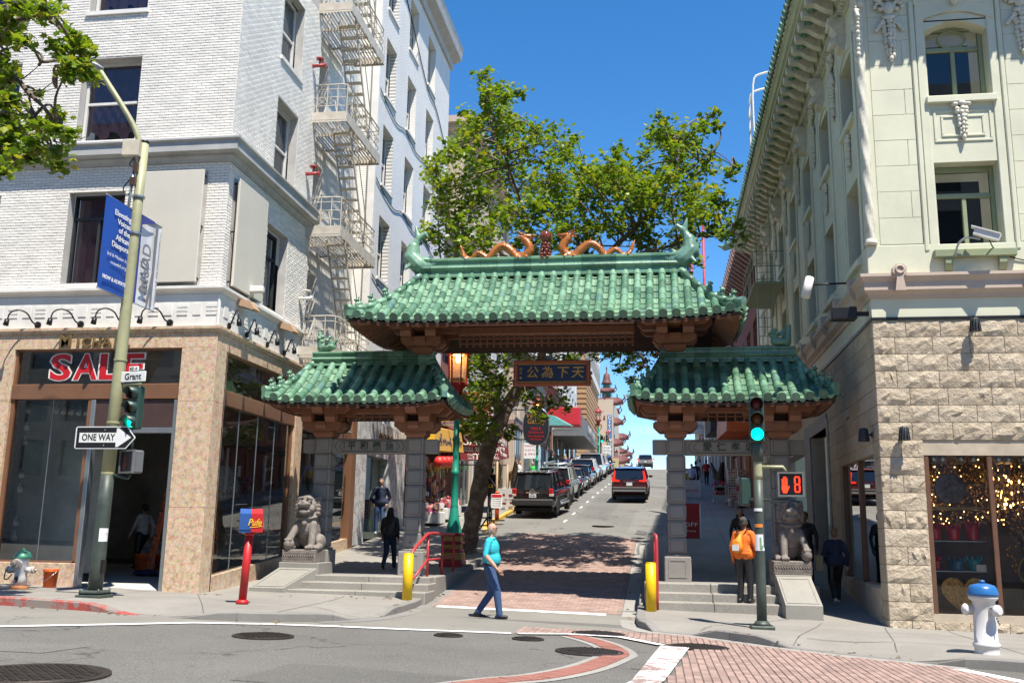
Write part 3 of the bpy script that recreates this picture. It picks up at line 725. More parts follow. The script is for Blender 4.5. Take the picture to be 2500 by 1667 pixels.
def bracket(px,z0,sx,sy,hgt,wide):
 """stepped timber bracket set: cap block, arm, bearing blocks, wider arm, upper blocks"""
 b=link('bracket',None,GATE,Vector((px,GY,z0))-world_off(GATE));b.empty_display_size=.1
 k=hgt/.72
 def arm(hx,hy,za,zb,name):
  mb=MB()
  ch=(zb-za)*.55
  mb.prism([(px-hx,zb),(px-hx,zb-(zb-za)*.45),(px-hx+ch,za),(px+hx-ch,za),(px+hx,zb-(zb-za)*.45),(px+hx,zb)],GY-.13,GY+.13,'y')
  mb.prism([(GY-hy,zb-.002),(GY-hy,zb-(zb-za)*.45),(GY-hy+ch,za+.002),(GY+hy-ch,za+.002),(GY+hy,zb-(zb-za)*.45),(GY+hy,zb-.002)],px-.13,px+.13,'x')
  for s_ in(-1,1):
   mb.prism([(px-hx*.93,zb-.004),(px-hx*.93,zb-(zb-za)*.5),(px-hx*.93+ch,za+.004),(px+hx*.93-ch,za+.004),(px+hx*.93,zb-(zb-za)*.5),(px+hx*.93,zb-.004)],GY+s_*hy*.72-.07,GY+s_*hy*.72+.07,'y')
  part(name,mb,m_brown,b)
 def blk(x,y,h,za,zb,name='bearing_block'):
  mb=MB();mb.add([(x-h*.72,y-h*.72,za),(x+h*.72,y-h*.72,za),(x+h*.72,y+h*.72,za),(x-h*.72,y+h*.72,za),(x-h,y-h,(za+zb)/2),(x+h,y-h,(za+zb)/2),(x+h,y+h,(za+zb)/2),(x-h,y+h,(za+zb)/2),(x-h,y-h,zb),(x+h,y-h,zb),(x+h,y+h,zb),(x-h,y+h,zb)],[(3,2,1,0),(8,9,10,11)]+[(i,(i+1)%4,4+(i+1)%4,4+i)for i in range(4)]+[(4+i,4+(i+1)%4,8+(i+1)%4,8+i)for i in range(4)]);part(name,mb,m_brown,b)
 blk(px,GY,.25*sx,z0,z0+.13*k,'cap_block')
 arm(.50*sx,.50*sy,z0+.13*k,z0+.32*k,'lower_arm')
 def big(x,y,h,za,zb):
  mb=MB();mb.prism([(y-h,zb),(y-h,za+(zb-za)*.45),(y-h*.55,za),(y+h*.55,za),(y+h,za+(zb-za)*.45),(y+h,zb)],x-h,x+h,'x');part('bearing_block',mb,m_brown,b)
 for dx in(-.29,.29):
  for dy in(-.56*sy,.0,.56*sy):big(px+dx*sx,GY+dy,.125,z0+.30*k,z0+.52*k)
 arm(.80*sx*wide,.86*sy,z0+.47*k,z0+.68*k,'upper_arm')
 for dx in(-.50*wide,.50*wide):
  for dy in(-.86*sy,.86*sy):big(px+dx*sx,GY+dy,.125,z0+.62*k,z0+.745*k)
 for dy in(-.72*sy,):mb=MB();mb.box(px-.035,px+.035,GY+dy-.03,GY+dy+.03,z0+.62*k,z0+.74*k);part('strut',mb,m_brown,b)
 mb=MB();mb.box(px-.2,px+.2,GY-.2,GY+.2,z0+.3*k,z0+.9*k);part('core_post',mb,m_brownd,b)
for px in PX:bracket(px,3.80,1,.95,.80,1)
for px in PX[1:3]:bracket(px+(.1 if px<GX else.02),5.80,1.02,1.12,.80,1.05)
hip_roof('main_roof',GX+.05,GY,4.40,1.75,3.08,6.28,7.74,.16,GATE,31,2,.18)
for cx in(GX-4.18,GX+4.20):
 hip_roof('side_roof',cx,GY,2.12,1.48,1.46,4.50,5.60,.13,GATE,15,1,.06)
mb=MB();mb.bbox(GX-2.1,GX+2.1,GY-.12,GY+.12,6.26,6.46,.02);mb.bbox(GX-2.1,GX+2.1,GY-1.02,GY-.86,6.30,6.47,.02);part('beam',mb,m_brown,GATE)
mb=MB();mb.bbox(GX-2.1,GX+2.1,GY-.03,GY+.03,6.17,6.2,.006);mb.bbox(GX-2.1,GX+2.1,GY-.03,GY+.03,6.05,6.075,.006)
part('lattice_rail',mb,m_brown,GATE)
for i in range(26):
 mb=MB();x=GX-2.05+i*.164;mb.bbox(x-.018,x+.018,GY-.045,GY+.045,5.98,6.27,.006);part('lattice_bar',mb,m_brown,GATE)
for s_ in(-1,1):
 cx=GX+s_*4.14
 mb=MB();mb.bbox(cx-.8,cx+.8,GY-.1,GY+.1,4.38,4.52,.02);part('beam',mb,m_brown,GATE)
 mb=MB();mb.bbox(cx-.75,cx+.75,GY-.025,GY+.025,4.3,4.325,.006);part('lattice_rail',mb,m_brown,GATE)
 for i in range(7):
  mb=MB();x=cx-.6+i*.2;mb.bbox(x-.02,x+.02,GY-.04,GY+.04,4.2,4.39,.006);part('lattice_bar',mb,m_brown,GATE)
def fish(sx):
 x0=GX+.05+sx*3.28;P=[('e',(x0-sx*.28,GY,8.02),(.3,.13,.19),None,0),('e',(x0-sx*.48,GY,8.06),(.14,.12,.09),rot(0,sx*.25),0),('e',(x0-sx*.5,GY,7.95),(.13,.1,.05),None,0),('c',(x0-sx*.1,GY,8.03),(x0+sx*.09,GY,8.22),.23,.21,0),('c',(x0+sx*.09,GY,8.22),(x0+sx*.06,GY,8.5),.21,.15,0),('c',(x0+sx*.06,GY,8.5),(x0-sx*.05,GY,8.72),.13,.08,0),('c',(x0-sx*.05,GY,8.72),(x0+sx*.02,GY,9.02),.09,.03,0),('c',(x0-sx*.05,GY,8.72),(x0-sx*.22,GY,8.86),.09,.05,0),('c',(x0-sx*.22,GY,8.86),(x0-sx*.30,GY,8.74),.05,.02,0),('c',(x0+sx*.16,GY,8.3),(x0+sx*.3,GY,8.36),.07,.02,0),('c',(x0+sx*.15,GY,8.15),(x0+sx*.28,GY,8.12),.07,.03,0),('c',(x0+sx*.1,GY,8.42),(x0+sx*.24,GY,8.52),.08,.03,0),('c',(x0+sx*.1,GY-.12,8.02),(x0+sx*.2,GY-.2,7.9),.07,.03,0),('e',(x0-sx*.36,GY-.11,8.12),(.035,.03,.035),None,0),('c',(x0-sx*.24,GY,8.18),(x0-sx*.34,GY,8.27),.06,.03,0)]
 me=blob('ridge_fish',P,.02,[m_tile],2);me.transform(Matrix.Translation(-world_off(GATE)));link('ridge_fish',me,GATE)
fish(-1);fish(1)
def crest_orn(cx,sx):
 r=random.Random(3);P=[('e',(cx,GY,6.02),(.24,.1,.1),None,0),('c',(cx+sx*.14,GY,6.0),(cx+sx*.2,GY,6.38),.1,.05,0),('c',(cx-sx*.1,GY,6.02),(cx-sx*.24,GY,6.2),.07,.04,0)]
 for k in range(14):
  x=cx+r.uniform(-.2,.18);z=6.0+r.uniform(0,.28);P.append(('e',(x,GY+r.uniform(-.1,.06),z),(.055,.05,.05),None,0))
 me=blob('ridge_ornament',P,.018,[m_tile],1);me.transform(Matrix.Translation(-world_off(GATE)));link('ridge_ornament',me,GATE)
crest_orn(GX-4.18-1.2,-1);crest_orn(GX+4.2+1.2,1)
def dragon(sx):
 X=lambda x:GX+sx*(x-1175)*.00435*-1 if sx>0 else GX+(x-1175)*.00435
 Z=lambda y:8.11+(268-y)*.00435
 pts=[(700,190),(702,218),(722,248),(750,258),(790,222),(826,240),(850,256),(885,210),(930,186),(975,212),(1012,252),(1052,250),(1084,212),(1070,172),(1052,150)]
 c=bez([Vector((X(x),GY,Z(y)))for x,y in pts],5);n=len(c)
 P=[]
 rr=lambda t:.03+.075*min(1,t*1.6)-.02*max(0,t-.85)/.15
 for i in range(n-1):P.append(('c',c[i],c[i+1],rr(i/n),rr((i+1)/n),0))
 for i in range(2,n-3,2):
  t=(c[i+1]-c[i-1]).normalized();up_=Vector((-t.z,0,t.x));up_=up_ if up_.z>0 else-up_
  P.append(('c',c[i]+up_*rr(i/n),c[i]+up_*(rr(i/n)+.035)-t*.01,.02,.008,0))
 d=1 if sx<0 else-1;h=c[-1]
 P+=[('e',h+Vector((d*.05,0,.07)),(.12,.075,.07),None,0),('c',h+Vector((d*.1,0,.09)),h+Vector((d*.24,0,.08)),.05,.035,0),('c',h+Vector((d*.09,0,.03)),h+Vector((d*.2,0,.015)),.035,.025,0)]
 for yy in(-.05,.05):
  P+=[('c',h+Vector((0,yy,.12)),h+Vector((-d*.16,yy*1.6,.19)),.02,.012,0),('c',h+Vector((d*.2,yy,.09)),h+Vector((d*.3,yy*2.4,.13)),.012,.008,0),('c',h+Vector((-d*.04,yy,.06)),h+Vector((-d*.2,yy*2,.06)),.025,.012,0)]
 for k in(-1,0,1):P.append(('c',c[0],c[0]+Vector((-d*.06,.02*k,.06+.04*k)),.02,.01,0))
 for fx in(8,50,56):
  q=c[min(fx,n-1)];P.append(('c',q+Vector((0,-.07,-.02)),Vector((q.x+d*.05,GY-.12,8.15)),.04,.03,0))
 me=blob('ridge_dragon',P,.014,[m_dragon],1);me.transform(Matrix.Translation(-world_off(GATE)));link('ridge_dragon',me,GATE)
dragon(-1);dragon(1)
mb=MB();r=random.Random(2)
for k in range(5):
 n=6-k//2
 for j in range(n):a=2*PI*(j+.5*(k%2))/n;q=.12-.012*k;mb.ell((GX-.02+q*math.cos(a),GY+q*math.sin(a),8.14+k*.085),(.055,.055,.05),None,8,6)
mb.lathe([(.1,8.1),(.08,8.55),(.05,8.58)],(GX-.02,GY,0),10)
part('pearl_stand',mb,m_ball,GATE)
mb=MB();mb.ell((GX-.02,GY,8.68),(.15,.15,.15),None,20,14);part('pearl',mb,m_ball,GATE)
PLX0,PLX1,PLZ0,PLZ1=-3.37,-1.56,5.03,5.64
m_blue=mat('plaque_blue',(.006,.018,.06),.35,var=.1);m_gold=mat('gilt',(.55,.30,.06),.35,.5,var=.15);m_redgold=mat('red_frame',(.28,.045,.03),.5,var=.3,vs=20)
PQ=thing('plaque','blue hanging plaque with gold characters in a carved red and gold frame','plaque',((PLX0+PLX1)/2,GY,(PLZ0+PLZ1)/2))
mb=MB();mb.bbox(PLX0+.09,PLX1-.09,GY-.03,GY+.03,PLZ0+.08,PLZ1-.08,.005);part('panel',mb,m_blue,PQ)
for a in((PLX0,PLX1,PLZ0,PLZ0+.09),(PLX0,PLX1,PLZ1-.09,PLZ1),(PLX0,PLX0+.1,PLZ0+.09,PLZ1-.09),(PLX1-.1,PLX1,PLZ0+.09,PLZ1-.09)):
 mb=MB();mb.bbox(a[0],a[1],GY-.055,GY+.055,a[2]+.001,a[3]-.001,.014);part('frame',mb,m_redgold,PQ)
mb=MB()
for z in(PLZ0+.045,PLZ1-.045):
 for i in range(30):
  x=PLX0+.06+i*(PLX1-PLX0-.12)/29;mb.tube(bez([(x-.02,GY-.058,z-.018),(x+.005,GY-.06,z+.02),(x+.025,GY-.058,z-.01)],4),.006,4)
for x in(PLX0+.05,PLX1-.05):
 for i in range(9):z=PLZ0+.08+i*.056;mb.tube(bez([(x-.018,GY-.058,z-.02),(x+.02,GY-.06,z+.005),(x-.01,GY-.058,z+.025)],4),.006,4)
for x0,x1,z0,z1 in((PLX0+.1,PLX1-.1,PLZ0+.09,PLZ0+.105),(PLX0+.1,PLX1-.1,PLZ1-.105,PLZ1-.09)):mb.box(x0,x1,GY-.05,GY-.03,z0,z1)
part('frame_scrollwork',mb,m_gold,PQ)
for i,ch in enumerate('公為下天'):text(ch,.30,m_gold,PQ,(-2.93+i*.355,GY-.036,5.335),ex=.006,shear=.12,bold=.002)
for i,ch in enumerate('孫文'):text(ch,.085,m_gold,PQ,(-3.20,GY-.036,5.43-i*.09),ex=.004)
mb=MB();mb.box(-3.225,-3.175,GY-.04,GY-.03,5.20,5.25);part('seal',mb,m_gold,PQ)
for x in(PLX0+.02,PLX1-.02):
 mb=MB()
 for k in range(12):
  z=PLZ1+.01+k*.055;mb.tube([(x+.012*math.cos(t*PI/4)*(1 if k%2 else 0),GY+.012*math.cos(t*PI/4)*(0 if k%2 else 1),z+.03*math.sin(t*PI/4))for t in range(9)],.005,4,False)
 part('chain',mb,m_ball,PQ)
m_lion=mat('lion_stone',(.20,.175,.155),.8,var=.3,vs=7,bump=.8,bs=28,dirt=.5)
m_plinth=concrete_mat('plinth_stone',(.28,.27,.24),sp=.22)
def lion_mesh(ball_side,mouth_open):
 P=[]
 E=lambda c,r_,M3=None:P.append(('e',c,r_,M3,0));Cc=lambda a,b,r0,r1:P.append(('c',a,b,r0,r1,0))
 E((0,.12,.42),(.27,.27,.40));E((0,-.06,.50),(.235,.17,.28));E((0,.26,.22),(.30,.24,.23));E((0,-.03,.72),(.24,.2,.2))
 for s_ in(-1,1):
  E((s_*.27,.14,.17),(.12,.22,.18));Cc((s_*.3,.02,.07),(s_*.32,-.2,.05),.085,.07)
  if s_==ball_side:
   Cc((s_*.17,-.12,.55),(s_*.27,-.24,.33),.10,.08);Cc((s_*.27,-.24,.33),(s_*.29,-.34,.22),.08,.085);E((s_*.29,-.36,.12),(.125,.125,.125))
   for k in(-1,0,1):E((s_*.29+k*.055,-.42,.21),(.035,.05,.04))
  else:
   Cc((s_*.17,-.12,.55),(s_*.19,-.2,.28),.10,.085);Cc((s_*.19,-.2,.28),(s_*.19,-.24,.08),.085,.08);E((s_*.19,-.3,.055),(.1,.12,.06))
   for k in(-1,0,1):E((s_*.19+k*.06,-.39,.05),(.035,.05,.045))
  for k in(-1,0,1):E((s_*.32+k*.05,-.26,.045),(.03,.045,.04))
 E((0,-.10,.96),(.235,.21,.19));E((0,-.05,1.08),(.22,.2,.14));
 up_=.03 if mouth_open else.0
 E((0,-.30,.955+up_),(.15,.11,.065));E((0,-.35,1.0+up_),(.075,.06,.05));E((0,-.27,.83),(.15,.11,.045));E((0,-.31,.865 if not mouth_open else.80),(.10,.07,.03))
 for s_ in(-1,1):
  E((s_*.115,-.27,1.075),(.06,.05,.05));E((s_*.12,-.29,1.055),(.038,.035,.035));E((s_*.11,-.28,1.125),(.085,.05,.03),rot(0,s_*.25));E((s_*.09,-.37,.965+up_),(.05,.045,.04));E((s_*.245,-.05,1.05),(.05,.06,.085),rot(0,-s_*.3));E((s_*.15,-.22,.89),(.07,.09,.08))
  for k,x in enumerate((.045,.1)):E((s_*x,-.355,.91+up_),(.016,.016,.03))
  for i in range(5):
   for j in range(4):
    a=rad(35+i*36);E((s_*(.235+.02*math.sin(a))*abs(math.cos(rad(-10+j*26))),.02+.22*math.sin(rad(-20+j*30)),.80+.085*i),(.062,.062,.055))
 for i in range(5):
  for j in range(3):E((-.16+.08*i,.05+.07*j,1.19-.04*j-.02*abs(i-2)),(.055,.055,.05))
 for i in range(11):a=rad(200+i*14);E((.235*math.cos(a),-.05+.19*math.sin(a),.70+.02*math.cos(a*2)),(.04,.035,.03))
 E((0,-.25,.58),(.065,.06,.07));E((0,-.25,.66),(.03,.03,.03));E((.0,.44,.55),(.09,.07,.26));Cc((0,.4,.2),(0,.46,.5),.09,.1)
 return blob('lion',P,.0125,[m_lion],1)
def lion(label,cx,cy,zb,ball,mo,size):
 t=thing('stone_lion',label,'lion statue',(cx,cy,zb),0,'guardian lions of the gate')
 me=lion_mesh(ball,mo);me.transform(Matrix.Diagonal((*size,1))@Matrix.Translation((0,0,0)))
 o=link('lion_body',me,t);o.location=(0,0,.27)
 mb=MB();w_=.44;mb.bbox(-w_+.02,w_-.08,-.42,.48,0,.28,.015);part('carved_base',mb,m_lion,t,local=True)
 g=MB();r=random.Random(4)
 for i in range(14):
  x=-.36+i*.053;g.tube(bez([(x-.02,-.425,.06),(x+.02,-.428,.12),(x-.02,-.428,.17),(x+.015,-.425,.22)],4),.009,4)
 part('base_relief',g,m_lion,t,local=True)
 return t
lion('crouching stone lion with one paw on a ball in front of the left pillar',-8.03,21.65,.92,-1,True,(1.0,1.0,1.03))
lion('stone lion with wide mane and bell in front of the right pillar, half in shade',2.73,21.45,.89,1,False,(.92,1.0,1.06))
def ramp_plinth(label,xt0,xt1,xb0,xb1,ytop,yend,ybot,zt,zb,zf,zg):
 t=thing('lion_plinth',label,'plinth',((xt0+xt1)/2,ytop,zt-.6),0,'plinths of the stone lions')
 mb=MB();mb.bbox(xt0,xt1,ytop,yend,zg-.15,zt,.015);part('plinth_block',mb,m_plinth,t)
 mb=MB()
 vs=[(xb0,ybot,zg-.1),(xb1,ybot,zg-.1),(xb1,ybot,zf),(xb0,ybot,zf),(xt0+.02,ytop,zg-.1),(xt1-.02,ytop,zg-.1),(xt1-.02,ytop,zb),(xt0+.02,ytop,zb)]
 mb.add(vs,[(0,1,2,3),(3,2,6,7),(0,3,7,4),(1,5,6,2),(4,5,1,0)]);part('sloping_slab',mb,m_plinth,t)
 q=MB();a,b,c,d=[Vector(vs[i])for i in(3,2,6,7)]
 nrm=(b-a).cross(d-a).normalized()
 for(u0,v0,u1,v1)in((.06,.06,.94,.10),(.06,.90,.94,.94),(.06,.1,.11,.9),(.89,.1,.94,.9)):
  f=lambda u,v:(a*(1-u)+b*u)*(1-v)+(d*(1-u)+c*u)*v
  p4=[f(u0,v0),f(u1,v0),f(u1,v1),f(u0,v1)]
  q.add([p-nrm*.01 for p in p4]+[p+nrm*.012 for p in p4],[(4,5,6,7),(0,1,5,4),(1,2,6,5),(2,3,7,6),(3,0,4,7)])
 part('raised_border',q,m_plinth,t)
ramp_plinth('stone plinth with sloping slab below the left lion by the glass shopfront',-8.5,-7.56,-8.80,-8.02,21.2,22.2,20.35,.92,.80,.40,.25)
ramp_plinth('stone plinth with sloping slab below the right lion beside the pole',2.33,3.06,2.40,3.10,21.0,22.0,20.0,.89,.86,.35,.05)
def wall(mb,plane,pos,u0,u1,z0,z1,holes,depth,into,reveal_mb=None):
 """flat wall with rectangular openings. plane 'y': wall at y=pos, u is x; plane 'x': wall at x=pos, u is y. into: +1/-1 direction of the inside"""
 P=(lambda u,d,z:(u,pos+into*d,z))if plane=='y' else(lambda u,d,z:(pos+into*d,u,z))
 us=sorted({u0,u1,*[h for q in holes for h in q[:2]if u0<h<u1]});zs=sorted({z0,z1,*[h for q in holes for h in q[2:4]if z0<h<z1]})
 for i in range(len(us)-1):
  for j in range(len(zs)-1):
   a,b,c,d=us[i],us[i+1],zs[j],zs[j+1];um,zm=(a+b)/2,(c+d)/2
   if any(q[0]<um<q[1]and q[2]<zm<q[3]for q in holes):continue
   mb.quad(P(a,0,c),P(b,0,c),P(b,0,d),P(a,0,d))
 r=reveal_mb or mb
 for q in holes:
  a,b,c,d=q[:4]
  for p0,p1 in(((a,c),(a,d)),((a,d),(b,d)),((b,d),(b,c)),((b,c),(a,c))):
   r.quad(P(p0[0],0,p0[1]),P(p1[0],0,p1[1]),P(p1[0],depth,p1[1]),P(p0[0],depth,p0[1]))
def bricks(plane,pos,out,u0,u1,z0,z1,holes,bw,bh,prj=.009,rnd=1,singles=0,parent=None,m=None,drop=.0):
 """running-bond brick faces proud of a backing plane. out: outward direction sign"""
 r=random.Random(rnd);mb=MB();g=.0055;cells=[]
 nz=int(round((z1-z0)/bh));bh=(z1-z0)/nz
 for j in range(nz):
  u=u0-(bw/2 if j%2 else 0);z=z0+j*bh
  while u<u1-.001:
   a,b=max(u,u0),min(u+bw,u1);u+=bw
   zz0,zz1=z,z+bh;skip=False
   for q in holes:
    if zz1>q[2]+.02 and zz0<q[3]-.02:
     if a>=q[0]-.005 and b<=q[1]+.005:skip=True
     elif a<q[0]<b:b=q[0]
     elif a<q[1]<b:a=q[1]
   if skip or b-a<.03:continue
   cells.append((a,b,zz0,zz1))
 def one(t,c):
  a,b,c0,c1=c;d=prj+r.uniform(-.0025,.003);e=.006
  P=(lambda u,w_,z:(u,pos+out*w_,z))if plane=='y' else(lambda u,w_,z:(pos+out*w_,u,z))
  lo=[(a+g,c0+g),(b-g,c0+g),(b-g,c1-g),(a+g,c1-g)];hi=[(a+g+e,c0+g+e),(b-g-e,c0+g+e),(b-g-e,c1-g-e),(a+g+e,c1-g-e)]
  t.add([P(x,.0005,z)for x,z in lo]+[P(x,d,z)for x,z in hi],[(4,5,6,7),(0,1,5,4),(1,2,6,5),(2,3,7,6),(3,0,4,7)])
 return cells,one,mb
def sash(parent,plane,pos,into,a,b,c,d,fm,gm,cm,mid=.5,dep=.2,fw_=.055,curtain=None,sill=True,sm_=None):
 """sash window set back in the wall: frame > panes; curtain behind"""
 P=(lambda u,w_,z:(u,pos+into*w_,z))if plane=='y' else(lambda u,w_,z:(pos+into*w_,u,z))
 def bx(mb,u0,u1,d0,d1,z0,z1):
  p,q=P(u0,d0,z0),P(u1,d1,z1);mb.box(min(p[0],q[0]),max(p[0],q[0]),min(p[1],q[1]),max(p[1],q[1]),z0,z1)
 mb=MB();zm=c+(d-c)*mid
 bx(mb,a,a+fw_,dep,dep+.1,c,d);bx(mb,b-fw_,b,dep,dep+.1,c,d);bx(mb,a+fw_,b-fw_,dep,dep+.1,d-fw_*1.2,d);bx(mb,a+fw_,b-fw_,dep,dep+.1,c,c+fw_*1.3)
 bx(mb,a+fw_,b-fw_,dep+.01,dep+.07,zm-.03,zm+.03)
 w_=part('window',mb,fm,parent)
 for z0,z1,o in((c+fw_*1.3,zm-.03,.06),(zm+.03,d-fw_*1.2,.035)):
  m2=MB();m2 .quad(P(a+fw_,dep+o,z0),P(b-fw_,dep+o,z0),P(b-fw_,dep+o,z1),P(a+fw_,dep+o,z1));part('pane',m2,gm,w_)
 m3=MB();n=28;r=random.Random(int(a*91+c*37));ph=r.uniform(0,6)
 if curtain:
  vs=[]
  for i in range(n+1):
   u=a+(b-a)*i/n;o=dep+.16+.05*math.sin(i*1.35+ph)
   bt=c+.12+(.25*abs(math.sin(i*.31+ph))if curtain==2 else 0)
   vs+=[P(u,o,bt),P(u,o,d)]
  m3 .add(vs,[(2*i,2*i+2,2*i+3,2*i+1)for i in range(n)],True);part('curtain',m3,cm,w_)
 m4=MB();bx(m4,a,b,dep+.5,dep+.52,c,d);part('room_back',m4,m_dark,w_)
 if sill:
  m5=MB();bx(m5,a-.06,b+.06,-.06,dep,c-.10,c-.002);part('sill',m5,sm_ or m_wtrim,w_)
 return w_
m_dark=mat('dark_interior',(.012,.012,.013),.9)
def white_brick(name,base):
 n=N(name);P=n.pos()
 c=n.ramp(n.noise(.8,6,.65,P),[(.3,sc3(base,.9)),(.7,sc3(base,1.06))])
 rp=n.n('ShaderNodeNewGeometry').outputs['Random Per Island']
 c=n.mix(1.0,c,n.ramp(rp,[(0,(.88,.88,.885)),(.75,(1.02,)*3),(1,(1.06,)*3)]),'MULTIPLY')
 mp=n.n('ShaderNodeMapping');mp.inputs['Scale'].default_value=(3,3,.35);n.l(P,mp.inputs['Vector'])
 c=n.mix(n.ramp(n.noise(1.2,7,.7,mp.outputs[0]),[(.56,(0,)*3),(.8,(.4,)*3)]),c,sc3(base,.55))
 c=n.mix(n.ramp(n.noise(7,6,.8,P),[(.66,(0,)*3),(.74,(.5,)*3)]),c,(.3,.28,.25))
 return n.done(n.bsdf(c,.45,0,n.bump(n.noise(18,4,.6,P),.12,.01),.45))
m_wbrick=white_brick('white_painted_brick',(.85,.815,.75))
m_wjoint=mat('white_brick_joint',(.45,.435,.41),.9,var=.15,wpos=True)
m_wtrim=mat('white_painted_trim',(.72,.70,.66),.6,var=.1,vs=1.5,bump=.15,bs=20,dirt=.3,dirtc=(.25,.22,.19),wpos=True)
m_gtrim=mat('gray_painted_cornice',(.40,.40,.39),.6,var=.15,vs=2,dirt=.5,dirtc=(.15,.13,.12),wpos=True)
def brick_wall_far(name):
 n=N(name);P=n.pos()
 mp=n.n('ShaderNodeMapping');mp.inputs['Rotation'].default_value=(PI/2,0,PI/2);n.l(P,mp.inputs['Vector'])
 sp=n.n('ShaderNodeSeparateXYZ');n.l(P,sp.inputs[0]);cb=n.n('ShaderNodeCombineXYZ');n.l(sp.outputs['Y'],cb.inputs[0]);n.l(sp.outputs['Z'],cb.inputs[1])
 bt=n.n('ShaderNodeTexBrick');bt.inputs['Scale'].default_value=1;bt.inputs['Brick Width'].default_value=.22;bt.inputs['Row Height'].default_value=.0665;bt.inputs['Mortar Size'].default_value=.006
 bt.inputs['Color1'].default_value=(.85,.815,.745,1);bt.inputs['Color2'].default_value=(.79,.77,.73,1);bt.inputs['Mortar'].default_value=(.38,.37,.35,1);n.l(cb.outputs[0],bt.inputs['Vector'])
 c=n.mix(n.ramp(n.noise(.5,6,.7,P),[(.45,(0,)*3),(.75,(.35,)*3)]),bt.outputs['Color'],(.5,.48,.44))
 return n.done(n.bsdf(c,.5,0,n.bump(n.math('SUBTRACT',1,bt.outputs['Fac']),.5,.01)))
m_wfar=brick_wall_far('white_brick_far')
m_winw=mat('white_sash_paint',(.66,.65,.62),.5,var=.08);m_wind=mat('dark_window_frame',(.035,.035,.035),.4)
m_glass=glassm('window_glass',(.80,.83,.84),.9,0,.03);m_shop=glassm('shop_glass',(.93,.96,.94),1.3,0,.17)
m_cur=mat('purple_curtain',(.32,.17,.23),.9,var=.2);m_curw=mat('pale_blind',(.45,.43,.42),.9,var=.1)
def granite_mat(name,a,b,c_):
 n=N(name);P=n.pos()
 v=n.n('ShaderNodeTexVoronoi');v.inputs['Scale'].default_value=38;n.l(P,v.inputs['Vector'])
 k=n.ramp(n.noise(8,9,.72,P),[(.36,c_),(.47,b),(.56,a),(.7,sc3(a,1.12))])
 k=n.mix(.35,k,n.mix(1.0,k,v.outputs['Color'],'MULTIPLY'))
 return n.done(n.bsdf(k,.32,0,None,.5))
m_granp=granite_mat('mottled_pink_granite',(.72,.56,.40),(.66,.475,.315),(.45,.31,.235))
m_bronze=mat('bronze_panel',(.25,.125,.07),.4,.35,var=.12,vs=1.2,dirt=.2);m_bronzed=mat('bronze_shutter',(.085,.05,.045),.45,.3,var=.15)
m_alu=mat('aluminium_frame',(.42,.45,.46),.35,.8,var=.1);m_blk=mat('black_metal',(.015,.015,.016),.4,.3);m_cream=mat('cream_metal',(.52,.47,.39),.55,var=.15,vs=4,dirt=.45,dirtc=(.2,.12,.07))
XL,YL=-9.48,19.3
LB=thing('brick_building','tall white painted brick corner building with fire escape and pink granite shopfront','building',(XL,YL,.3))
FRONT_WIN=[(-13.36,-11.87,10.40,12.46),(-13.36,-11.87,13.68,15.8),(-16.45,-14.95,10.40,12.46),(-16.45,-14.95,13.68,15.8)]
FRONT_LOW=[(-13.33,-11.95,6.99,9.14),(-16.5,-15.08,6.99,9.14)]
SIDE_WIN=[(21.68,23.08,z,z+2.1)for z in(10.36,13.58,16.92,20.25)]
SIDE_LOW=[(21.58,22.9,6.98,9.06)]
FE_WIN=[(24.85,26.2,z,z+2.0)for z in(10.25,13.6,16.95,20.2)]+[(24.85,26.2,6.9,8.95)]
FAR_WIN=[(y,y+1.32,z,z+2.2)for y in(30.8,33.75,36.75)for z in(10.2,13.55,16.9,20.25)]
mb=MB();wall(mb,'y',YL,-30,XL,9.7,24.4,FRONT_WIN,.22,1)
wall(mb,'y',YL,-30,XL,5.92,9.7,FRONT_LOW,.22,1)
wall(mb,'x',XL,YL,24.4,9.7,24.4,SIDE_WIN,.22,-1);wall(mb,'x',XL,YL,24.4,5.92,9.7,SIDE_LOW,.22,-1)
part('wall',mb,m_wjoint,LB)
XR_=XL-.42
mb=MB();wall(mb,'x',XR_,24.4,29.5,5.92,24.4,FE_WIN,.2,-1);wall(mb,'y',24.4,XR_,XL,5.92,24.4,[],.1,1);mb.quad((XR_,29.5,5.92),(XL,29.5,5.92),(XL,29.5,24.4),(XR_,29.5,24.4))
wall(mb,'x',XL,29.5,40.9,5.3,24.4,FAR_WIN,.24,-1);mb.quad((XL,40.9,3),(-30,40.9,3),(-30,40.9,24.4),(XL,40.9,24.4));mb.quad((XL,19.3,24.3),(XL,40.9,24.3),(-30,40.9,24.3),(-30,19.3,24.3))
part('side_wall',mb,m_wfar,LB)
cells,one,_=bricks('y',YL,-1,-15.6,XL+.0,10.34,16.2,FRONT_WIN,.215,.067)
c2,one2,_=bricks('y',YL,-1,-15.6,XL+.0,6.84,9.74,FRONT_LOW+[(-11.52,-9.98,6.86,9.55)],.215,.067,rnd=2)
c2 .sort(key=lambda c:abs((c[0]+c[1])/2+11)+abs(c[2]-8.4))
for c in c2[:300]:
 t=MB();one2(t,c);part('brick',t,m_wbrick,LB)
mb=MB()
for c in c2[300:]:one2(mb,c)
for c in cells:one(mb,c)
for z0,z1,h,rn in((10.34,16.2,SIDE_WIN,3),(6.84,9.74,SIDE_LOW+[(19.55,21.22,6.86,9.45)],4)):
 c3,o3,_=bricks('x',XL,1,YL,24.4,z0,z1,h,.215,.067,rnd=rn)
 for c in c3:o3(mb,c)
part('brickwork',mb,m_wbrick,LB,kind='stuff')
for a,b,c,d in FRONT_WIN:sash(LB,'y',YL,1,a,b,c,d,m_winw,m_glass,m_cur,.5,.24,.07,2,c>12)
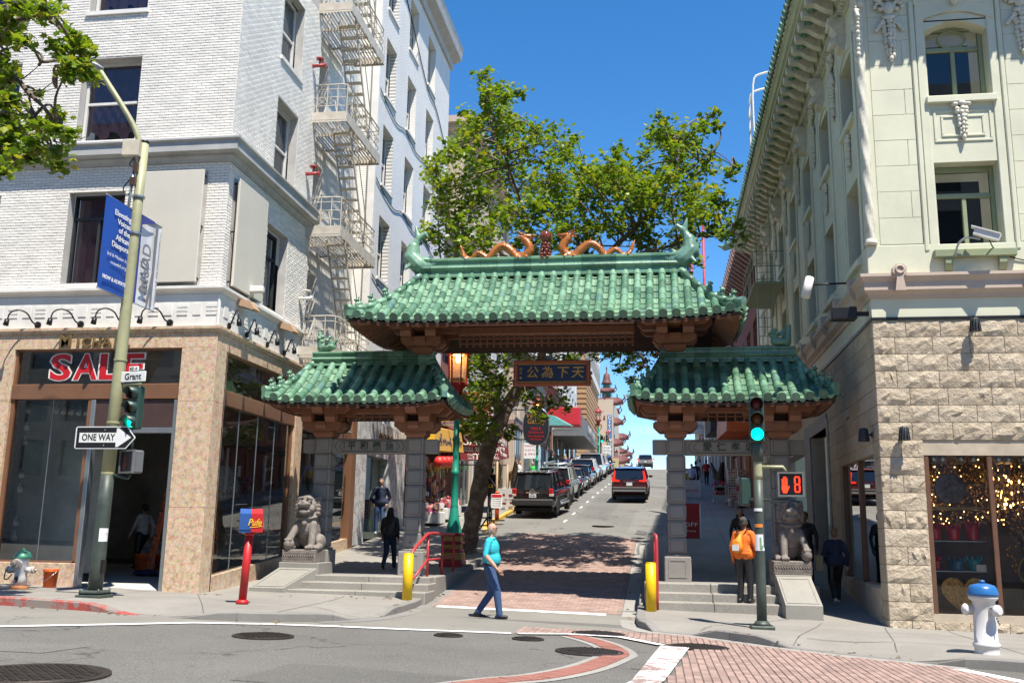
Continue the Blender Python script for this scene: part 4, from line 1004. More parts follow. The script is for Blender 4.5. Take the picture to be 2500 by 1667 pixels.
for a,b,c,d in FRONT_LOW:sash(LB,'y',YL,1,a,b,c,d,m_wind,m_glass,m_cur,.74,.24,.05,1,False)
mb=MB();mb.box(-12.72,-12.66,YL+.26,YL+.33,7.05,8.55);part('mullion',mb,m_wind,LB)
for a,b,c,d in SIDE_WIN:sash(LB,'x',XL,-1,a,b,c,d,m_winw,m_glass,m_curw,.5,.26,.07,1,c>12)
for a,b,c,d in SIDE_LOW:sash(LB,'x',XL,-1,a,b,c,d,m_wind,m_glass,m_curw,.7,.3,.06,1,False)
for a,b,c,d in FE_WIN:sash(LB,'x',XR_,-1,a,b,c,d,m_winw,m_glass,m_curw,.5,.22,.06,0,False)
for a,b,c,d in FAR_WIN:sash(LB,'x',XL,-1,a,b,c,d,m_winw,m_glass,m_curw,.5,.28,.06,1,True)
def cornice(prof,x0,y1,name,m,y0=YL,xc=XL):
 mb=MB();n=len(prof);vs=[]
 for p,z in prof:vs+=[(x0,y0-p,z),(xc+p,y0-p,z),(xc+p,y1,z)]
 fs=[]
 for i in range(n-1):
  for k in range(2):fs.append((i*3+k,i*3+k+1,(i+1)*3+k+1,(i+1)*3+k))
 fs.append(tuple(i*3+2 for i in range(n))[::-1]);mb.add(vs,fs);return part(name,mb,m,LB)
cornice([(0,9.74),(.05,9.74),(.07,9.80),(.12,9.86),(.12,9.90),(.28,9.93),(.28,10.14),(.33,10.18),(.33,10.22),(.0,10.30)],-30,24.4,'cornice',m_gtrim)
cornice([(.0,10.20),(.05,10.20),(.05,10.36),(.0,10.37)],-30,24.4,'soldier_course',m_wtrim)
cornice([(0,6.68),(.04,6.68),(.06,6.74),(.14,6.78),(.14,6.84),(.0,6.87)],-30,24.3,'band_course',m_wtrim)
cornice([(0,5.94),(.03,5.94),(.03,6.67),(.0,6.68)],-30,24.4,'sign_band',m_wtrim)
cornice([(0,23.0),(.1,23.0),(.14,23.3),(.5,23.45),(.55,23.8),(.6,24.0),(.0,24.3)],-30,41.1,'roof_cornice',m_gtrim)
mb=MB()
for i in range(18):
 x=-15.4+i*.34;w2=.12 if i%2 else.09
 for k in range(3 if i%2 else 1):mb.box(x-w2,x+w2,YL-.045,YL-.03,6.2+.09*k,6.26+.09*k+(0 if i%2 else.2))
for i in range(13):
 y=19.6+i*.37
 for k in range(3 if i%2 else 1):mb.box(XL+.03,XL+.045,y-.1,y+.1,6.2+.09*k,6.26+.09*k+(0 if i%2 else.2))
part('band_blocks',mb,m_wtrim,LB,kind='stuff')
mb=MB();mb.bbox(XL-.02,XL+.05,YL-.05,YL+.02,5.95,6.66,.02);part('corner_block',mb,m_wtrim,LB)
def panel(label,plane,a,b,z0,z1):
 mb=MB()
 if plane=='y':mb.bbox(a,b,YL-.16,YL-.10,z0,z1,.01);loc=((a+b)/2,YL-.13,z0)
 else:mb.bbox(XL+.10,XL+.16,a,b,z0,z1,.01);loc=(XL+.13,(a+b)/2,z0)
 t=thing('billboard',label,'billboard',loc);part('board',mb,mat('cream_cloth',(.55,.52,.45),.8,var=.05,vs=.8,bump=.08,bs=4),t)
 m2=MB()
 for z in(z0+.1,(z0+z1)/2,z1-.12):
  for u in(a+.02,b-.02):
   if plane=='y':m2 .bar((u,YL,z),(u,YL-.14,z),.03)
   else:m2 .bar((XL,u,z),(XL+.14,u,z),.03)
 part('bracket',m2,m_blk,t)
panel('blank cream sign panel facing the street left of the building corner','y',-11.48,-10.0,6.92,9.52)
panel('blank cream sign panel on the side wall right of the building corner','x',19.58,21.2,6.92,9.44)
ZG=.26
HF=[(-14.16,-10.22,4.68,5.46),(-14.3,-12.22,.9,4.36),(-12.12,-10.24,.2,4.36)]
def slab(name,mb,m=None):return part(name,mb,m or m_granp,LB)
for a,b,c,d in((-14.60,-14.2,.2,5.47),(-10.22,XL+.06,.2,5.47)):
 zc=[.2,2.05,4.3,d]
 for z0,z1 in zip(zc[:-1],zc[1:]):
  mb=MB();mb.bbox(a,b,YL-.06,YL+.5,z0+.002,z1-.002,.006);slab('granite_slab',mb)
for a,b in((-16.8,-14.16),(-14.16,-12.2),(-12.2,-10.24),(-10.24,XL+.06)):
 mb=MB();mb.bbox(a+.002,b-.002,YL-.06,YL+.4,5.47,5.80,.006);slab('granite_fascia',mb)
cornice([(.05,5.80),(.09,5.81),(.09,5.85),(.13,5.88),(.13,5.935),(.0,5.94)],-30,24.5,'granite_cornice',m_granp)
mb=MB();mb.bbox(-14.4,-12.24,YL-.03,YL+.25,.1,.86,.01);slab('granite_sill',mb)
mb=MB();mb.bbox(-18,-14.6,YL-.06,YL+.3,.1,5.47,.01);slab('granite_slab',mb)
def fr_bars(name,bars,m):
 for b in bars:mb=MB();mb.bbox(*b,.006);part(name,mb,m,LB)
fr_bars('bronze_band',[(-14.2,-12.26,YL-.02,YL+.2,4.36,4.68),(-12.26,-10.22,YL-.02,YL+.2,4.36,4.68)],m_bronze)
fr_bars('bronze_bar',[(-14.2,-14.12,YL+.02,YL+.14,.86,4.36),(-12.34,-12.26,YL,YL+.14,.86,4.36),(-14.2,-12.2,YL,YL+.12,.82,.9),(-14.2,-10.22,YL+.02,YL+.1,4.66,4.70),(-14.2,-10.22,YL+.02,YL+.1,5.44,5.48),(-10.26,-10.22,YL,YL+.1,4.68,5.46),(-14.2,-14.14,YL,YL+.1,4.68,5.46)],m_bronze)
fr_bars('door_frame',[(-12.25,-12.15,YL-.02,YL+.16,.33,4.34),(-10.32,-10.24,YL-.02,YL+.16,.3,4.34),(-12.15,-10.32,YL,YL+.14,3.62,3.74)],m_alu)
fr_bars('rolled_shutter',[(-12.15,-10.32,YL+.02,YL+.3,3.75,4.35)],m_bronzed)
def pane(name,*p,m=None):mb=MB();mb.quad(*p);return part(name,mb,m or m_shop,LB)
yg=YL+.08
pane('shop_window',(-14.12,yg,.9),(-12.34,yg,.9),(-12.34,yg,4.36),(-14.12,yg,4.36));pane('transom_window',(-14.14,yg,4.70),(-10.26,yg,4.70),(-10.26,yg,5.44),(-14.14,yg,5.44))
for z0,z1 in((.2,2.05),(2.05,4.3),(4.3,5.47)):
 mb=MB();mb.bbox(XL-.4,XL+.06,YL+.502,19.76,z0+.002,z1-.002,.006);slab('granite_slab',mb)
for y0,y1 in((YL+.4,21.6),(21.6,23.2),(23.2,24.75)):mb=MB();mb.bbox(XL-.35,XL+.06,y0+.002,y1-.002,5.47,5.80,.006);slab('granite_fascia',mb)
for z0,z1 in((.5,2.6),(2.6,4.6),(4.6,5.47)):mb=MB();mb.bbox(XL-.3,XL+.05,24.1,24.6,z0+.002,z1-.002,.006);slab('granite_slab',mb)
fr_bars('bronze_band',[(XL-.2,XL+.02,y,y+1.07,4.31,4.62)for y in(19.8,20.89,21.98,23.05)],m_bronze)
fr_bars('bronze_bar',[(XL-.14,XL-.02,19.77,19.85,.6,4.31),(XL-.14,XL-.02,24.02,24.1,.9,4.31),(XL-.12,XL-.01,19.8,24.1,4.6,4.65),(XL-.12,XL-.01,19.8,24.1,5.43,5.47)],m_bronze)
mb=MB();mb.add([(XL-.2,19.77,.1),(XL+.04,19.77,.1),(XL+.04,24.1,.4),(XL-.2,24.1,.4),(XL-.2,19.77,.62),(XL+.04,19.77,.62),(XL+.04,24.1,1.0),(XL-.2,24.1,1.0)],[(0,3,2,1),(4,5,6,7),(0,1,5,4),(1,2,6,5),(2,3,7,6),(3,0,4,7)]);slab('granite_sill',mb)
xg=XL-.07
pane('shop_window',(xg,19.85,.62),(xg,24.02,1.0),(xg,24.02,4.31),(xg,19.85,4.31));pane('transom_window',(xg,19.8,4.65),(xg,24.1,4.65),(xg,24.1,5.43),(xg,19.8,5.43))
for b in[(xg-.012,xg+.012,y-.006,y+.006,.75,4.31)for y in(20.9,21.95,23.0)]+[(-13.206,-13.194,yg-.012,yg+.012,.9,4.36)]:mb=MB();mb.box(*b);part('glass_joint',mb,m_alu,LB)
fr_bars('bronze_band',[(XL-.2,XL+.02,24.6,26.4,4.31,4.6),(XL-.2,XL+.02,26.4,28.9,4.31,4.6)],m_bronze)
pane('shop_window',(xg,24.6,1.1),(xg,28.6,1.45),(xg,28.6,4.31),(xg,24.6,4.31))
mb=MB();mb.add([(XL-.2,24.6,.3),(XL+.04,24.6,.3),(XL+.04,29,.6),(XL-.2,29,.6),(XL-.2,24.6,1.05),(XL+.04,24.6,1.05),(XL+.04,29,1.42),(XL-.2,29,1.42)],[(0,3,2,1),(4,5,6,7),(0,1,5,4),(1,2,6,5),(2,3,7,6),(3,0,4,7)]);slab('granite_sill',mb)
for k in range(9):mb=MB();mb.box(XL-.1,XL+.0,27.0,29.0,4.64+k*.08,4.67+k*.08);part('louvre_slat',mb,m_wtrim,LB)
mb=MB();mb.box(XL-.14,XL-.1,24.6,29,4.6,5.4);part('louvre_back',mb,m_dark,LB)
mb=MB();mb.bbox(XL-.2,XL+.06,28.9,29.35,.8,5.4,.01);slab('bronze_pilaster',mb,m_bronze)
n=N('veined_marble');Pm=n.pos();vm=n.ramp(n.noise(2.2,10,.75,Pm),[(.44,(.60,.59,.57)),(.485,(.22,.21,.21)),(.52,(.56,.55,.54)),(.7,(.64,.63,.61))]);m_marble=n.done(n.bsdf(vm,.4))
for y0,y1,z0,z1 in((29.35,30.45,1.2,4.1),(33.0,35.3,1.2,4.1),(29.35,32.3,4.1,5.3),(32.3,35.3,4.1,5.3)):mb=MB();mb.bbox(XL-.3,XL+.06,y0+.003,y1-.003,z0,z1,.01);slab('marble_slab',mb,m_marble)
text('MICHAEL',.26,mat('dull_brass',(.22,.14,.06),.5,.6),LB,(XL+.07,32.6,4.85),rz=PI/2,ex=.02,fit=1.7)
mb=MB();mb.box(XL-1.4,XL-1.3,30.45,33,1.4,4.1);mb.box(XL-1.4,XL+.0,30.45,33.0,1.4,1.62);part('doorway_back',mb,mat('doorway_green',(.10,.12,.10),.4),LB)
mb=MB();mb.box(XL-.3,XL-.24,32.1,32.9,1.62,4.1);mb.box(XL-.36,XL-.22,32.9,33.0,1.62,4.1);part('door',mb,mat('pale_green_door',(.20,.25,.20),.4),LB)
mb=MB();mb.quad((XL,35.3,1.2),(XL,40.9,1.8),(XL,40.9,5.3),(XL,35.3,5.3));part('shopfront',mb,m_dark,LB)
mb=MB();mb.quad((XL,24.4,5.3),(XL,40.9,5.3),(XL-.42,40.9,5.3),(XL-.42,24.4,5.3));mb.box(XL-.42,XL,24.4,29.6,5.4,5.92);part('ledge',mb,m_wtrim,LB)
m_floor=mat('dusty_floor',(.55,.53,.50),.6,var=.12,dirt=.3);m_inw=mat('shop_interior_wall',(.50,.48,.44),.9,var=.3,vs=1);m_plastic=mat('black_plastic_sheet',(.02,.02,.022),.25,var=.3,vs=2,bump=.8,bs=3)
mb=MB();mb.quad((-18,YL+.1,.34),(-9.6,YL+.1,.34),(-9.6,27,.34),(-18,27,.34));part('shop_floor',mb,m_floor,LB)
mb=MB();mb.quad((-18,27,.3),(-9.6,27,.3),(-9.6,27,5.6),(-18,27,5.6));mb.quad((-18,YL,.3),(-18,27,.3),(-18,27,5.6),(-18,YL,5.6));mb.quad((-18,YL+.4,5.5),(-9.6,YL+.4,5.5),(-9.6,27,5.5),(-18,27,5.5));part('shop_wall',mb,m_inw,LB)
mb=MB();nx_,nz_=14,12;vs=[(-12.0+i*.17,24.0+.12*math.sin(i*1.7+j)*math.cos(j*.8),1.5+j*.19)for j in range(nz_+1)for i in range(nx_+1)];mb.add(vs,[(j*15+i,j*15+i+1,(j+1)*15+i+1,(j+1)*15+i)for j in range(nz_)for i in range(nx_)],True);part('plastic_sheet',mb,m_plastic,LB)
mb=MB();mb.bbox(-12.3,-11.4,24.2,24.8,.34,1.5,.02);mb.bbox(-14,-12.6,25,26,.34,1.3,.02);part('counter',mb,m_marble,LB)
mb=MB()
for z in(.9,1.5,2.1):mb.box(-11.3,-10,25.2,25.7,z,z+.04)
part('shelf',mb,m_alu,LB)
mb=MB();r=random.Random(8)
for z in(.94,1.54,2.14):
 for i in range(6):x=-11.25+i*.21;mb.box(x,x+.14,25.25,25.5,z,z+r.uniform(.1,.3))
part('stock',mb,mat('boxed_stock',(.30,.26,.22),.8,isl=.6),LB,kind='stuff')
mb=MB();mb.quad((-14,YL+.35,.6),(-12.6,YL+1.6,.6),(-12.6,YL+1.6,4.3),(-14,YL+.35,4.3));part('display_wall',mb,mat('dark_gray_backing',(.28,.29,.27),.5,var=.5,vs=.7),LB)
for i,(x,y)in enumerate([(-13.4+.12*i,YL+.5+.1*i)for i in range(7)]+[(-14.0+.05*k,YL+.4)for k in range(1)]):
 mb=MB();mb.tube([(0,0,0),(0,0,-.1)],.02,6);mb.tube([(0,0,-.08),(.03,-.08,-.2)],[.05,.06],8)
 single('track_light',mb,m_wtrim,(x,y,4.32),'white spot lamp in the row at the top of the left shop window','spot lamp','spot lamps at the top of the left shop window')
for i in range(6):
 mb=MB();mb.tube([(0,0,0),(0,0,-.1)],.02,6);mb.tube([(0,0,-.08),(.05,-.06,-.17)],[.05,.06],8)
 single('track_light',mb,m_wtrim,(-13.95,YL+.3,3.9-i*.52+(.2 if i%2 else 0)),'white spot lamp in the upright row at the left edge of the shop window','spot lamp','spot lamps up the left window edge')
for i in range(9):
 mb=MB();mb.tube([(0,0,0),(-.08,0,0)],.02,6);mb.tube([(-.08,0,0),(-.14,-.1,-.06)],[.05,.06],8)
 single('track_light',mb,m_wtrim,(-9.75,23.6,3.9-i*.36),'white spot lamp in the upright row inside the side shop window','spot lamp','spot lamps up the side window')
m_brass=mat('brass_letter',(.36,.24,.10),.35,.7,var=.2)
text('M',.40,m_brass,LB,(-12.97,YL-.10,5.63),ex=.025,bold=.006,name='letter')
for i,ch in enumerate('ICHAEL'):text(ch,.31,m_brass,LB,(-12.66+(.0,.2,.45,.69,.93,1.15)[i],YL-.10,5.60),ex=.025,bold=.006,name='letter')
m_sred=mat('sale_red',(.50,.012,.02),.4,var=.05);m_swht=mat('sale_white',(.75,.73,.72),.5)
for i,(ch,x)in enumerate(zip('SALE',(-13.13,-12.52,-11.97,-11.42))):
 text(ch,.78,m_swht,LB,(x,yg-.012,5.055),ex=.001,bold=.042,name='letter',fit=.58 if ch!='A' else.64);text(ch,.78,m_sred,LB,(x,yg-.018,5.055),ex=.001,bold=.020,name='letter',fit=.50 if ch!='A' else.56)
def gooseneck(loc,rz,label,grp):
 t=thing('gooseneck_lamp',label,'wall lamp',loc,rz,grp)
 mb=MB();mb.lathe([(.0,.0),(.075,.0),(.075,.03),(.0,.035)],(0,0,0),12,False,rot(PI/2,0,0));part('wall_plate',mb,m_blk,t,local=True)
 mb=MB();mb.tube(bez([(0,-.03,0),(-.08,-.10,.05),(-.16,-.2,.22),(-.30,-.3,.28),(-.42,-.4,.2),(-.45,-.44,.02)],5),.018,6);part('arm',mb,m_blk,t,local=True)
 mb=MB();mb.tube([(-.45,-.44,.04),(-.46,-.46,-.1)],[.05,.06],8);part('spot_head',mb,m_blk,t,local=True)
for x,lab in((-13.72,'leftmost black gooseneck lamp above the brass letters'),(-12.68,'second black gooseneck lamp above the brass letters'),(-11.63,'third black gooseneck lamp partly behind the lamp post'),(-10.56,'black gooseneck lamp nearest the corner on the front fascia')):gooseneck((x,YL-.04,6.03),0,lab,'gooseneck lamps above the fascia')
for y,lab in((19.75,'first gooseneck lamp on the side fascia after the corner'),(20.7,'second gooseneck lamp on the side fascia'),(21.9,'third gooseneck lamp on the side fascia'),(23.0,'last gooseneck lamp on the side fascia by the fire escape')):gooseneck((XL+.05,y,6.05),PI/2,lab,'gooseneck lamps above the fascia')
def floodlight(y,z,label):
 t=thing('floodlight',label,'floodlight',(XL+.05,y,z),0,'tan floodlights on the side wall')
 mb=MB();mb.prism([(0,.0),(.36,-.12),(.42,-.1),(.3,.08),(.1,.12),(0,.1)],-.16,.16,'y');part('housing',mb,mat('tan_housing',(.40,.26,.16),.6),t,local=True)
 mb=MB();mb.bar((.05,0,.1),(-.04,0,.22),.05);part('arm',mb,m_cream,t,local=True)
 mb=MB();mb.add([(.08,-.12,-.045),(.33,-.12,-.125),(.33,.12,-.125),(.08,.12,-.045)],[(0,1,2,3)]);part('lens',mb,m_alu,t,local=True)
floodlight(20.25,6.62,'tan floodlight on the side wall above the first lamps');floodlight(22.7,6.62,'tan floodlight on the side wall beside the fire escape')
t=thing('security_camera','small white security camera under the blank side panel','camera',(XL+.1,20.55,7.0));mb=MB();mb.bbox(.0,.36,-.08,.08,.0,.16,.03);part('housing',mb,m_wtrim,t,local=True);mb=MB();mb.bar((.1,0,0),(-.1,0,-.22),.05);part('mount',mb,m_wtrim,t,local=True)
for y,z,m_,lab in((23.85,14.4,'r','red standpipe valve above the second fire escape balcony'),(23.85,11.2,'r','red and grey standpipe valve above the lowest big balcony'),(23.9,7.7,'w','white standpipe valve beside the lowest fire escape window')):
 t=thing('standpipe_valve',lab,'valve',(XL+.05,y,z));mm=mat('valve_red',(.35,.05,.05),.5,var=.2)if m_=='r' else m_wtrim
 mb=MB();mb.tube([(-.05,0,0),(.3,0,0)],.05,8);mb.tube([(.3,0,0),(.34,0,0)],.075,8);part('pipe',mb,mm,t,local=True)
 mb=MB();mb.tube([(.16,0,0),(.16,0,.2)],.03,6);mb.lathe([(.11,.19),(.11,.22),(.03,.22)],(.16,0,0),10);part('wheel',mb,mm,t,local=True)
FE=thing('fire_escape','cream iron fire escape with balconies and ladders on the white brick side wall','fire escape',(XL,27,6))
FY0,FY1,FX0,FX1=24.1,27.35,XL-.4,XL+.98
for zi,z in enumerate((6.28,9.62,12.95,16.3,19.6)):
 b=link('balcony',None,FE,Vector((XL,27,z))-world_off(FE));b.empty_display_size=.1
 for k in range(15):
  mb=MB();x=FX0+.02+k*(FX1-FX0-.04)/14;mb.box(x-.012,x+.012,FY0,FY1,z-.02,z+.02);part('slat',mb,m_cream,b)
 mb=MB()
 for y in(FY0,25.2,26.3,FY1):mb.box(FX0,FX1,y-.02,y+.02,z-.08,z-.021)
 part('floor_bar',mb,m_cream,b)
 mb=MB();mb.box(FX1,FX1+.015,FY0,FY1,z-.14,z+.16);mb.box(XL-.0,FX1,FY0-.015,FY0,z-.14,z+.16);mb.box(XL,FX1,FY1,FY1+.015,z-.14,z+.16);part('toe_plate',mb,m_cream,b)
 mb=MB()
 def rail(zz,r_=.016):
  c=.18;mb.tube([(XL,FY0,zz),(FX1-c,FY0,zz),(FX1-.05,FY0+.05,zz),(FX1,FY0+c,zz),(FX1,FY1-c,zz),(FX1-.05,FY1-.05,zz),(FX1-c,FY1,zz),(XL,FY1,zz)],r_,5)
 for zz in(z+.98,z+.84,z+.6,z+.34):rail(zz,.02 if zz>z+.9 else.012)
 part('handrail',mb,m_cream,b)
 for y in[FY0+i*(FY1-FY0)/7 for i in range(8)]:
  mb=MB();mb.bar((FX1,y,z),(FX1,y,z+.98),.022);part('baluster',mb,m_cream,b)
 for x in(XL+.1,XL+.4,XL+.7):mb=MB();mb.bar((x,FY0,z),(x,FY0,z+.98),.022);part('baluster',mb,m_cream,b)
 mb=MB()
 for y in[FY0+.25+i*.5 for i in range(6)]:
  for dx in(0,):
   mb.tube([(FX1,y+.13*math.cos(a*PI/4),z+.48+.13*math.sin(a*PI/4))for a in range(9)],.010,4,False)
   mb.bar((FX1,y-.2,z+.36),(FX1,y+.2,z+.6),.012);mb.bar((FX1,y+.2,z+.36),(FX1,y-.2,z+.6),.012)
 for x in(XL+.25,XL+.6):mb.tube([(x+.13*math.cos(a*PI/4),FY0,z+.48+.13*math.sin(a*PI/4))for a in range(9)],.010,4,False);mb.bar((x-.2,FY0,z+.36),(x+.2,FY0,z+.6),.012);mb.bar((x+.2,FY0,z+.36),(x-.2,FY0,z+.6),.012)
 part('railing_ornament',mb,m_cream,b,kind='stuff')
 if zi<4:
  lad=link('ladder',None,FE,Vector((XL,27,z))-world_off(FE));zt=z+3.33;ya,yb=24.5,27.4
  for x in(XL+.35,XL+.85):mb=MB();mb.bar((x,yb-.6,z),(x,ya+.3,zt),.03,.09);part('stringer',mb,m_cream,lad)
  for k in range(12):
   t_=(k+.5)/12;y=(yb-.6)+(ya+.3-yb+.6)*t_;zz=z+(zt-z)*t_;mb=MB();mb.box(XL+.36,XL+.84,y-.09,y+.09,zz-.012,zz+.012);part('rung',mb,m_cream,lad)
  for x in(XL+.35,XL+.85):mb=MB();mb.tube([(x,yb-.55,z+.9),(x,ya+.35,zt+.85)],.014,5);part('ladder_rail',mb,m_cream,lad)
mb=MB();mb.bbox(XL-.02,XL+.22,29.35,29.55,6,24,.01);part('white_duct',mb,m_wtrim,LB)
mb=MB();mb.tube(bez([(XL+.03,32.2,22.3),(XL+.03,34,21.4),(XL+.03,36.7,20.0),(XL+.03,38.3,19.8),(XL+.03,40,19.0)],5),.02,5)
for z in(16.6,13.3,9.9):mb.tube(bez([(XL+.03,29.8,z+.3),(XL+.03,31,z),(XL+.03,32.4,z-.15),(XL+.03,33.6,z+.1),(XL+.03,35.2,z-.1),(XL+.03,37,z+.1),(XL+.03,38.4,z-.1),(XL+.03,40.8,z-.4)],4),.018,5)
part('wall_cable',mb,m_blk,LB)
XR,YR=4.2,19.45
m_green=mat('pale_green_paint',(.60,.60,.455),.6,var=.07,vs=1.2,bump=.12,bs=14,dirt=.25,dirtc=(.36,.38,.29),wpos=True)
m_greend=mat('olive_green_paint',(.25,.29,.17),.5,var=.1,vs=2,dirt=.2,wpos=True)
m_belt=mat('pink_beige_paint',(.50,.40,.32),.6,var=.08,vs=1.5,bump=.1,bs=20,dirt=.3,dirtc=(.3,.22,.17),wpos=True)
m_cornu=mat('cream_relief_paint',(.60,.58,.48),.65,var=.15,vs=6,dirt=.6,dirtc=(.2,.19,.15),wpos=True)
def stone_mat():
 n=N('split_face_stone');P=n.pos()
 isl=n.n('ShaderNodeObjectInfo').outputs['Random']
 c=n.ramp(n.noise(3.2,8,.7,P),[(.3,(.43,.355,.26)),(.55,(.53,.45,.345)),(.75,(.60,.53,.43))])
 c=n.mix(1.0,c,n.ramp(isl,[(0,(.9,.88,.86)),(1,(1.06,1.05,1.03))]),'MULTIPLY')
 c=n.mix(n.ramp(n.noise(26,6,.75,P),[(.55,(0,)*3),(.75,(.5,)*3)]),c,(.42,.31,.19))
 return n.done(n.bsdf(c,.85,0,n.bump(n.noise(8.5,10,.68,P),1.0,.075),.3))
m_stone=stone_mat();m_mortar=mat('pale_mortar',(.44,.37,.28),.9,wpos=True)
RB=thing('green_building','pale green three storey corner building with ornate cornice above a split stone base','building',(XR,YR,0))
def rp(name,mb,m,**k):return part(name,mb,m,RB,**k)
FW1=[(5.57,6.78,7.28,9.12),(5.57,6.78,10.55,12.22)];STORE=[(5.0,10,.3,3.23)]
mb=MB();wall(mb,'y',YR,XR,14,6.78,13.2,FW1,.35,1)
GW=[(y,y+1.3,z0,z1)for y in[19.95+2.93*i for i in range(7)]for z0,z1 in((7.3,9.1),(10.5,12.0))]
wall(mb,'x',XR,YR,41.2,6.78,13.2,GW,.45,1)
mb.quad((XR,41.2,0),(14,41.2,0),(14,41.2,14.5),(XR,41.2,14.5));mb.quad((XR,YR,13.2),(14,YR,13.2),(14,41.2,13.2),(XR,41.2,13.2))
wall(mb,'y',YR,XR,14,5.86,6.78,[],.1,1);wall(mb,'x',XR,YR,41.2,5.86,6.78,[],.1,1)
rp('wall',mb,m_green)
mb=MB();wall(mb,'y',YR+.02,XR+.02,14,-.3,5.86,STORE,.4,1);SW=[(20.0,23.75,.75,3.31),(25.2,27.9,.6,4.4)]
wall(mb,'x',XR+.02,YR+.02,41.2,-.3,5.86,SW+[(29.0,34,1.2,4.2),(35,40.8,1.8,4.6)],.35,1);rp('base_wall',mb,m_mortar)
def ashlar(plane,pos,out,u0,u1,z0,z1,holes,bw,bh,rnd):
 r=random.Random(rnd);nz=max(1,round((z1-z0)/bh));h=(z1-z0)/nz
 for j in range(nz):
  z=z0+j*h;u=u0-(bw*.5 if j%2 else 0)
  while u<u1-.01:
   a,b=max(u,u0),min(u+bw,u1);u+=bw;c0,c1=z+.004,z+h-.004
   for q in holes:
    if c1>q[2]+.02 and c0<q[3]-.02:
     if a>=q[0]-.01 and b<=q[1]+.01:a=b
     elif a<q[0]<b:b=q[0]
     elif a<q[1]<b:a=q[1]
   if b-a<.06:continue
   mb=MB();d=.012+r.uniform(-.001,.001)
   if plane=='y':mb.bbox(a+.004,b-.004,pos+out*d if out<0 else pos-.001,pos+.001 if out<0 else pos+out*d,c0,c1,.005)
   else:mb.bbox(pos+out*d if out<0 else pos-.001,pos+.001 if out<0 else pos+out*d,a+.004,b-.004,c0,c1,.005)
   rp('ashlar_block',mb,m_green)
SUR=(5.26,7.08,7.26,12.75)
ashlar('y',YR,-1,4.44,7.9,7.42,12.95,[SUR],1.3,.53,3)
ashlar('x',XR,-1,YR+.0,32,7.42,12.95,[(y-.28,y+1.58,7.2,12.75)for y in[19.95+2.93*i for i in range(7)]],.95,.53,5)
def frame_y(x0,x1,z0,z1,w_,d,name,m):
 for b in((x0,x0+w_,z0,z1),(x1-w_,x1,z0,z1),(x0+w_,x1-w_,z1-w_,z1)):
  mb=MB();mb.bbox(b[0]+.001,b[1]-.001,YR-d,YR+.001,b[2],b[3],.02);rp(name,mb,m)
frame_y(5.27,7.07,7.26,12.7,.1,.05,'window_surround',m_green);frame_y(5.38,6.96,7.26,12.58,.17,.028,'window_surround',m_green)
mb=MB()
n=10;arc=[(5.40+1.54*i/n,12.20+.22*math.sin(PI*i/n))for i in range(n+1)]
mb.prism([(5.40,12.72)]+arc[::1]+[(6.94,12.72)],YR-.045,YR-.029,'y');rp('arch_head',mb,m_green)
for i in range(n):
 pass
mb=MB();mb.prism([(5.57,12.25)]+[(5.57+1.21*i/n,12.02+.20*math.sin(PI*i/n))for i in range(n+1)]+[(6.78,12.25)],YR+.0,YR+.34,'y');rp('arch_soffit',mb,m_green)
def gwin(parent,x0,x1,z0,z1,zt,oval):
 y=YR+.28;w_=.085;mb=MB();xm=(x0+x1)/2
 for b in((x0,x0+w_,z0,z1),(x1-w_,x1,z0,z1),(x0+w_,x1-w_,z0,z0+.06),(x0+w_,x1-w_,zt-.05,zt+.05),(xm-.045,xm+.045,z0+.06,zt-.05)):mb.bbox(b[0]+.001,b[1]-.001,y,y+.1,b[2],b[3],.012)
 mb.bbox(x0+w_,x1-w_,y,y+.1,z1-.12,z1,.012)
 w2=part('window',mb,m_greend,parent)
 q=MB();q.quad((x0+w_,y+.05,z0+.06),(x1-w_,y+.05,z0+.06),(x1-w_,y+.05,zt-.05),(x0+w_,y+.05,zt-.05));part('pane',q,m_glass,w2)
 q=MB();q.quad((x0+w_,y+.05,zt+.05),(x1-w_,y+.05,zt+.05),(x1-w_,y+.05,z1-.12),(x0+w_,y+.05,z1-.12));part('pane',q,m_glass,w2)
 if oval:q=MB();q.tube([(xm+.27*math.cos(a*PI/12),y+.02,(zt+z1)/2-.04+.19*math.sin(a*PI/12))for a in range(25)],.028,6,False);part('oval_bar',q,m_greend,w2)
 q=MB();q.box(x0,x1,y+.9,y+.95,z0-.1,z1);part('room_back',q,m_dark,w2)
 return w2
W1=gwin(RB,5.57,6.78,7.30,9.12,8.5,False);W2=gwin(RB,5.57,6.78,10.57,12.25,11.72,True)
q=MB();q.bbox(5.7,6.6,YR+.8,YR+.86,7.36,7.62,.01);part('inside_panel',q,mat('orange_wood',(.34,.08,.03),.5),W1)
for b in((5.5,6.86,YR-.10,YR+.3,10.38,10.53),(5.42,6.95,YR-.16,YR+.3,7.10,7.26)):mb=MB();mb.bbox(*b,.015);rp('window_sill',mb,m_green if b[4]>9 else m_greend)
for x in(5.62,6.62):mb=MB();mb.prism([(YR-.13,7.1),(YR-.13,6.98),(YR-.05,6.84),(YR,6.82),(YR,7.1)],x,x+.14,'x');rp('sill_bracket',mb,m_greend)
for a in((5.62,6.74,9.55,10.24),(5.76,6.6,9.66,10.12)):
 for b in((a[0],a[1],a[2],a[2]+.05),(a[0],a[1],a[3]-.05,a[3]),(a[0],a[0]+.05,a[2]+.05,a[3]-.05),(a[1]-.05,a[1],a[2]+.05,a[3]-.05)):mb=MB();mb.bbox(b[0],b[1],YR-.02,YR+.001,b[2],b[3],.008);rp('apron_moulding',mb,m_green)
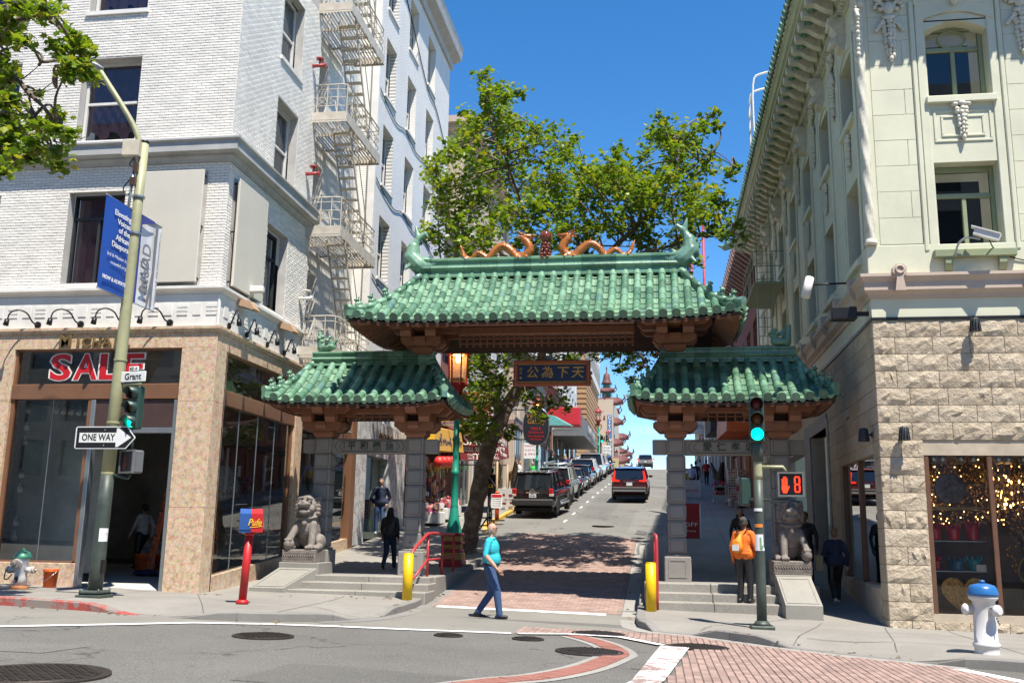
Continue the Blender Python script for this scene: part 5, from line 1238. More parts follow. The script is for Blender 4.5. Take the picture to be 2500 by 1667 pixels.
def drop(x,y,zt,zb,w_,plane='y',full=False,name='garland'):
 """hanging garland of leaves and fruit, optional scrolled cartouche on top"""
 r=random.Random(int(x*17+y*31+zt));P=[];n=int((zt-zb)/.085)
 def add(u,d,z,r3):
  c=(x+u,y-d,z)if plane=='y' else(x-d,y+u,z);rr=(r3[0],r3[1],r3[2])if plane=='y' else(r3[1],r3[0],r3[2]);mbx.ell(c,rr,None,7,5)
 mbx=MB()
 for i in range(n):
  t=i/n;z=zt-(zt-zb)*t;ww=w_*(1-.55*t)
  for s_ in(-1,0,1):add(s_*ww*.5+r.uniform(-.015,.015),.03+.03*(s_==0),z+r.uniform(-.02,.02),(ww*.36,.05,.06))
 add(0,.05,zb,(w_*.28,.05,.07));add(0,.05,zb-.06,(w_*.14,.035,.04))
 if full:
  for s_ in(-1,1):
   for k in range(9):a=k*.62;add(s_*(.17+.10*math.cos(a)*(1-k*.07)),.05,zt+.34+.12*math.sin(a)*(1-k*.07),(.045,.05,.045))
   for k in range(5):add(s_*(.12+.035*k),.05,zt+.02-.05*k,(.045,.045,.05))
   add(s_*.2,.06,zt+.5,(.09,.05,.06))
  add(0,.06,zt+.3,(.12,.06,.16));add(0,.07,zt+.55,(.12,.06,.08));add(0,.06,zt+.1,(.16,.05,.06))
 rp(name,mbx,m_cornu)
drop(4.87,YR-.01,12.25,11.42,.2,'y',True);drop(6.17,YR-.02,10.25,9.62,.16,'y');drop(6.17,YR-.02,10.36,10.2,.24,'y')
drop(7.45,YR-.01,12.25,11.42,.2,'y',True);drop(6.17,YR-.05,12.85,12.62,.3,'y')
mb=MB();H0,H1=7.52,12.6;k=60;nn=12;vs=[]
for i in range(k+1):
 z=H0+(H1-H0)*i/k
 for j in range(nn):a=2*PI*j/nn;rr=.085+.022*math.sin(3*a+z*9.0);vs.append((XR+.06+rr*math.cos(a),YR-.02+rr*math.sin(a),z))
mb.add(vs,[(i*nn+j,i*nn+(j+1)%nn,(i+1)*nn+(j+1)%nn,(i+1)*nn+j)for i in range(k)for j in range(nn)],True)
rp('rope_column',mb,m_cornu)
mb=MB();mb.lathe([(.0,7.42),(.12,7.42),(.13,7.46),(.10,7.5),(.10,7.53),(.0,7.54)],(XR+.06,YR-.02,0),12);mb.lathe([(.09,12.6),(.13,12.68),(.11,12.72),(.17,12.95),(.0,12.96)],(XR+.06,YR-.02,0),12);rp('rope_column_cap',mb,m_cornu)
mb=MB();mb.bbox(XR-.03,14,YR-.03,YR+.02,6.80,7.40,.012);mb.bbox(XR-.03,XR+.02,YR+.03,41.2,6.80,7.40,.012);rp('plinth',mb,m_green)
for i in range(7):
 y=19.95+2.93*i
 for z0,z1 in((7.3,9.1),(10.5,12.0)):
  mb=MB()
  for b in((y,y+.08,z0,z1),(y+1.22,y+1.3,z0,z1),(y+.08,y+1.22,z1-.1,z1),(y+.08,y+1.22,z0,z0+.06),(y+.6,y+.7,z0+.06,z1-.1)):mb.box(XR+.34,XR+.42,b[0],b[1],b[2],b[3])
  w_=part('window',mb,m_greend,RB);q=MB();q.quad((XR+.38,y,z0),(XR+.38,y+1.3,z0),(XR+.38,y+1.3,z1),(XR+.38,y,z1));part('pane',q,m_glass,w_)
  q=MB();q.box(XR+.9,XR+.95,y,y+1.3,z0,z1);part('room_back',q,m_dark,w_)
 for z0,z1,p_ in((10.36,10.5,.1),(7.14,7.28,.14)):mb=MB();mb.bbox(XR-p_,XR+.3,y-.08,y+1.38,z0,z1,.012);rp('window_sill',mb,m_green)
 for d in(-.26,-.12,1.32,1.46):mb=MB();mb.bbox(XR-(.05 if d in(-.26,1.46)else.028),XR+.001,y+d+.001,y+d+.119,7.4,12.4,.014);rp('window_surround',mb,m_green)
 mb=MB();mb.prism([(y,12.3)]+[(y+1.3*j/8,11.98+.2*math.sin(PI*j/8))for j in range(9)]+[(y+1.3,12.3)],XR-.03,XR+.34,'x');rp('arch_head',mb,m_green)
 drop(XR-.02,y+.65,10.2,9.5,.16,'x')
 mb=MB();mb.prism([(-.05,12.25),(-.22,12.35),(-.3,12.55),(-.26,12.75),(-.34,12.95),(0.0,13.0),(0.0,12.25)],y+.5,y+.8,'y')if 0 else mb.merge(MB().add([(XR+a,y+b,c)for b in(.48,.82)for a,c in((0,12.2),(-.16,12.26),(-.26,12.42),(-.2,12.6),(-.3,12.78),(-.36,13.0),(0,13.0))],[(0,1,2,3,4,5,6),(13,12,11,10,9,8,7)]+[(k,7+k,7+(k+1)%7,(k+1)%7)for k in range(7)]))
 mb.tube([(XR-.27,y+.46,12.42),(XR-.27,y+.84,12.42)],.09,10);mb.tube([(XR-.31,y+.46,12.86),(XR-.31,y+.84,12.86)],.07,10);rp('console',mb,m_cornu)
 drop(XR-.02,y-.85,12.3,11.3,.22,'x',True)
EX,EZ=.98,14.15
def rcorn(prof,m,name,y1=40.6):
 mb=MB();n=len(prof);vs=[]
 for p,z in prof:vs+=[(14,YR-p,z),(XR-p,YR-p,z),(XR-p,y1,z)]
 fs=[(i*3+k+1,i*3+k,(i+1)*3+k,(i+1)*3+k+1)for i in range(n-1)for k in range(2)];fs.append(tuple(i*3+2 for i in range(n)));mb.add(vs,fs);return rp(name,mb,m)
m_corn=mat('cornice_green_paint',(.42,.44,.29),.6,var=.12,vs=2,dirt=.35,dirtc=(.2,.2,.13),wpos=True)
rcorn([(0,12.95),(.04,12.96),(.04,13.02),(.07,13.04),(.07,13.20),(.14,13.24),(.2,13.32),(.22,13.42),(.22,13.5),(.84,13.62),(.84,13.72),(.90,13.74),(.93,13.86),(.98,13.9),(.98,14.0),(.4,14.3),(0,14.9)],m_corn,'cornice')
def along():
 s_=[]
 y=YR-.6
 return s_
for i in range(38):
 y=YR-.55+i*.56
 mb=MB();mb.add([(XR+a,y+b,c)for b in(-.1,.1)for a,c in((-.22,13.2),(-.4,13.26),(-.6,13.4),(-.8,13.42),(-.82,13.6),(-.22,13.52))],[(0,1,2,3,4,5),(11,10,9,8,7,6)]+[(k,6+k,6+(k+1)%6,(k+1)%6)for k in range(6)]);rp('modillion',mb,m_cornu)
 mb=MB();c=Vector((XR-.62,y+.28,13.50))
 for k in range(10):a=2*PI*k/10;mb.ell(c+Vector((.085*math.cos(a),.085*math.sin(a),-.03)),(.05,.05,.045),None,6,5)
 mb.ell(c+Vector((0,0,-.05)),(.06,.06,.06),None,8,6);rp('rosette',mb,m_tile)
for i in range(12):
 x=XR-.35+i*.56
 mb=MB();mb.add([(x+b,YR+a,c)for b in(-.1,.1)for a,c in((-.22,13.2),(-.4,13.26),(-.6,13.4),(-.8,13.42),(-.82,13.6),(-.22,13.52))],[(5,4,3,2,1,0),(6,7,8,9,10,11)]+[((k+1)%6,6+(k+1)%6,6+k,k)for k in range(6)]);rp('modillion',mb,m_cornu)
 mb=MB();c=Vector((x+.28,YR-.62,13.50));mb.ell(c,(.13,.13,.08),None,10,6);rp('rosette',mb,m_tile)
for i in range(150):
 y=YR-.05+i*.14;mb=MB();mb.box(XR-.16,XR-.06,y,y+.075,13.06,13.19);rp('dentil',mb,m_cornu)
for i in range(40):
 x=XR+i*.14;mb=MB();mb.box(x,x+.075,YR-.16,YR-.06,13.06,13.19);rp('dentil',mb,m_cornu)
stT=MB()
def etile(c,u):
 mb=MB();s_=Vector((-u.y,u.x,0));up_=Vector((0,0,1));d=(u-up_*.45).normalized();nn=s_.cross(d).normalized();nn=nn if nn.z>0 else-nn
 for L_,rr in((0,.085),):
  q=barrel_mb(True,.5);mb.merge(q,Matrix.Translation(c)@Matrix(((s_.x,d.x,nn.x,0),(s_.y,d.y,nn.y,0),(s_.z,d.z,nn.z,0),(0,0,0,1))))
 return mb
for i in range(74):rp('roof_tile',etile(Vector((XR-.82,YR-.9+i*.285,14.12)),Vector((-1,0,0))),m_tile)
for i in range(28):rp('roof_tile',etile(Vector((XR-.7+i*.285,YR-.82,14.12)),Vector((0,-1,0))),m_tile)
m_rust=mat('rust_tile_course',(.22,.09,.05),.7,var=.2);rcorn([(.99,13.99),(1.02,13.99),(1.02,14.05),(.99,14.06)],m_rust,'rust_course')
P=[('c',(XR-.8,40.4,14.0),(XR-1.25,41.2,14.0),.2,.14,0),('c',(XR-1.25,41.2,14.0),(XR-1.5,41.7,14.25),.14,.05,0),('e',(XR-1.15,41.0,14.15),(.14,.2,.14),None,0)]
me=blob('eave_dragon',P,.03,[m_tile],1);me.transform(Matrix.Translation(-world_off(RB)));link('eave_dragon',me,RB)
def rbelt(prof,m,name):
 mb=MB();n=len(prof);vs=[]
 for p,z in prof:vs+=[(14,YR-p,z),(XR-p,YR-p,z),(XR-p,41.2,z)]
 mb.add(vs,[(i*3+k+1,i*3+k,(i+1)*3+k,(i+1)*3+k+1)for i in range(n-1)for k in range(2)]);rp(name,mb,m)
rbelt([(0,6.30),(.03,6.31),(.05,6.38),(.10,6.42),(.14,6.46),(.14,6.62),(.17,6.66),(.22,6.72),(.22,6.78),(.02,6.83)],m_belt,'belt_course')
for x in(4.72,7.2):
 mb=MB();mb.prism([(x-.1,6.42),(x+.1,6.42),(x+.06,6.70),(x+.13,6.78),(x+.13,6.88),(x+.07,6.95),(x-.07,6.95),(x-.13,6.88),(x-.13,6.78),(x-.06,6.70)],YR-.26,YR-.1,'y');mb.tube([(x+.075*math.cos(a*PI/8),YR-.27,6.84+.075*math.sin(a*PI/8))for a in range(17)],.02,6,False);rp('keystone',mb,m_belt)
for i in range(12):
 y=20.3+i*1.75;mb=MB();mb.add([(XR+a,y+b,c)for b in(-.08,.08)for a,c in((-.1,6.42),(-.26,6.6),(-.27,6.92),(-.1,6.95))],[(0,1,2,3),(7,6,5,4)]+[(k,4+k,4+(k+1)%4,(k+1)%4)for k in range(4)]);rp('keystone',mb,m_belt)
mb=MB();mb.box(XR-.03,14,YR-.03,YR+.05,5.87,5.93);mb.box(XR-.03,XR+.05,YR+.05,41,5.87,5.93);rp('flashing',mb,m_blk)
def stone_block(plane,a,b,z0,z1,rr,depth=.036):
 nu,nv=6,3;mb=MB();vs=[];g=.006
 for j in range(nv+1):
  for i in range(nu+1):
   u=a+g+(b-a-2*g)*i/nu;z=z0+g+(z1-z0-2*g)*j/nv;edge=i in(0,nu)or j in(0,nv)
   d=.006 if edge else depth*(.7+rr.uniform(-.62,.62));
   if not edge:u+=rr.uniform(-.045,.045);z+=rr.uniform(-.035,.035)
   vs.append((u,YR-d,z)if plane=='y' else(XR-d*.7,u,z))
 base=len(vs)
 vs+=[((a+g)if plane=='y' else XR+.04,(YR+.04)if plane=='y' else a+g,z0+g),((b-g)if plane=='y' else XR+.04,YR+.04 if plane=='y' else b-g,z0+g),((b-g)if plane=='y' else XR+.04,YR+.04 if plane=='y' else b-g,z1-g),((a+g)if plane=='y' else XR+.04,YR+.04 if plane=='y' else a+g,z1-g)]
 w_=nu+1
 fs=[(j*w_+i,j*w_+i+1,(j+1)*w_+i+1,(j+1)*w_+i)for j in range(nv)for i in range(nu)]
 fs+=[tuple([base,base+1]+[i for i in range(nu,-1,-1)]),tuple([base+3,base]+[j*w_ for j in range(0,nv+1)]),tuple([base+1,base+2]+[j*w_+nu for j in range(nv,-1,-1)]),tuple([base+2,base+3]+[nv*w_+i for i in range(nu+1)])]
 if plane=='x':fs=[f[::-1]for f in fs]
 return mb.add(vs,fs)
rr=random.Random(21);ch=.335
for j in range(18):
 z1=5.865-j*ch;z0=z1-ch;z0=max(z0,-.12)
 u=XR;k=0;xe=8.6 if z0>3.2 else 5.0
 if j>=17:xe=5.0
 first=True
 while u<xe-.02:
  w_=(.40 if j%2 else.62)if first else rr.uniform(.62,.80);first=False
  b=u+w_;b=xe if xe-b<.25 else min(b,xe)
  rp('stone_block',stone_block('y',u,b,z0,z1,rr),m_stone);u=b
 for v0,v1 in([(YR,25.0)]if z0>3.30 else[(YR,20.0),(23.75,24.95)]):
  v=v0;first=True
  if z1<.05:continue
  while v<v1-.02:
   w_=(.62 if j%2 else.40)if first and v0==YR else rr.uniform(1.1,1.6)if z0>3.3 else.6;first=False
   b=v+w_;b=v1 if v1-b<.3 else min(b,v1)
   rp('stone_block',stone_block('x',v,b,z0,z1,rr,.02),m_stone);v=b
for x0,x1 in((5.0,5.62),(5.62,6.3),(6.3,7.0),(7.0,7.7)):rp('stone_block',stone_block('y',x0,x1,-.15,.16,rr),m_stone)
for y0,y1,za,zb in((20.0,21.3,-.05,.72),(21.3,22.6,.0,.76),(22.6,23.75,.1,.8)):mb=MB();mb.bbox(XR-.02,XR+.3,y0+.003,y1-.003,za,zb,.012);rp('sill_stone',mb,m_stone)
mb=MB();mb.bbox(XR-.012,XR+.0,22.05,22.62,4.12,4.50,.004);rp('plaque_stone',mb,mat('etched_plate',(.42,.33,.24),.6));text('GRANT',.11,m_char,RB,(XR-.014,22.33,4.28),rz=-PI/2,ex=.001,fit=.4)
mb=MB();mb.box(XR-.03,XR+.3,24.95,25.2,-.2,4.6);mb.box(XR-.03,XR+.3,25.2,27.95,4.4,4.75);mb.box(XR-.03,XR+.3,27.95,29.0,.2,4.75);rp('doorway_stone',mb,mat('gray_doorway_stone',(.20,.19,.18),.6,var=.2));mb=MB();mb.box(XR+.8,XR+.9,25.2,27.95,.4,4.4);rp('doorway_back',mb,m_dark)
m_shopr=glassm('shop_glass_right',(.95,.95,.93),1.0,0,.035)
m_wood=mat('window_wood',(.13,.065,.04),.4,var=.15);m_gilt=mat('brass_trim',(.30,.19,.07),.3,.8,var=.15)
for b in((5.0,5.09,.18,3.23),(6.14,6.23,.18,3.23),(7.4,7.48,.18,3.23)):mb=MB();mb.bbox(b[0],b[1],YR+.03,YR+.14,b[2],b[3],.01);rp('window_post',mb,m_wood)
mb=MB();mb.bbox(5.09,6.14,YR+.03,YR+.13,.18,.28,.01);mb.bbox(6.23,9,YR+.03,YR+.13,.18,.28,.01);rp('window_rail',mb,m_gilt)
for x0,x1 in((5.09,6.14),(6.23,7.4),(7.48,9.5)):q=MB();q.quad((x0,YR+.09,.28),(x1,YR+.09,.28),(x1,YR+.09,3.23),(x0,YR+.09,3.23));rp('shop_window',q,m_shopr)
q=MB();q.quad((XR+.12,20.0,.78),(XR+.12,23.75,.8),(XR+.12,23.75,3.31),(XR+.12,20.0,3.31));rp('shop_window',q,m_shopr)
for y in(20.0,21.9,23.67):mb=MB();mb.bbox(XR+.06,XR+.16,y,y+.08,.75,3.31,.01);rp('window_post',mb,m_wood)
m_warm=mat('shop_back_wall',(.12,.07,.03),.8,var=.4,vs=2)
mb=MB();mb.quad((4.3,YR+.2,.27),(12,YR+.2,.27),(12,24.5,.27),(4.3,24.5,.27));rp('shop_floor',mb,m_wood)
mb=MB();mb.quad((4.3,24.4,.2),(12,24.4,.2),(12,24.4,3.4),(4.3,24.4,3.4));mb.quad((12,YR,.2),(12,24.4,.2),(12,24.4,3.4),(12,YR,3.4));mb.quad((4.3,YR+.2,3.36),(12,YR+.2,3.36),(12,24.4,3.36),(4.3,24.4,3.36));mb.quad((5.35,21.1,.3),(7.1,21.1,.3),(7.1,21.1,1.75),(5.35,21.1,1.75));rp('shop_wall',mb,m_warm)
m_bulb=emis('lit_crystal',(1,.5,.13),9);m_cry=mat('gold_crystal',(.55,.34,.10),.2,.5,isl=.6)
def chandelier(x,y,z,R1,lab):
 t=thing('chandelier',lab,'chandelier',(x,y,z),0,'lit crystal chandeliers in the right shop');r=random.Random(int(x*100))
 mb,bl=MB(),MB()
 for tier in range(6):
  rr_=R1*(1-.15*tier)if tier<3 else R1*.5*(1-.2*(tier-3));zz=-.12*tier
  nb=int(rr_*70)
  for k in range(nb):
   a=2*PI*k/nb;c=(rr_*math.cos(a),rr_*math.sin(a),zz+r.uniform(-.03,.03))
   (bl if r.random()<.10 else mb).ell(c,(.016,.016,.035),None,5,4)
 part('crystals',mb,m_cry,t,local=True);part('bulbs',bl,m_bulb,t,local=True)
 mb=MB();mb.tube([(0,0,.3),(0,0,-.4)],.02,6);part('stem',mb,m_gilt,t,local=True)
chandelier(6.75,20.6,2.95,.42,'gold chandelier nearest the window glass of the right shop');chandelier(5.9,22.2,3.0,.5,'gold chandelier deep in the shop above the shelves');chandelier(7.3,21.8,2.9,.5,'gold chandelier at the right edge behind the shop glass');chandelier(5.2,22.8,2.7,.3,'small chandelier seen through the side shop window')
mb,bl=MB(),MB();r=random.Random(6)
for k in range(1500):
 c=(r.uniform(4.6,8.5),r.uniform(20.6,23.5),r.uniform(2.0,3.32));(bl if k%9==0 else mb).ell(c,(.02,.02,.03)if k%9 else(.011,.011,.014),None,5,4)
rp('hanging_crystals',mb,m_cry,kind='stuff');rp('crystal_lights',bl,m_bulb,kind='stuff')
for z in(1.62,1.06):mb=MB();mb.box(5.12,6.1,YR+.35,YR+.75,z,z+.012);rp('glass_shelf',mb,m_alu)
mb=MB();mb.box(5.12,6.1,YR+.35,YR+.8,2.22,2.27);rp('glass_shelf',mb,m_gilt)
m_redg=mat('red_glass',(.62,.02,.025),.1,var=.3);m_blug=mat('blue_glass',(.05,.15,.24),.1,var=.4);m_tealg=mat('teal_glass',(.05,.32,.34),.1);m_amb=mat('amber_glitter',(.62,.34,.08),.4,.1,var=.6,vs=30,bump=.8,bs=60)
def vase(x,z,m,lab,h=.26,r_=.12,fl=True):
 mb=MB();n=14;prof=[(.0,0),(r_*.75,0),(r_*.85,h*.1),(r_*.95,h*.7),(r_*1.1,h),(r_*1.02,h),(r_*.85,h*.7)];mb.lathe(prof,(0,0,0),n)
 if fl:
  for k in range(9):a=2*PI*k/9;mb.ell((r_*1.08*math.cos(a),r_*1.08*math.sin(a),h+.02),(.02,.02,.05),None,5,4)
 single('vase',mb,m,(x,YR+.52,z),lab,'vase','glass vases on the shop shelves')
vase(5.24,1.635,m_redg,'red glass vase at the left end of the upper shop shelf');vase(5.58,1.635,m_redg,'brightest red vase in the middle of the upper shop shelf');vase(5.93,1.635,m_redg,'red fluted vase at the right end of the upper shop shelf',.32)
vase(5.24,1.075,m_redg,'dark red tumbler at the left end of the lower shop shelf',.22,.07);vase(5.60,1.075,m_blug,'blue black fluted bowl in the middle of the lower shop shelf',.2,.14);vase(5.92,1.075,m_tealg,'teal fluted bowl at the right end of the lower shop shelf',.22,.13)
mb=MB();mb.lathe([(.0,.0),(.25,.01),(.30,.04),(.28,.05),(.12,.03),(.0,.03)],(0,0,0),24,True,rot(PI/2,0,0));t=single('display_plate',mb,mat('patterned_plate',(.12,.07,.06),.3,var=.9,vs=14),(5.58,YR+.55,2.62),'round patterned display plate high in the shop window','plate')
def heart():
 pts=[]
 for k in range(40):a=2*PI*k/40;pts.append((16*math.sin(a)**3*.026,(13*math.cos(a)-5*math.cos(2*a)-2*math.cos(3*a)-math.cos(4*a))*.026))
 mb=MB();mb.prism(pts,-.04,.04,'y');r=random.Random(3)
 for k in range(160):
  a=r.uniform(0,2*PI);s_=math.sqrt(r.random())*.93;mb.ell((16*math.sin(a)**3*.026*s_,-.04,(13*math.cos(a)-5*math.cos(2*a)-2*math.cos(3*a)-math.cos(4*a))*.026*s_),(.025,.015,.02),None,5,4)
 return mb
single('heart_ornament',heart(),m_amb,(5.68,YR+.45,.64),'amber glitter heart ornament leaning on the shop floor','ornament')
t=thing('ornament_tree','golden wire tree with round amber fruit in the shop window','ornament',(6.75,YR+.45,.29));r=random.Random(12)
mb=MB();mb.tube(bez([(0,0,0),(.12,0,.4),(-.08,0,.8),(.1,0,1.2),(0,0,1.6)],6),.022,6);mb.lathe([(.16,0),(.16,.03),(.03,.08)],(0,0,0),12)
fr_=MB()
for k in range(34):
 z=r.uniform(.7,1.85);a=r.uniform(0,2*PI);l=r.uniform(.08,.3);e=(l*math.cos(a),l*.6*math.sin(a),z+r.uniform(0,.15));mb.tube([(0,0,z-.1),e],.006,4);fr_.ell(e,(.034,.034,.034),None,7,5)
part('stem',mb,m_gilt,t,local=True);part('fruit',fr_,mat('amber_fruit',(.5,.27,.04),.2,.7),t,local=True,kind='stuff')
t=thing('ornament_tree','pale twig ornament with white berries in the side shop window','ornament',(4.75,22.2,.8));mb=MB();fr_=MB()
for k in range(16):a=r.uniform(0,2*PI);e=(.3*math.cos(a)*r.random(),.4*math.sin(a)*r.random(),r.uniform(.7,1.5));mb.tube(bez([(0,0,0),(e[0]*.3,e[1]*.3,.4),e],4),.008,4);fr_.ell(e,(.05,.05,.05),None,7,5)
part('twigs',mb,m_gilt,t,local=True);part('berries',fr_,m_cornu,t,local=True,kind='stuff')
mb=MB();mb.bbox(-.09,.09,-.005,.005,0,.12,.002);single('price_card',mb,mat('white_card',(.75,.73,.68),.6),(5.98,YR+.32,1.08),'small white price card on the lower shop shelf','card')
for i,x in enumerate((5.22,5.42,5.72,5.98,6.4,6.62,6.85)):
 mb=MB();mb.tube([(0,0,0),(0,0,-.06)],.015,6);mb.tube([(0,0,-.05),(.03*(-1)**i,-.05,-.24)],[.075,.075],10);single('spot_lamp',mb,m_alu,(x,YR+.3,3.34),'silver spot lamp hanging at the top of the right shop window','spot lamp','spot lamps along the top of the right shop window')
def cone_light(loc,rz,lab):
 t=thing('wall_light',lab,'wall light',loc,rz,'black ribbed wall lights on the stone');mb=MB()
 for k in range(12):a=2*PI*k/12;mb.bar((.075*math.cos(a),-.16+.075*math.sin(a),.11),(.10*math.cos(a),-.16+.10*math.sin(a),-.13),.022)
 mb.lathe([(.0,.13),(.07,.13),(.095,-.13),(.0,-.12)],(0,-.16,0),14);part('shade',mb,mat('dark_gray_metal',(.05,.052,.055),.45,.4),t,local=True)
 mb=MB();mb.tube([(0,0,0),(0,-.1,.0)],.02,6);mb.lathe([(.05,0),(.05,.02)],(0,0,0),10,False,rot(PI/2,0,0));part('arm',mb,m_blk,t,local=True)
cone_light((4.62,YR-.04,3.62),0,'black ribbed wall light left of the shop window on the front stone');cone_light((6.05,YR-.04,5.72),0,'black ribbed wall light high on the front under the beige band');cone_light((XR-.03,19.9,3.66),-PI/2,'black ribbed wall light on the shaded side near the corner')
t=thing('floodlight','black box floodlight projecting from the corner under the beige band','floodlight',(XR-.02,19.75,6.05));mb=MB();mb.bbox(-.72,-.22,-.14,.14,-.1,.16,.02);part('housing',mb,m_blk,t,local=True);mb=MB();mb.bar((-.22,0,.03),(.02,0,.03),.08);part('arm',mb,m_blk,t,local=True)
t=thing('security_camera','white bullet camera below the first floor window on the front','camera',(6.2,YR-.2,7.22));mb=MB();mb.ob((.12,-.25,.22),(.24,.07,.07),rot(0,.42,-.3));mb.ob((.10,-.26,.30),(.27,.08,.012),rot(0,.42,-.3));part('housing',mb,m_winw,t,local=True);mb=MB();mb.tube(bez([(.0,-.2,.15),(-.2,-.1,.22),(-.36,-.05,.1),(-.4,.05,-.12)],4),.022,6);part('arm',mb,m_alu,t,local=True)
mb=MB();mb.tube(bez([(6.4,YR-.3,7.38),(6.6,YR-.1,7.2),(7.1,YR-.05,7.02),(7.9,YR-.05,6.9)],5),.012,5);single('camera_cable',MB().merge(mb,Matrix.Translation((-6.4,-(YR-.3),-7.38))),m_blk,(6.4,YR-.3,7.38),'black cable drooping from the front camera to the right','cable')
t=thing('security_camera','white bullet camera on a long arm from the shaded side wall','camera',(XR-.05,20.6,6.95));mb=MB();mb.tube([(0,0,0),(-.95,-.5,-.15)],.022,6);part('arm',mb,m_blk,t,local=True);mb=MB();mb.tube([(-1.0,-.5,.0),(-1.12,-.55,-.42)],[.09,.10],10);part('housing',mb,m_winw,t,local=True)
t=thing('fire_escape','green iron fire escape hanging on the shaded side of the green building','fire escape',(XR,34,6.6));m_fe=mat('green_iron',(.30,.34,.24),.6,var=.1)
for z in(6.7,9.9):
 mb=MB();mb.bbox(XR-1.05,XR-.05,31.6,35.2,z-.06,z+.02,.02);part('platform',mb,m_fe,t)
 for x,ys in((XR-1.05,(31.6,32.5,33.4,34.3,35.2)),):
  for y in ys:mb=MB();mb.bar((x,y,z),(x,y,z+1.05),.03);part('baluster',mb,m_fe,t)
 for zz in(.55,1.05):mb=MB();mb.tube([(XR,31.6,z+zz),(XR-1.05,31.6,z+zz),(XR-1.05,35.2,z+zz),(XR,35.2,z+zz)],.018,5);part('handrail',mb,m_fe,t)
for x in(XR-.9,XR-.45):mb=MB();mb.bar((x,31.9,6.7),(x,31.9,13.2),.035);part('stringer',mb,m_fe,t)
for k in range(20):mb=MB();mb.bar((XR-.9,31.9,6.9+k*.31),(XR-.45,31.9,6.9+k*.31),.02);part('rung',mb,m_fe,t)
for x in(XR-.9,XR-.45):mb=MB();mb.bar((x,31.8,6.6),(x+.1,31.5,3.8),.04);part('drop_ladder',mb,m_fe,t)
t=thing('roof_ladder','white steel ladder frame rising above the green tiled eave','ladder',(XR-.6,31,14.2))
for y in(30.2,31.4):mb=MB();mb.tube(bez([(XR-1.0,y,14.0),(XR-1.0,y,16.2),(XR-.7,y,16.6),(XR-.1,y,16.6),(XR,y,16.2),(XR,y,14.4)],4),.035,6);part('rail',mb,m_winw,t)
for k in range(4):mb=MB();mb.bar((XR-1.0,30.2,14.6+k*.5),(XR-1.0,31.4,14.6+k*.5),.04);part('rung',mb,m_winw,t)
def leaf_mat(name,cols):
 n=N(name);isl=n.n('ShaderNodeNewGeometry').outputs['Random Per Island'];oi=n.n('ShaderNodeObjectInfo').outputs['Random']
 c=n.ramp(n.math('FRACT',n.math('ADD',isl,oi)),cols)
 d=n.bsdf(c,.42,0,None,.45);t=n.n('ShaderNodeBsdfTranslucent');n.l(n.mix(1.0,c,(1.0,.95,.35),'MULTIPLY'),t.inputs['Color'])
 m=n.n('ShaderNodeMixShader');m.inputs[0].default_value=.5;n.l(d,m.inputs[1]);n.l(t.outputs[0],m.inputs[2]);return n.done(m.outputs[0])
m_leaf=leaf_mat('plane_leaf',[(0,(.075,.15,.016)),(.3,(.14,.245,.022)),(.65,(.22,.335,.03)),(.9,(.34,.39,.04)),(1,(.38,.35,.05))])
def bark_mat():
 n=N('plane_bark');P=n.obj()
 c=n.ramp(n.noise(3.5,7,.7,P),[(.35,(.085,.06,.042)),(.5,(.15,.11,.08)),(.62,(.26,.21,.16)),(.75,(.12,.09,.065))])
 return n.done(n.bsdf(c,.9,0,n.bump(n.noise(9,8,.75,P),.8,.05)))
m_bark=bark_mat()
LEAF=[(0,-.5),(.12,-.42),(.40,-.30),(.28,-.12),(.52,.10),(.22,.14),(.0,.55),(-.22,.14),(-.52,.10),(-.28,-.12),(-.40,-.30),(-.12,-.42)]
def add_leaf(mb,c,size,r,droop=.35):
 n_=Vector((r.gauss(0,.55),r.gauss(0,.55)-.1,1)).normalized();a=r.uniform(0,2*PI)
 t=n_.cross(Vector((math.cos(a),math.sin(a),.1))).normalized();b=n_.cross(t)
 b=(b-Vector((0,0,droop*r.random()))).normalized();s_=size*r.uniform(.65,1.25)
 k=len(mb.v);c=Vector(c);fold=r.uniform(.0,.18)*s_
 mb.v.append(tuple(c))
 for u,v in LEAF:mb.v.append(tuple(c+t*(u*s_)+b*(v*s_)-n_*(abs(u)*fold)))
 m=len(LEAF)
 for i in range(m):mb.f.append((k,k+1+i,k+1+(i+1)%m));mb.s.append(False);mb.m.append(0)
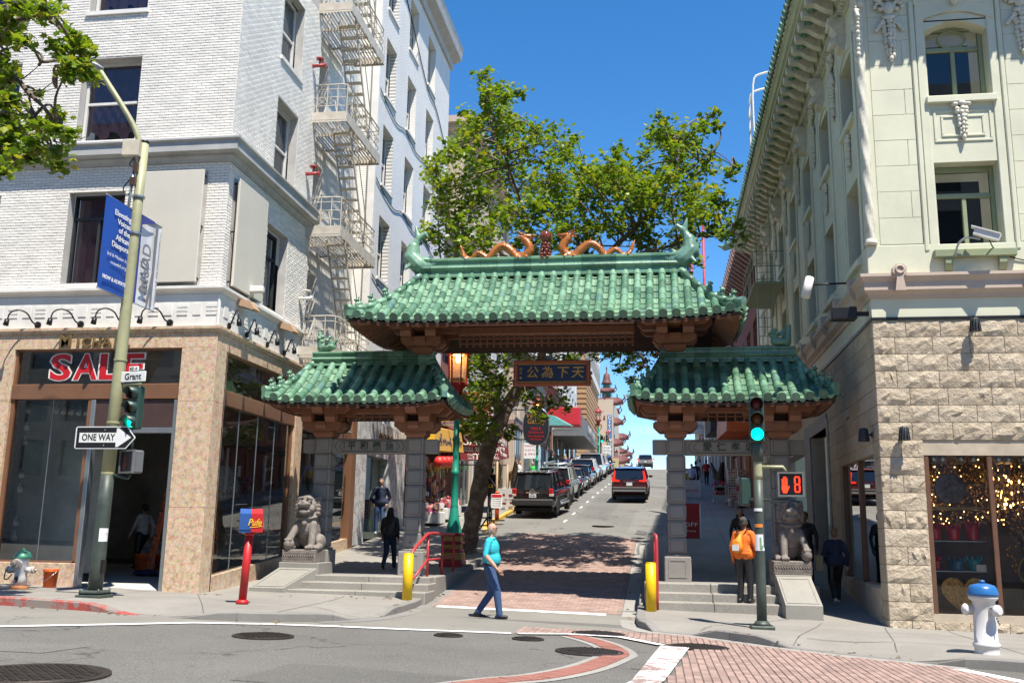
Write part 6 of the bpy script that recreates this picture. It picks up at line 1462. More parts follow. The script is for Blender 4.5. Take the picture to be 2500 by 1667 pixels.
def tree(label,trunk,limbs,clusters,lsize,dens,singles,seed,loc,group,view):
 t=thing('plane_tree',label,'tree',loc,0,group);r=random.Random(seed)
 mb=MB()
 for pts,r0,r1 in trunk:
  c=bez(pts,6);k=len(c);rs=[(r0+(r1-r0)*i/(k-1))*(1+.10*math.sin(i*1.9+seed))for i in range(k)]
  if pts is trunk[0][0]:rs[0]*=1.45;rs[1]*=1.2
  c=[p+Vector((r.uniform(-.02,.02),r.uniform(-.02,.02),0))for p in c];mb.tube(c,rs,12)
 tk=part('trunk',mb,m_bark,t)
 mb=MB();nodes=[]
 for pts,r0,r1 in limbs:
  c=bez(pts,6);k=len(c);rs=[r0+(r1-r0)*i/(k-1)for i in range(k)];mb.tube(c,rs,8);nodes+=[(p,rr)for p,rr in zip(c,rs)]
 part('limbs',mb,m_bark,t)
 tw=MB();lv=[]
 for(x,y,z,R)in clusters:
  c=Vector((x,y,z));q=min(nodes,key=lambda n_:(n_[0]-c).length+.4*max(0,n_[0].z-c.z))[0]
  if(q-c).length<6:m=(q+c)/2+Vector((r.uniform(-.2,.2),r.uniform(-.2,.2),r.uniform(-.1,.35)));tw.tube(bez([q,m,c],4),[.03,.03,.028,.026,.022,.02,.016,.014,.01],5)
  for k in range(int(5+R*14)):
   d=Vector((r.gauss(0,1),r.gauss(0,1),r.gauss(0,1))).normalized()*R*(r.random()**.4);e=c+d
   tw.tube([c+d*.15,c+d*.6+Vector((0,0,.04)),e],[.012,.008,.004],4,False)
   for j in range(max(3,int(dens*(.4+R)))):
    p=e+Vector((r.gauss(0,.13),r.gauss(0,.13),r.gauss(0,.10)))*(.5+R);lv.append(p)
   if r.random()<.25:tw.ell(e+Vector((0,0,-.12)),(.018,.018,.02),None,5,4)
 part('twigs',tw,m_bark,t,kind='stuff')
 crown=link('crown',None,t);crown.empty_display_size=.1
 vw=Vector((0,0,1.6));lv.sort(key=lambda p:(p-vw).length*view+abs(r.gauss(0,1)))
 for p in lv[:singles]:
  mb=MB();add_leaf(mb,p,lsize,r);part('leaf',mb,m_leaf,crown)
 mb=MB()
 for p in lv[singles:]:add_leaf(mb,p,lsize,r)
 part('foliage',mb,m_leaf,crown,kind='stuff');return len(lv)
T1=[(-4.78,25.2,14.41,0.29),(-4.59,24.2,13.59,0.39),(-4.54,24.0,13.23,0.39),(-4.92,29.1,15.79,0.47),(-4.77,27.3,14.92,0.44),(-4.8,24.2,12.71,0.44),(-5.56,29.3,15.07,0.54),(-4.33,24.9,13.0,0.45),(-4.77,28.6,14.62,0.52),(-4.03,24.1,13.4,0.2),(-4.15,27.7,15.15,0.16),(-5.82,28.2,14.32,0.52),(-5.67,26.8,13.42,0.49),(-5.18,29.6,14.4,0.72),(-5.21,29.9,14.21,0.73),(-4.53,29.4,14.7,0.42),(-4.29,27.7,14.0,0.39),(-5.43,25.6,12.68,0.47),(-5.1,23.8,11.82,0.44),(-5.33,27.2,12.56,0.72),(-6.13,30.5,13.83,0.81),(-5.75,24.9,12.1,0.3),(-6.78,27.9,12.86,0.45),(-6.96,28.7,13.11,0.47),(-7.42,29.8,13.26,0.42),(-6.07,25.1,11.25,0.36),(-5.6,25.2,11.18,0.61),(-6.07,26.7,11.52,0.65),(-4.68,29.8,13.16,0.73),(-5.26,30.2,13.6,0.74),(-7.12,30.3,12.37,0.49),(-7.13,30.1,12.16,0.49),(-5.59,25.6,10.29,0.62),(-5.26,24.5,9.68,0.6),(-5.11,25.8,11.07,0.63),(-4.55,24.7,10.5,0.6),(-6.29,25.5,9.76,0.36),(-6.5,26.5,10.32,0.38),(-4.52,23.9,9.12,0.58),(-4.7,24.5,9.41,0.6),(-5.43,25.2,9.41,0.51),(-5.93,27.2,9.9,0.55),(-4.68,30.4,14.41,0.49),(-4.2,26.4,12.66,0.43),(-3.31,25.2,12.01,0.46),(-3.85,27.0,12.96,0.49),(-3.27,25.2,12.7,0.36),(-3.87,29.6,14.69,0.42),(-3.34,30.0,14.34,0.55),(-2.82,26.3,12.9,0.48),(-2.75,29.0,13.81,0.47),(-2.44,24.2,11.65,0.39),(-2.62,29.8,14.58,0.19),(-4.23,30.0,12.95,0.73),(-3.95,29.1,12.53,0.71),(-2.98,27.2,12.14,0.61),(-2.67,25.4,11.31,0.57),(-3.52,24.0,9.85,0.59),(-4.59,28.2,11.32,0.69),(-2.87,24.4,9.96,0.6),(-3.15,23.9,9.82,0.58),(-2.57,27.5,11.29,0.61),(-2.63,25.0,10.44,0.56),(-1.87,23.6,10.88,0.34),(-2.34,29.2,12.84,0.42),(-1.88,27.4,11.66,0.5),(-2.13,28.2,11.72,0.52),(-2.82,28.9,10.84,0.65),(-2.47,23.7,9.15,0.53),(-3.48,26.9,9.93,0.6),(-3.36,24.5,9.11,0.55),(-1.74,27.2,12.16,0.33),(-1.09,23.6,10.9,0.34),(-1.19,24.1,11.22,0.34),(-1.58,29.0,12.53,0.53),(-1.24,26.9,11.78,0.49),(-0.97,24.3,11.63,0.25),(-0.72,27.8,12.38,0.51),(-0.7,26.5,11.77,0.49),(-0.5,24.0,10.39,0.49),(-0.55,25.6,10.9,0.52),(-1.6,29.1,11.27,0.65),(-1.37,24.7,9.97,0.55),(-1.88,25.9,9.83,0.53),(-2.29,28.5,10.92,0.58),(-0.6,27.3,10.46,0.56),(-0.75,26.9,10.51,0.55),(-0.35,29.4,13.57,0.36),(0.02,26.0,12.79,0.42),(-0.0,27.9,13.73,0.45),(0.2,25.7,13.2,0.26),(0.41,29.9,14.31,0.55),(0.49,25.6,12.54,0.47),(0.7,27.8,13.28,0.57),(0.69,28.9,13.52,0.59),(0.86,24.4,12.08,0.4),(1.06,29.2,13.84,0.47),(1.29,26.1,12.93,0.27),(1.72,27.5,14.02,0.16),(1.71,26.0,13.04,0.13),(0.73,27.8,12.5,0.62),(0.82,30.1,13.24,0.67),(0.16,25.8,11.73,0.52),(0.36,23.6,10.6,0.48),(0.59,29.1,11.88,0.65),(0.42,24.6,10.48,0.55),(1.36,27.5,11.65,0.56),(1.15,30.3,12.72,0.62),(1.64,28.2,12.82,0.4),(1.57,29.3,13.16,0.42),(1.62,26.3,11.05,0.32),(0.07,27.7,11.24,0.56),(-0.17,25.7,10.69,0.52),(1.0,27.9,10.79,0.57),(0.73,26.3,10.31,0.53),(1.3,25.5,10.42,0.47),(1.3,24.8,9.96,0.45),(-0.15,27.8,10.12,0.51),(-0.22,27.9,10.46,0.51),(0.88,30.3,10.6,0.49),(0.61,27.7,10.1,0.45),(1.79,25.3,10.55,0.26),(2.01,25.1,11.19,0.18),(2.56,30.0,13.3,0.17),(2.15,29.7,11.47,0.36),(2.41,28.9,10.98,0.29),(1.71,24.5,9.27,0.25),(2.2,25.2,9.45,0.2),(1.55,25.6,9.67,0.26),(0.98,30.1,9.97,0.31),(0.92,24.6,8.67,0.25),(-5.91,30.0,7.4,0.34),(-5.43,29.4,6.81,0.42),(-5.05,27.3,6.65,0.39),(-5.4,26.5,6.21,0.38),(-5.41,26.6,6.06,0.38),(-4.69,27.4,6.13,0.45),(-5.15,29.7,6.41,0.48),(-5.76,30.4,6.24,0.43),(-5.58,29.5,6.1,0.42),(-5.72,28.5,5.57,0.35),(-4.7,26.8,5.46,0.44),(-4.83,26.3,5.28,0.43),(-4.52,27.3,5.78,0.33),(-5.35,28.0,4.88,0.4),(-5.37,27.6,4.96,0.39),(-4.58,26.1,4.58,0.37),(-5.61,30.8,5.07,0.44),(-5.12,30.2,4.69,0.31),(-5.59,30.1,4.54,0.31),(-5.49,27.2,4.57,0.28),(-4.24,28.8,7.02,0.35),(-3.72,28.4,6.87,0.35),(-3.33,29.6,7.16,0.36),(-2.59,26.9,6.53,0.33),(-4.87,30.1,7.07,0.37),(-2.55,31.0,7.12,0.28),(-2.98,29.5,6.73,0.24),(-2.31,30.6,6.63,0.25),(-3.93,30.7,5.73,0.27),(-3.84,27.9,5.55,0.25),(-3.39,30.2,5.73,0.22),(-3.04,30.2,6.0,0.18),(-2.78,28.9,5.42,0.14),(-3.27,26.5,4.8,0.15),(-4.39,29.1,4.78,0.19),(-4.89,30.6,4.73,0.17),(-1.39,27.5,6.75,0.25),(-1.07,29.2,7.14,0.33),(-0.63,30.5,7.51,0.37),(-0.28,29.0,7.02,0.33),(-0.84,26.2,6.26,0.17),(-0.48,29.2,6.71,0.17),(-1.13,27.3,6.26,0.13),(-0.84,30.3,6.49,0.12),(-0.69,29.3,6.0,0.14),(-1.32,27.5,6.95,0.22),(-1.95,30.5,7.45,0.31),(-0.49,29.1,5.84,0.09),(-0.21,27.7,5.94,0.09),(-5.89,31.8,10.08,0.78),(-6.09,32.2,10.28,0.79),(-4.62,30.2,9.43,0.74),(-4.57,28.5,9.12,0.69),(-3.38,29.5,9.27,0.72),(-3.35,27.7,9.08,0.68),(-2.24,31.5,9.86,0.77),(-1.88,26.8,8.57,0.65),(-1.45,29.6,9.27,0.72),(-1.18,30.4,9.9,0.74),(-5.45,31.1,8.75,0.76),(-4.58,27.0,7.61,0.66),(-3.87,31.2,8.69,0.76),(-3.66,28.7,8.26,0.7),(-2.56,28.9,8.06,0.7),(-3.2,32.0,8.8,0.78),(-1.49,31.5,8.64,0.71),(-1.57,27.2,7.49,0.61),(-0.54,32.5,9.0,0.66),(-0.34,28.8,8.13,0.59),(0.19,28.2,9.02,0.57),(-0.04,29.6,9.37,0.6),(0.77,28.0,8.44,0.46),(0.57,31.3,8.94,0.51),(-5.58,27.2,7.8,0.44),(-6.46,32.5,8.77,0.53)]
T2=[(-10.77,14.3,10.68,0.27),(-10.13,13.5,10.14,0.25),(-10.83,13.9,10.45,0.13),(-11.02,14.2,10.61,0.13),(-12.16,15.4,11.53,0.17),(-10.73,13.6,10.36,0.15),(-11.04,13.7,10.2,0.15),(-12.1,15.1,11.02,0.17),(-10.47,13.5,9.55,0.1),(-12.19,15.3,10.79,0.14),(-11.01,13.9,9.9,0.13),(-11.65,14.4,10.35,0.16),(-11.81,14.7,10.47,0.16),(-10.75,15.2,10.62,0.2),(-9.46,13.4,9.54,0.17),(-10.47,15.1,10.27,0.17),(-9.45,13.6,9.42,0.15),(-10.55,14.8,9.9,0.19),(-9.46,13.3,9.04,0.17),(-10.1,14.9,9.59,0.1),(-9.45,13.6,9.05,0.13),(-9.48,13.7,9.08,0.13),(-9.49,13.3,8.85,0.1),(-10.1,13.9,9.63,0.13),(-10.1,13.9,9.64,0.13),(-12.26,15.4,10.26,0.14),(-11.6,14.5,9.8,0.13),(-11.17,14.0,9.21,0.13),(-12.27,15.4,9.96,0.14),(-10.71,13.6,8.57,0.13),(-10.79,13.7,8.62,0.13),(-12.1,15.3,9.08,0.2),(-12.09,15.3,9.07,0.2),(-11.34,14.7,8.59,0.19),(-11.84,15.4,8.9,0.2),(-9.81,13.3,7.94,0.17),(-11.18,15.2,8.83,0.2),(-10.62,14.7,8.75,0.14),(-10.56,14.7,8.71,0.14),(-10.61,15.1,8.6,0.13),(-9.47,13.4,7.84,0.11),(-10.1,13.6,7.73,0.15),(-10.0,13.5,7.67,0.15),(-10.68,14.3,7.87,0.12),(-10.79,14.4,7.94,0.12),(-10.22,14.4,7.73,0.11),(-10.07,14.0,7.77,0.13),(-10.67,14.8,8.14,0.14),(-10.65,15.0,8.3,0.11),(-11.51,14.9,8.12,0.12),(-10.28,13.3,7.43,0.11),(-10.59,13.5,7.35,0.08),(-10.73,13.7,7.88,0.15),(-10.76,13.7,7.89,0.15),(-10.88,14.5,9.17,0.04),(-10.49,13.6,8.44,0.06),(-11.22,14.6,7.96,0.07),(-11.49,14.0,9.64,0.23),(-11.52,14.0,9.66,0.23),(-12.04,14.8,9.34,0.25),(-12.47,15.3,9.62,0.26),(-11.02,13.6,8.06,0.23),(-11.3,14.0,8.23,0.23),(-12.75,15.4,11.24,0.26),(-11.34,13.7,10.18,0.23),(-10.8,13.3,7.41,0.15),(-11.09,13.6,7.57,0.15)]
T1b=[(-1.9,26.5,11.9,.6),(-1.3,28,12.1,.6),(-.7,26,11.4,.6),(-2.2,28.5,12.6,.5),(-.2,27.5,11.9,.55),(-1.6,25,10.9,.6),(-.4,25,10.6,.6),(-3.0,25,11.2,.6),(-1.0,29,12.6,.45)]
V=Vector
def VV(l):return[Vector(p)for p in l]
nl=tree('large leafy plane tree with leaning trunk behind the gate beside the green lamp post',[(VV([(-5.65,28.6,.9),(-5.49,28.5,1.94),(-5.26,28.5,3.22),(-5.02,28.5,4.25),(-4.70,28.5,5.04),(-4.45,28.5,5.55)]),.27,.22)],[(VV([(-4.5,28.5,5.45),(-4.19,28.45,5.9),(-3.73,28.3,6.1),(-3.50,28.2,6.63),(-3.37,28.0,7.19),(-3.23,28.0,8.39),(-3.64,28.0,9.76),(-4.07,28.0,11.44),(-4.93,28.0,13.62),(-5.2,28,15.2)]),.2,.03),(VV([(-4.75,28.5,5.0),(-4.88,28.5,5.83),(-5.07,28.5,6.51),(-5.35,28.5,7.05),(-5.7,28.5,7.6),(-6.0,28.5,8.57),(-6.18,28.5,9.97),(-6.6,28.6,12)]),.14,.03),(VV([(-3.6,28,6.2),(-3.2,27.4,6.35),(-2.72,27,6.42),(-2.1,27,6.73),(-1.36,27,6.84),(-.5,27,6.65),(-.14,27,5.96)]),.085,.012),(VV([(-3.37,28,7.1),(-3.11,27,7.3),(-2.19,26.5,8.65),(-1.08,26.5,9.78),(-.08,26.5,10.78),(.55,26.5,11.81),(.69,26.5,12.9)]),.13,.025),(VV([(-2.19,26.5,8.65),(-.71,26.5,9.38),(.63,26.5,9.73),(1.73,26.5,10.08),(2.32,26.5,9.93)]),.07,.015),(VV([(.5,26.4,11.5),(1.0,26.1,11.8),(1.63,26,12.22),(2.21,26,11.74)]),.03,.008),(VV([(-3.3,28,8.0),(-2.6,29,9.4),(-1.9,29.5,11.2),(-1.6,29.6,12.4)]),.08,.02),(VV([(-5.1,28.5,6.6),(-6.2,29.2,8.2),(-6.9,29.4,10.2),(-7.1,29.5,12.2)]),.06,.015),(VV([(-3.9,28,11),(-4.4,26.5,12.6),(-4.6,25.2,13.6)]),.05,.012)],T1+T1b,.155,13,300,7,(-5.65,28.6,.95),'plane trees on the street',.02)
nl2=tree('plane tree reaching in with lit branches at the top left beside the street lamp',[(VV([(-13.4,16.7,.1),(-13.3,16.5,3),(-13.0,16,5.6),(-12.5,15.2,7.2)]),.24,.16)],[(VV([(-12.6,15.4,7.0),(-11.9,14.5,8.2),(-11.38,14.2,9.15),(-11.11,14.2,9.31),(-10.83,14.2,9.04),(-10.42,14.2,8.67),(-10.22,14.2,8.4)]),.09,.012),(VV([(-12.5,15.2,7.2),(-12.0,14.5,8.8),(-11.71,14.2,9.42),(-11.43,14.2,10.3),(-10.97,14.2,10.49),(-10.68,14.2,10.47),(-10.32,14.2,10.19),(-10.04,14.2,9.96)]),.08,.012),(VV([(-11.3,14.2,9.2),(-11.0,14.2,9.3),(-10.87,14.2,9.37),(-10.61,14.2,9.6)]),.02,.005),(VV([(-10.83,14.2,9.04),(-10.66,14.2,8.58),(-10.48,14.2,8.29)]),.025,.006),(VV([(-10.7,14.2,8.95),(-10.45,14.2,9.15),(-10.2,14.2,9.35)]),.012,.003),(VV([(-10.9,14.2,9.1),(-10.6,14.2,9.02),(-10.3,14.2,9.1)]),.012,.003),(VV([(-12.5,15.2,7.2),(-11.8,14.6,7.6),(-11.2,14,7.7)]),.06,.012)],T2,.15,13,300,9,(-13.4,16.7,.35),'plane trees on the street',1.0)
def fac_windows(mb_f,mb_g,plane,pos,out,u0,u1,nu,z0,z1,nz,wf=.55,hf=.6):
 pass
def hill_building(name,label,cat,x0,x1,y0,y1,zb,zt,m,nw,ns,trim,face='both',fl0=None,wm=None):
 """simple street building with storeys of windows that are real recesses with frames"""
 t=thing(name,label,cat,((x0+x1)/2,y0,zb));mb=MB()
 fl=fl0 or zb+4.2;ff=1 if x0<-3 else-1;xf=x1 if ff>0 else x0;holes=[];hs=[]
 h=(zt-fl-.6)/ns
 L_=y1-y0
 for k in range(nw):
  for j in range(ns):a=y0+L_*(k+.22)/nw;b=y0+L_*(k+.78)/nw;holes.append((a,b,fl+h*j+h*.2,fl+h*j+h*.82))
 wall(mb,'x',xf,y0,y1,zb,zt,holes,.22,-ff)
 ns2=max(1,int((x1-x0)/3));
 for k in range(ns2):
  for j in range(ns):a=x0+(x1-x0)*(k+.3)/ns2;b=x0+(x1-x0)*(k+.72)/ns2;hs.append((a,b,fl+h*j+h*.2,fl+h*j+h*.82))
 wall(mb,'y',y0,x0,x1,zb,zt,hs if face=='both' else[],.22,1);mb.quad((x0,y1,zb),(x1,y1,zb),(x1,y1,zt),(x0,y1,zt));mb.quad((x0,y0,zt),(x1,y0,zt),(x1,y1,zt),(x0,y1,zt))
 part('wall',mb,m,t)
 for q in holes:
  f=MB();xx=xf-ff*.2
  for b in((q[0],q[0]+.07,q[2],q[3]),(q[1]-.07,q[1],q[2],q[3]),(q[0],q[1],(q[2]+q[3])/2-.04,(q[2]+q[3])/2+.04)):f.box(xx-.03,xx+.03,*b)
  w_=part('window',f,wm or m_winw,t);g=MB();g.quad((xx,q[0],q[2]),(xx,q[1],q[2]),(xx,q[1],q[3]),(xx,q[0],q[3]));part('pane',g,m_gpane,w_)
 for q in hs if face=='both' else[]:
  f=MB();f.box(q[0],q[1],y0+.17,y0+.23,(q[2]+q[3])/2-.04,(q[2]+q[3])/2+.04);f.box((q[0]+q[1])/2-.03,(q[0]+q[1])/2+.03,y0+.171,y0+.231,q[2],q[3])
  w_=part('window',f,wm or m_winw,t);g=MB();g.quad((q[0],y0+.2,q[2]),(q[1],y0+.2,q[2]),(q[1],y0+.2,q[3]),(q[0],y0+.2,q[3]));part('pane',g,m_gpane,w_)
 c=MB()
 for p,za,zb_ in((.35,zt-.5,zt-.25),(.6,zt-.25,zt+.1),(.12,fl-.3,fl)):
  c.box(x0-.01,xf+p if ff>0 else x1,y0-p,y1,za,zb_)if ff>0 else c.box(xf-p,x1,y0-p,y1,za,zb_)
 part('cornice',c,trim,t);return t
m_gpane=mat('dark_pane',(.03,.038,.045),.08,var=.5,vs=.6,coat=.3)
m_tanw=mat('tan_plaster',(.46,.37,.28),.8,var=.08,wpos=True);m_brickr=mat('red_brown_brick',(.22,.085,.06),.85,var=.2,vs=4,wpos=True);m_ochre=mat('ochre_rusticated',(.40,.235,.115),.8,var=.12,wpos=True);m_pinkt=mat('pinkish_tall_wall',(.47,.37,.30),.8,var=.06,vs=.3,wpos=True);m_grayw=mat('gray_white_plaster',(.58,.57,.55),.8,var=.08,wpos=True);m_mauve=mat('mauve_cornice',(.27,.17,.15),.7,var=.2,wpos=True)
t=hill_building('gift_shop_building','low building over the yellow awning of the gift shop','building',-22,-9.46,40.95,44.6,1.5,11.5,m_brickr,2,2,m_mauve,fl0=6.6)
hill_building('white_building','narrow white building behind the tree with pale green window strips','building',-22,-9.46,44.65,58,1.9,16,m_grayw,4,3,m_wtrim,fl0=7.5)
hill_building('tan_building','tan building with deep mauve cornice beyond the oval gallery sign','building',-22,-9.46,62,94,3.4,14.2,m_tanw,7,2,m_mauve,fl0=9)
hill_building('white_building','white building with iron balconies up the hill left of the ochre one','building',-24,-9.4,94.5,111,7,26,m_grayw,5,5,m_wtrim,fl0=11.5)
tb=hill_building('tower_building','tall plain beige building behind the tree at the white wall','building',-34,-9.8,46.5,61.5,1,22.9,m_pinkt,3,6,m_pinkt,fl0=8)
mb=MB()
ob=hill_building('ochre_building','ochre rusticated corner building with white columns on its upper floors','building',-28,-9.3,122,146,9.5,34,m_ochre,6,4,m_grayw,fl0=14.5)
for j in range(14):mb=MB();mb.box(-14,-9.1,121.8,145.9,13.6+j*.66,13.6+j*.66+.46);part('stone_course',mb,m_ochre,ob)
for k in range(7):mb=MB();mb.tube([(-9.15,122.6+k*3.7,23.6),(-9.15,122.6+k*3.7,31.5)],.42,10);part('column',mb,m_grayw,ob)
for p in((.5,22.6,23.6),(.9,31.5,33.4)):mb=MB();mb.box(-20,-9.3+p[0],122-p[0],146.2,p[1],p[2]);part('upper_cornice',mb,m_grayw,ob)
for k in range(2):mb=MB();mb.tube([(-12.2+k*2.2,121.4,23.6),(-12.2+k*2.2,121.4,31.5)],.4,10);part('column',mb,m_grayw,ob)
m_pagr=mat('pagoda_red_roof',(.12,.036,.033),.65,var=.2);m_pagg=mat('pagoda_green_wall',(.05,.13,.105),.6,var=.2);m_yelb=mat('yellow_brick',(.46,.36,.19),.8,var=.1)
def curl_roof(mb,cx,cy,r0,r1,z0,z1,lift,n=4):
 m_=24;vs=[]
 for i,f in enumerate((0,.35,.7,1)):
  for j in range(m_):
   a=2*PI*j/m_;q=max(abs(math.cos(a)),abs(math.sin(a)));rr=(r0+(r1-r0)*f)/q;co=abs(math.sin(2*a))**6
   vs.append((cx+rr*math.cos(a),cy+rr*math.sin(a),z0+(z1-z0)*(f**.7)+lift*co*(1-f)**2))
 mb.add(vs,[(i*m_+j,i*m_+(j+1)%m_,(i+1)*m_+(j+1)%m_,(i+1)*m_+j)for i in range(3)for j in range(m_)])
 mb.add([(vs[j][0],vs[j][1],vs[j][2]-.25)for j in range(m_)]+vs[:m_],[(j,(j+1)%m_,m_+(j+1)%m_,m_+j)for j in range(m_)]+[tuple(range(m_-1,-1,-1))])
 for sx in(-1,1):
  for sy in(-1,1):
   c=Vector((cx+sx*r0,cy+sy*r0,z0+lift));mb.tube(bez([c+Vector((-sx*.5,-sy*.5,-.3)),c,c+Vector((sx*.35,sy*.35,.5)),c+Vector((sx*.15,sy*.15,.9))],4),.12,5)
pg=thing('pagoda','red and green pagoda tower rising above the street far up the hill','pagoda',(-11.5,215,9));PX_,PY_=-11.5,215
mb=MB();mb.box(-13.6,-9.2,213.2,219,6,29.0);part('base',mb,m_brickr,pg)
mb=MB();curl_roof(mb,PX_,PY_,2.9,1.5,28.7,29.9,.5);part('roof',mb,m_pagr,pg)
for z,zt_,r_,w2 in((29.9,31.3,1.45,1.85),(32.0,33.5,1.25,1.5),(34.1,35.3,1.0,0)):
 mb=MB();mb.box(PX_-r_*.75,PX_+r_*.75,PY_-r_*.75,PY_+r_*.75,z,zt_);part('storey',mb,m_pagg,pg)
 for s_ in(-1,0,1):mb=MB();mb.bar((PX_+s_*r_,PY_-r_,z),(PX_+s_*r_,PY_-r_,zt_),.12);part('post',mb,m_pagg,pg)
 mb=MB();mb.box(PX_-r_,PX_+r_,PY_-r_-.05,PY_-r_+.05,z+.5,z+.62);part('rail',mb,m_pagg,pg)
 if w2:mb=MB();curl_roof(mb,PX_,PY_,w2+.3,r_*.75,zt_,zt_+.75,.35);part('roof',mb,m_pagr,pg)
mb=MB();mb.lathe([(1.35,35.2),(1.05,35.5),(.8,36.4),(.65,37.4),(.2,37.7),(.08,38.4),(.2,38.6),(.0,39.4)],(PX_,PY_,0),12);part('roof',mb,m_pagr,pg)
def eave_building(label,x0,x1,y0,y1,zb,zs,m):
 t=thing('building',label,'building',((x0+x1)/2,y0,zb));mb=MB();mb.box(x0,x1,y0,y1,zb,max(zs)+.5);part('wall',mb,m,t)
 for z in zs:
  mb=MB();cx,cy=x1+.2,y0+1.8;curl_roof(mb,cx,cy,1.55,.7,z,z+1.0,.4);part('roof',mb,m_pagr,t)
 for k,z in enumerate(zs):
  for y in(y0+.8,y0+2.2):mb=MB();mb.box(x1-.05,x1+.06,y,y+.9,z-2.4,z-.8);part('window',mb,m_gpane,t)
eave_building('tan building with stacked curling red eaves beyond the pagoda street sign',-16,-8.2,176,200,8,(18.2,22.0,25.8),m_tanw)
eave_building('yellow brick building with green bay and small curling roofs near the crest',-15,-6.6,160,175,8,(13.8,),m_yelb)
for k,(y,x,z,lab)in enumerate(((205,-8.3,22.4,'first curling eave shop far beyond the crest'),(222,-8.0,20.2,'second curling eave shop far beyond the crest'),(238,-7.6,18.0,'third curling eave shop far beyond the crest'),(252,-7.4,15.8,'last curling eave shop far beyond the crest'))):
 t=thing('shop_building',lab,'building',(x-4,y,4));mb=MB();mb.box(x-8,x,y,y+14,2,z);part('wall',mb,m_yelb if k%2 else m_tanw,t);mb=MB();curl_roof(mb,x+.2,y+1.5,1.7,.7,z-.3,z+.8,.5);part('roof',mb,m_pagr,t);mb=MB();curl_roof(mb,x+.1,y+1.5,1.4,.7,z-3.2,z-2.4,.4);part('roof',mb,m_pagr,t)
rbk=hill_building('brick_building','dark red brick building with tiled eave beyond the green building','building',4.3,16,41.4,58,1.8,14.9,m_brickr,5,3,mat('dark_eave_paint',(.05,.04,.035),.7),fl0=6.5)
for i in range(24):mb=MB();y=41.6+i*.68;mb.prism([(4.25,13.9),(3.5,14.5),(3.4,14.8),(4.25,14.8)],y,y+.25,'y');part('eave_bracket',mb,m_mauve,rbk)
hill_building('white_building','pale building further up on the right with green tiled shop roof','building',4.6,18,58.2,90,3.8,15,m_grayw,7,2,m_wtrim,fl0=9)
hill_building('tan_building','tan building near the crest on the right side','building',4.9,18,90.5,135,7,17.5,m_tanw,8,2,m_wtrim,fl0=12)
for x,lab in((3.25,'left one of two thin red flagpoles above the right gate roof'),(4.05,'right one of two thin red flagpoles above the right gate roof')):
 mb=MB();mb.tube([(0,0,0),(0,0,12.5)],.09,6);mb.ell((0,0,12.6),(.2,.2,.2));single('flagpole',mb,mat('flagpole_red',(.4,.03,.05),.5),(x-1.0,62,10.0),lab,'flagpole','red flagpoles')
mb=MB();mb.add([(2.0,47,8.9),(4.4,47,8.9),(4.4,52,8.9),(2.0,52,8.9),(4.3,47,10.6),(4.3,52,10.6)],[(0,1,4),(3,5,2),(0,4,5,3),(0,3,2,1)]);single('shop_roof',mb,mat('gray_shingle_roof',(.30,.29,.28),.8,var=.3,vs=9,bump=.8,bs=12),(0,0,0),'gray shingled canopy roof seen above the right gate roof','canopy')
def awning(label,x0,x1,y0,y1,zl,zh,slope,m,txt=(),side_txt=(),cat='awning',x_in=None):
 """box awning on a facade; x1 is the outer edge for the west side, x0 for the east side"""
 t=thing('awning',label,cat,((x0+x1)/2,y0,zl));mb=MB()
 o,i_=(x1,x0)if x0<-3 else(x0,x1);s_=-slope if x0<-3 else slope
 mb.add([(i_,y0,zl),(o,y0,zl),(o+s_,y0,zh),(i_,y0,zh+.2),(i_,y1,zl+.35),(o,y1,zl+.35),(o+s_,y1,zh+.35),(i_,y1,zh+.55)],[(0,1,2,3),(7,6,5,4),(1,5,6,2),(3,2,6,7),(0,4,5,1)])
 part('cover',mb,m,t);mb=MB()
 for y in(y0+.05,y1-.05):mb.bar((o,y,zl+.02),(i_,y,zl+.02),.05)
 part('frame',mb,m_alu,t);return t
m_yel=mat('yellow_canvas',(.55,.31,.055),.8,var=.06);m_yel2=mat('bright_yellow_canvas',(.75,.42,.02),.8);m_mar=mat('maroon_canvas',(.22,.022,.025),.75,var=.12);m_txt=mat('white_print',(.72,.70,.66),.7);m_navy=mat('navy_print',(.03,.04,.09),.7);m_tan=mat('tan_post',(.40,.29,.17),.7)
t=awning('yellow shop awning with Butterfly GIFTS lettering beyond the inner left pillar',-9.45,-8.4,36.0,41.2,4.72,5.6,.12,m_yel)
mb=MB();mb.add([(-9.45,35.98,4.75),(-8.42,35.98,4.75),(-8.52,35.98,5.58),(-9.45,35.98,5.75)],[(0,1,2,3)]);part('end_panel',mb,m_yel2,t)
text('Butterfly',.75,m_navy,t,(-8.43,37.7,5.16),rz=PI/2,ex=.004,shear=.35,fit=2.4);text('GIFTS',.68,m_navy,t,(-8.43,40.05,5.22),rz=PI/2,ex=.004,bold=.01,fit=1.7)
t=awning('maroon restaurant awning with SABRA lettering partly behind the tree trunk',-9.45,-6.9,41.4,44.4,4.75,5.95,.1,m_mar)
yy=41.38
text('SABRA',.72,m_txt,t,(-7.60,yy,5.62),ex=.004,fit=1.75,bold=.004);text('GRILL RESTAURANT',.26,m_txt,t,(-7.62,yy,5.22),ex=.004,bold=.006,fit=1.75);text('הרבס',.42,m_txt,t,(-7.55,yy,4.92),ex=.004,bold=.008);text('גלאט',.15,m_txt,t,(-8.12,yy,4.98),ex=.004);text('כשר',.15,m_txt,t,(-8.12,yy,4.84),ex=.004);text('GLATT',.14,m_txt,t,(-7.12,yy,4.98),ex=.004);text('KOSHER',.14,m_txt,t,(-7.12,yy,4.84),ex=.004)
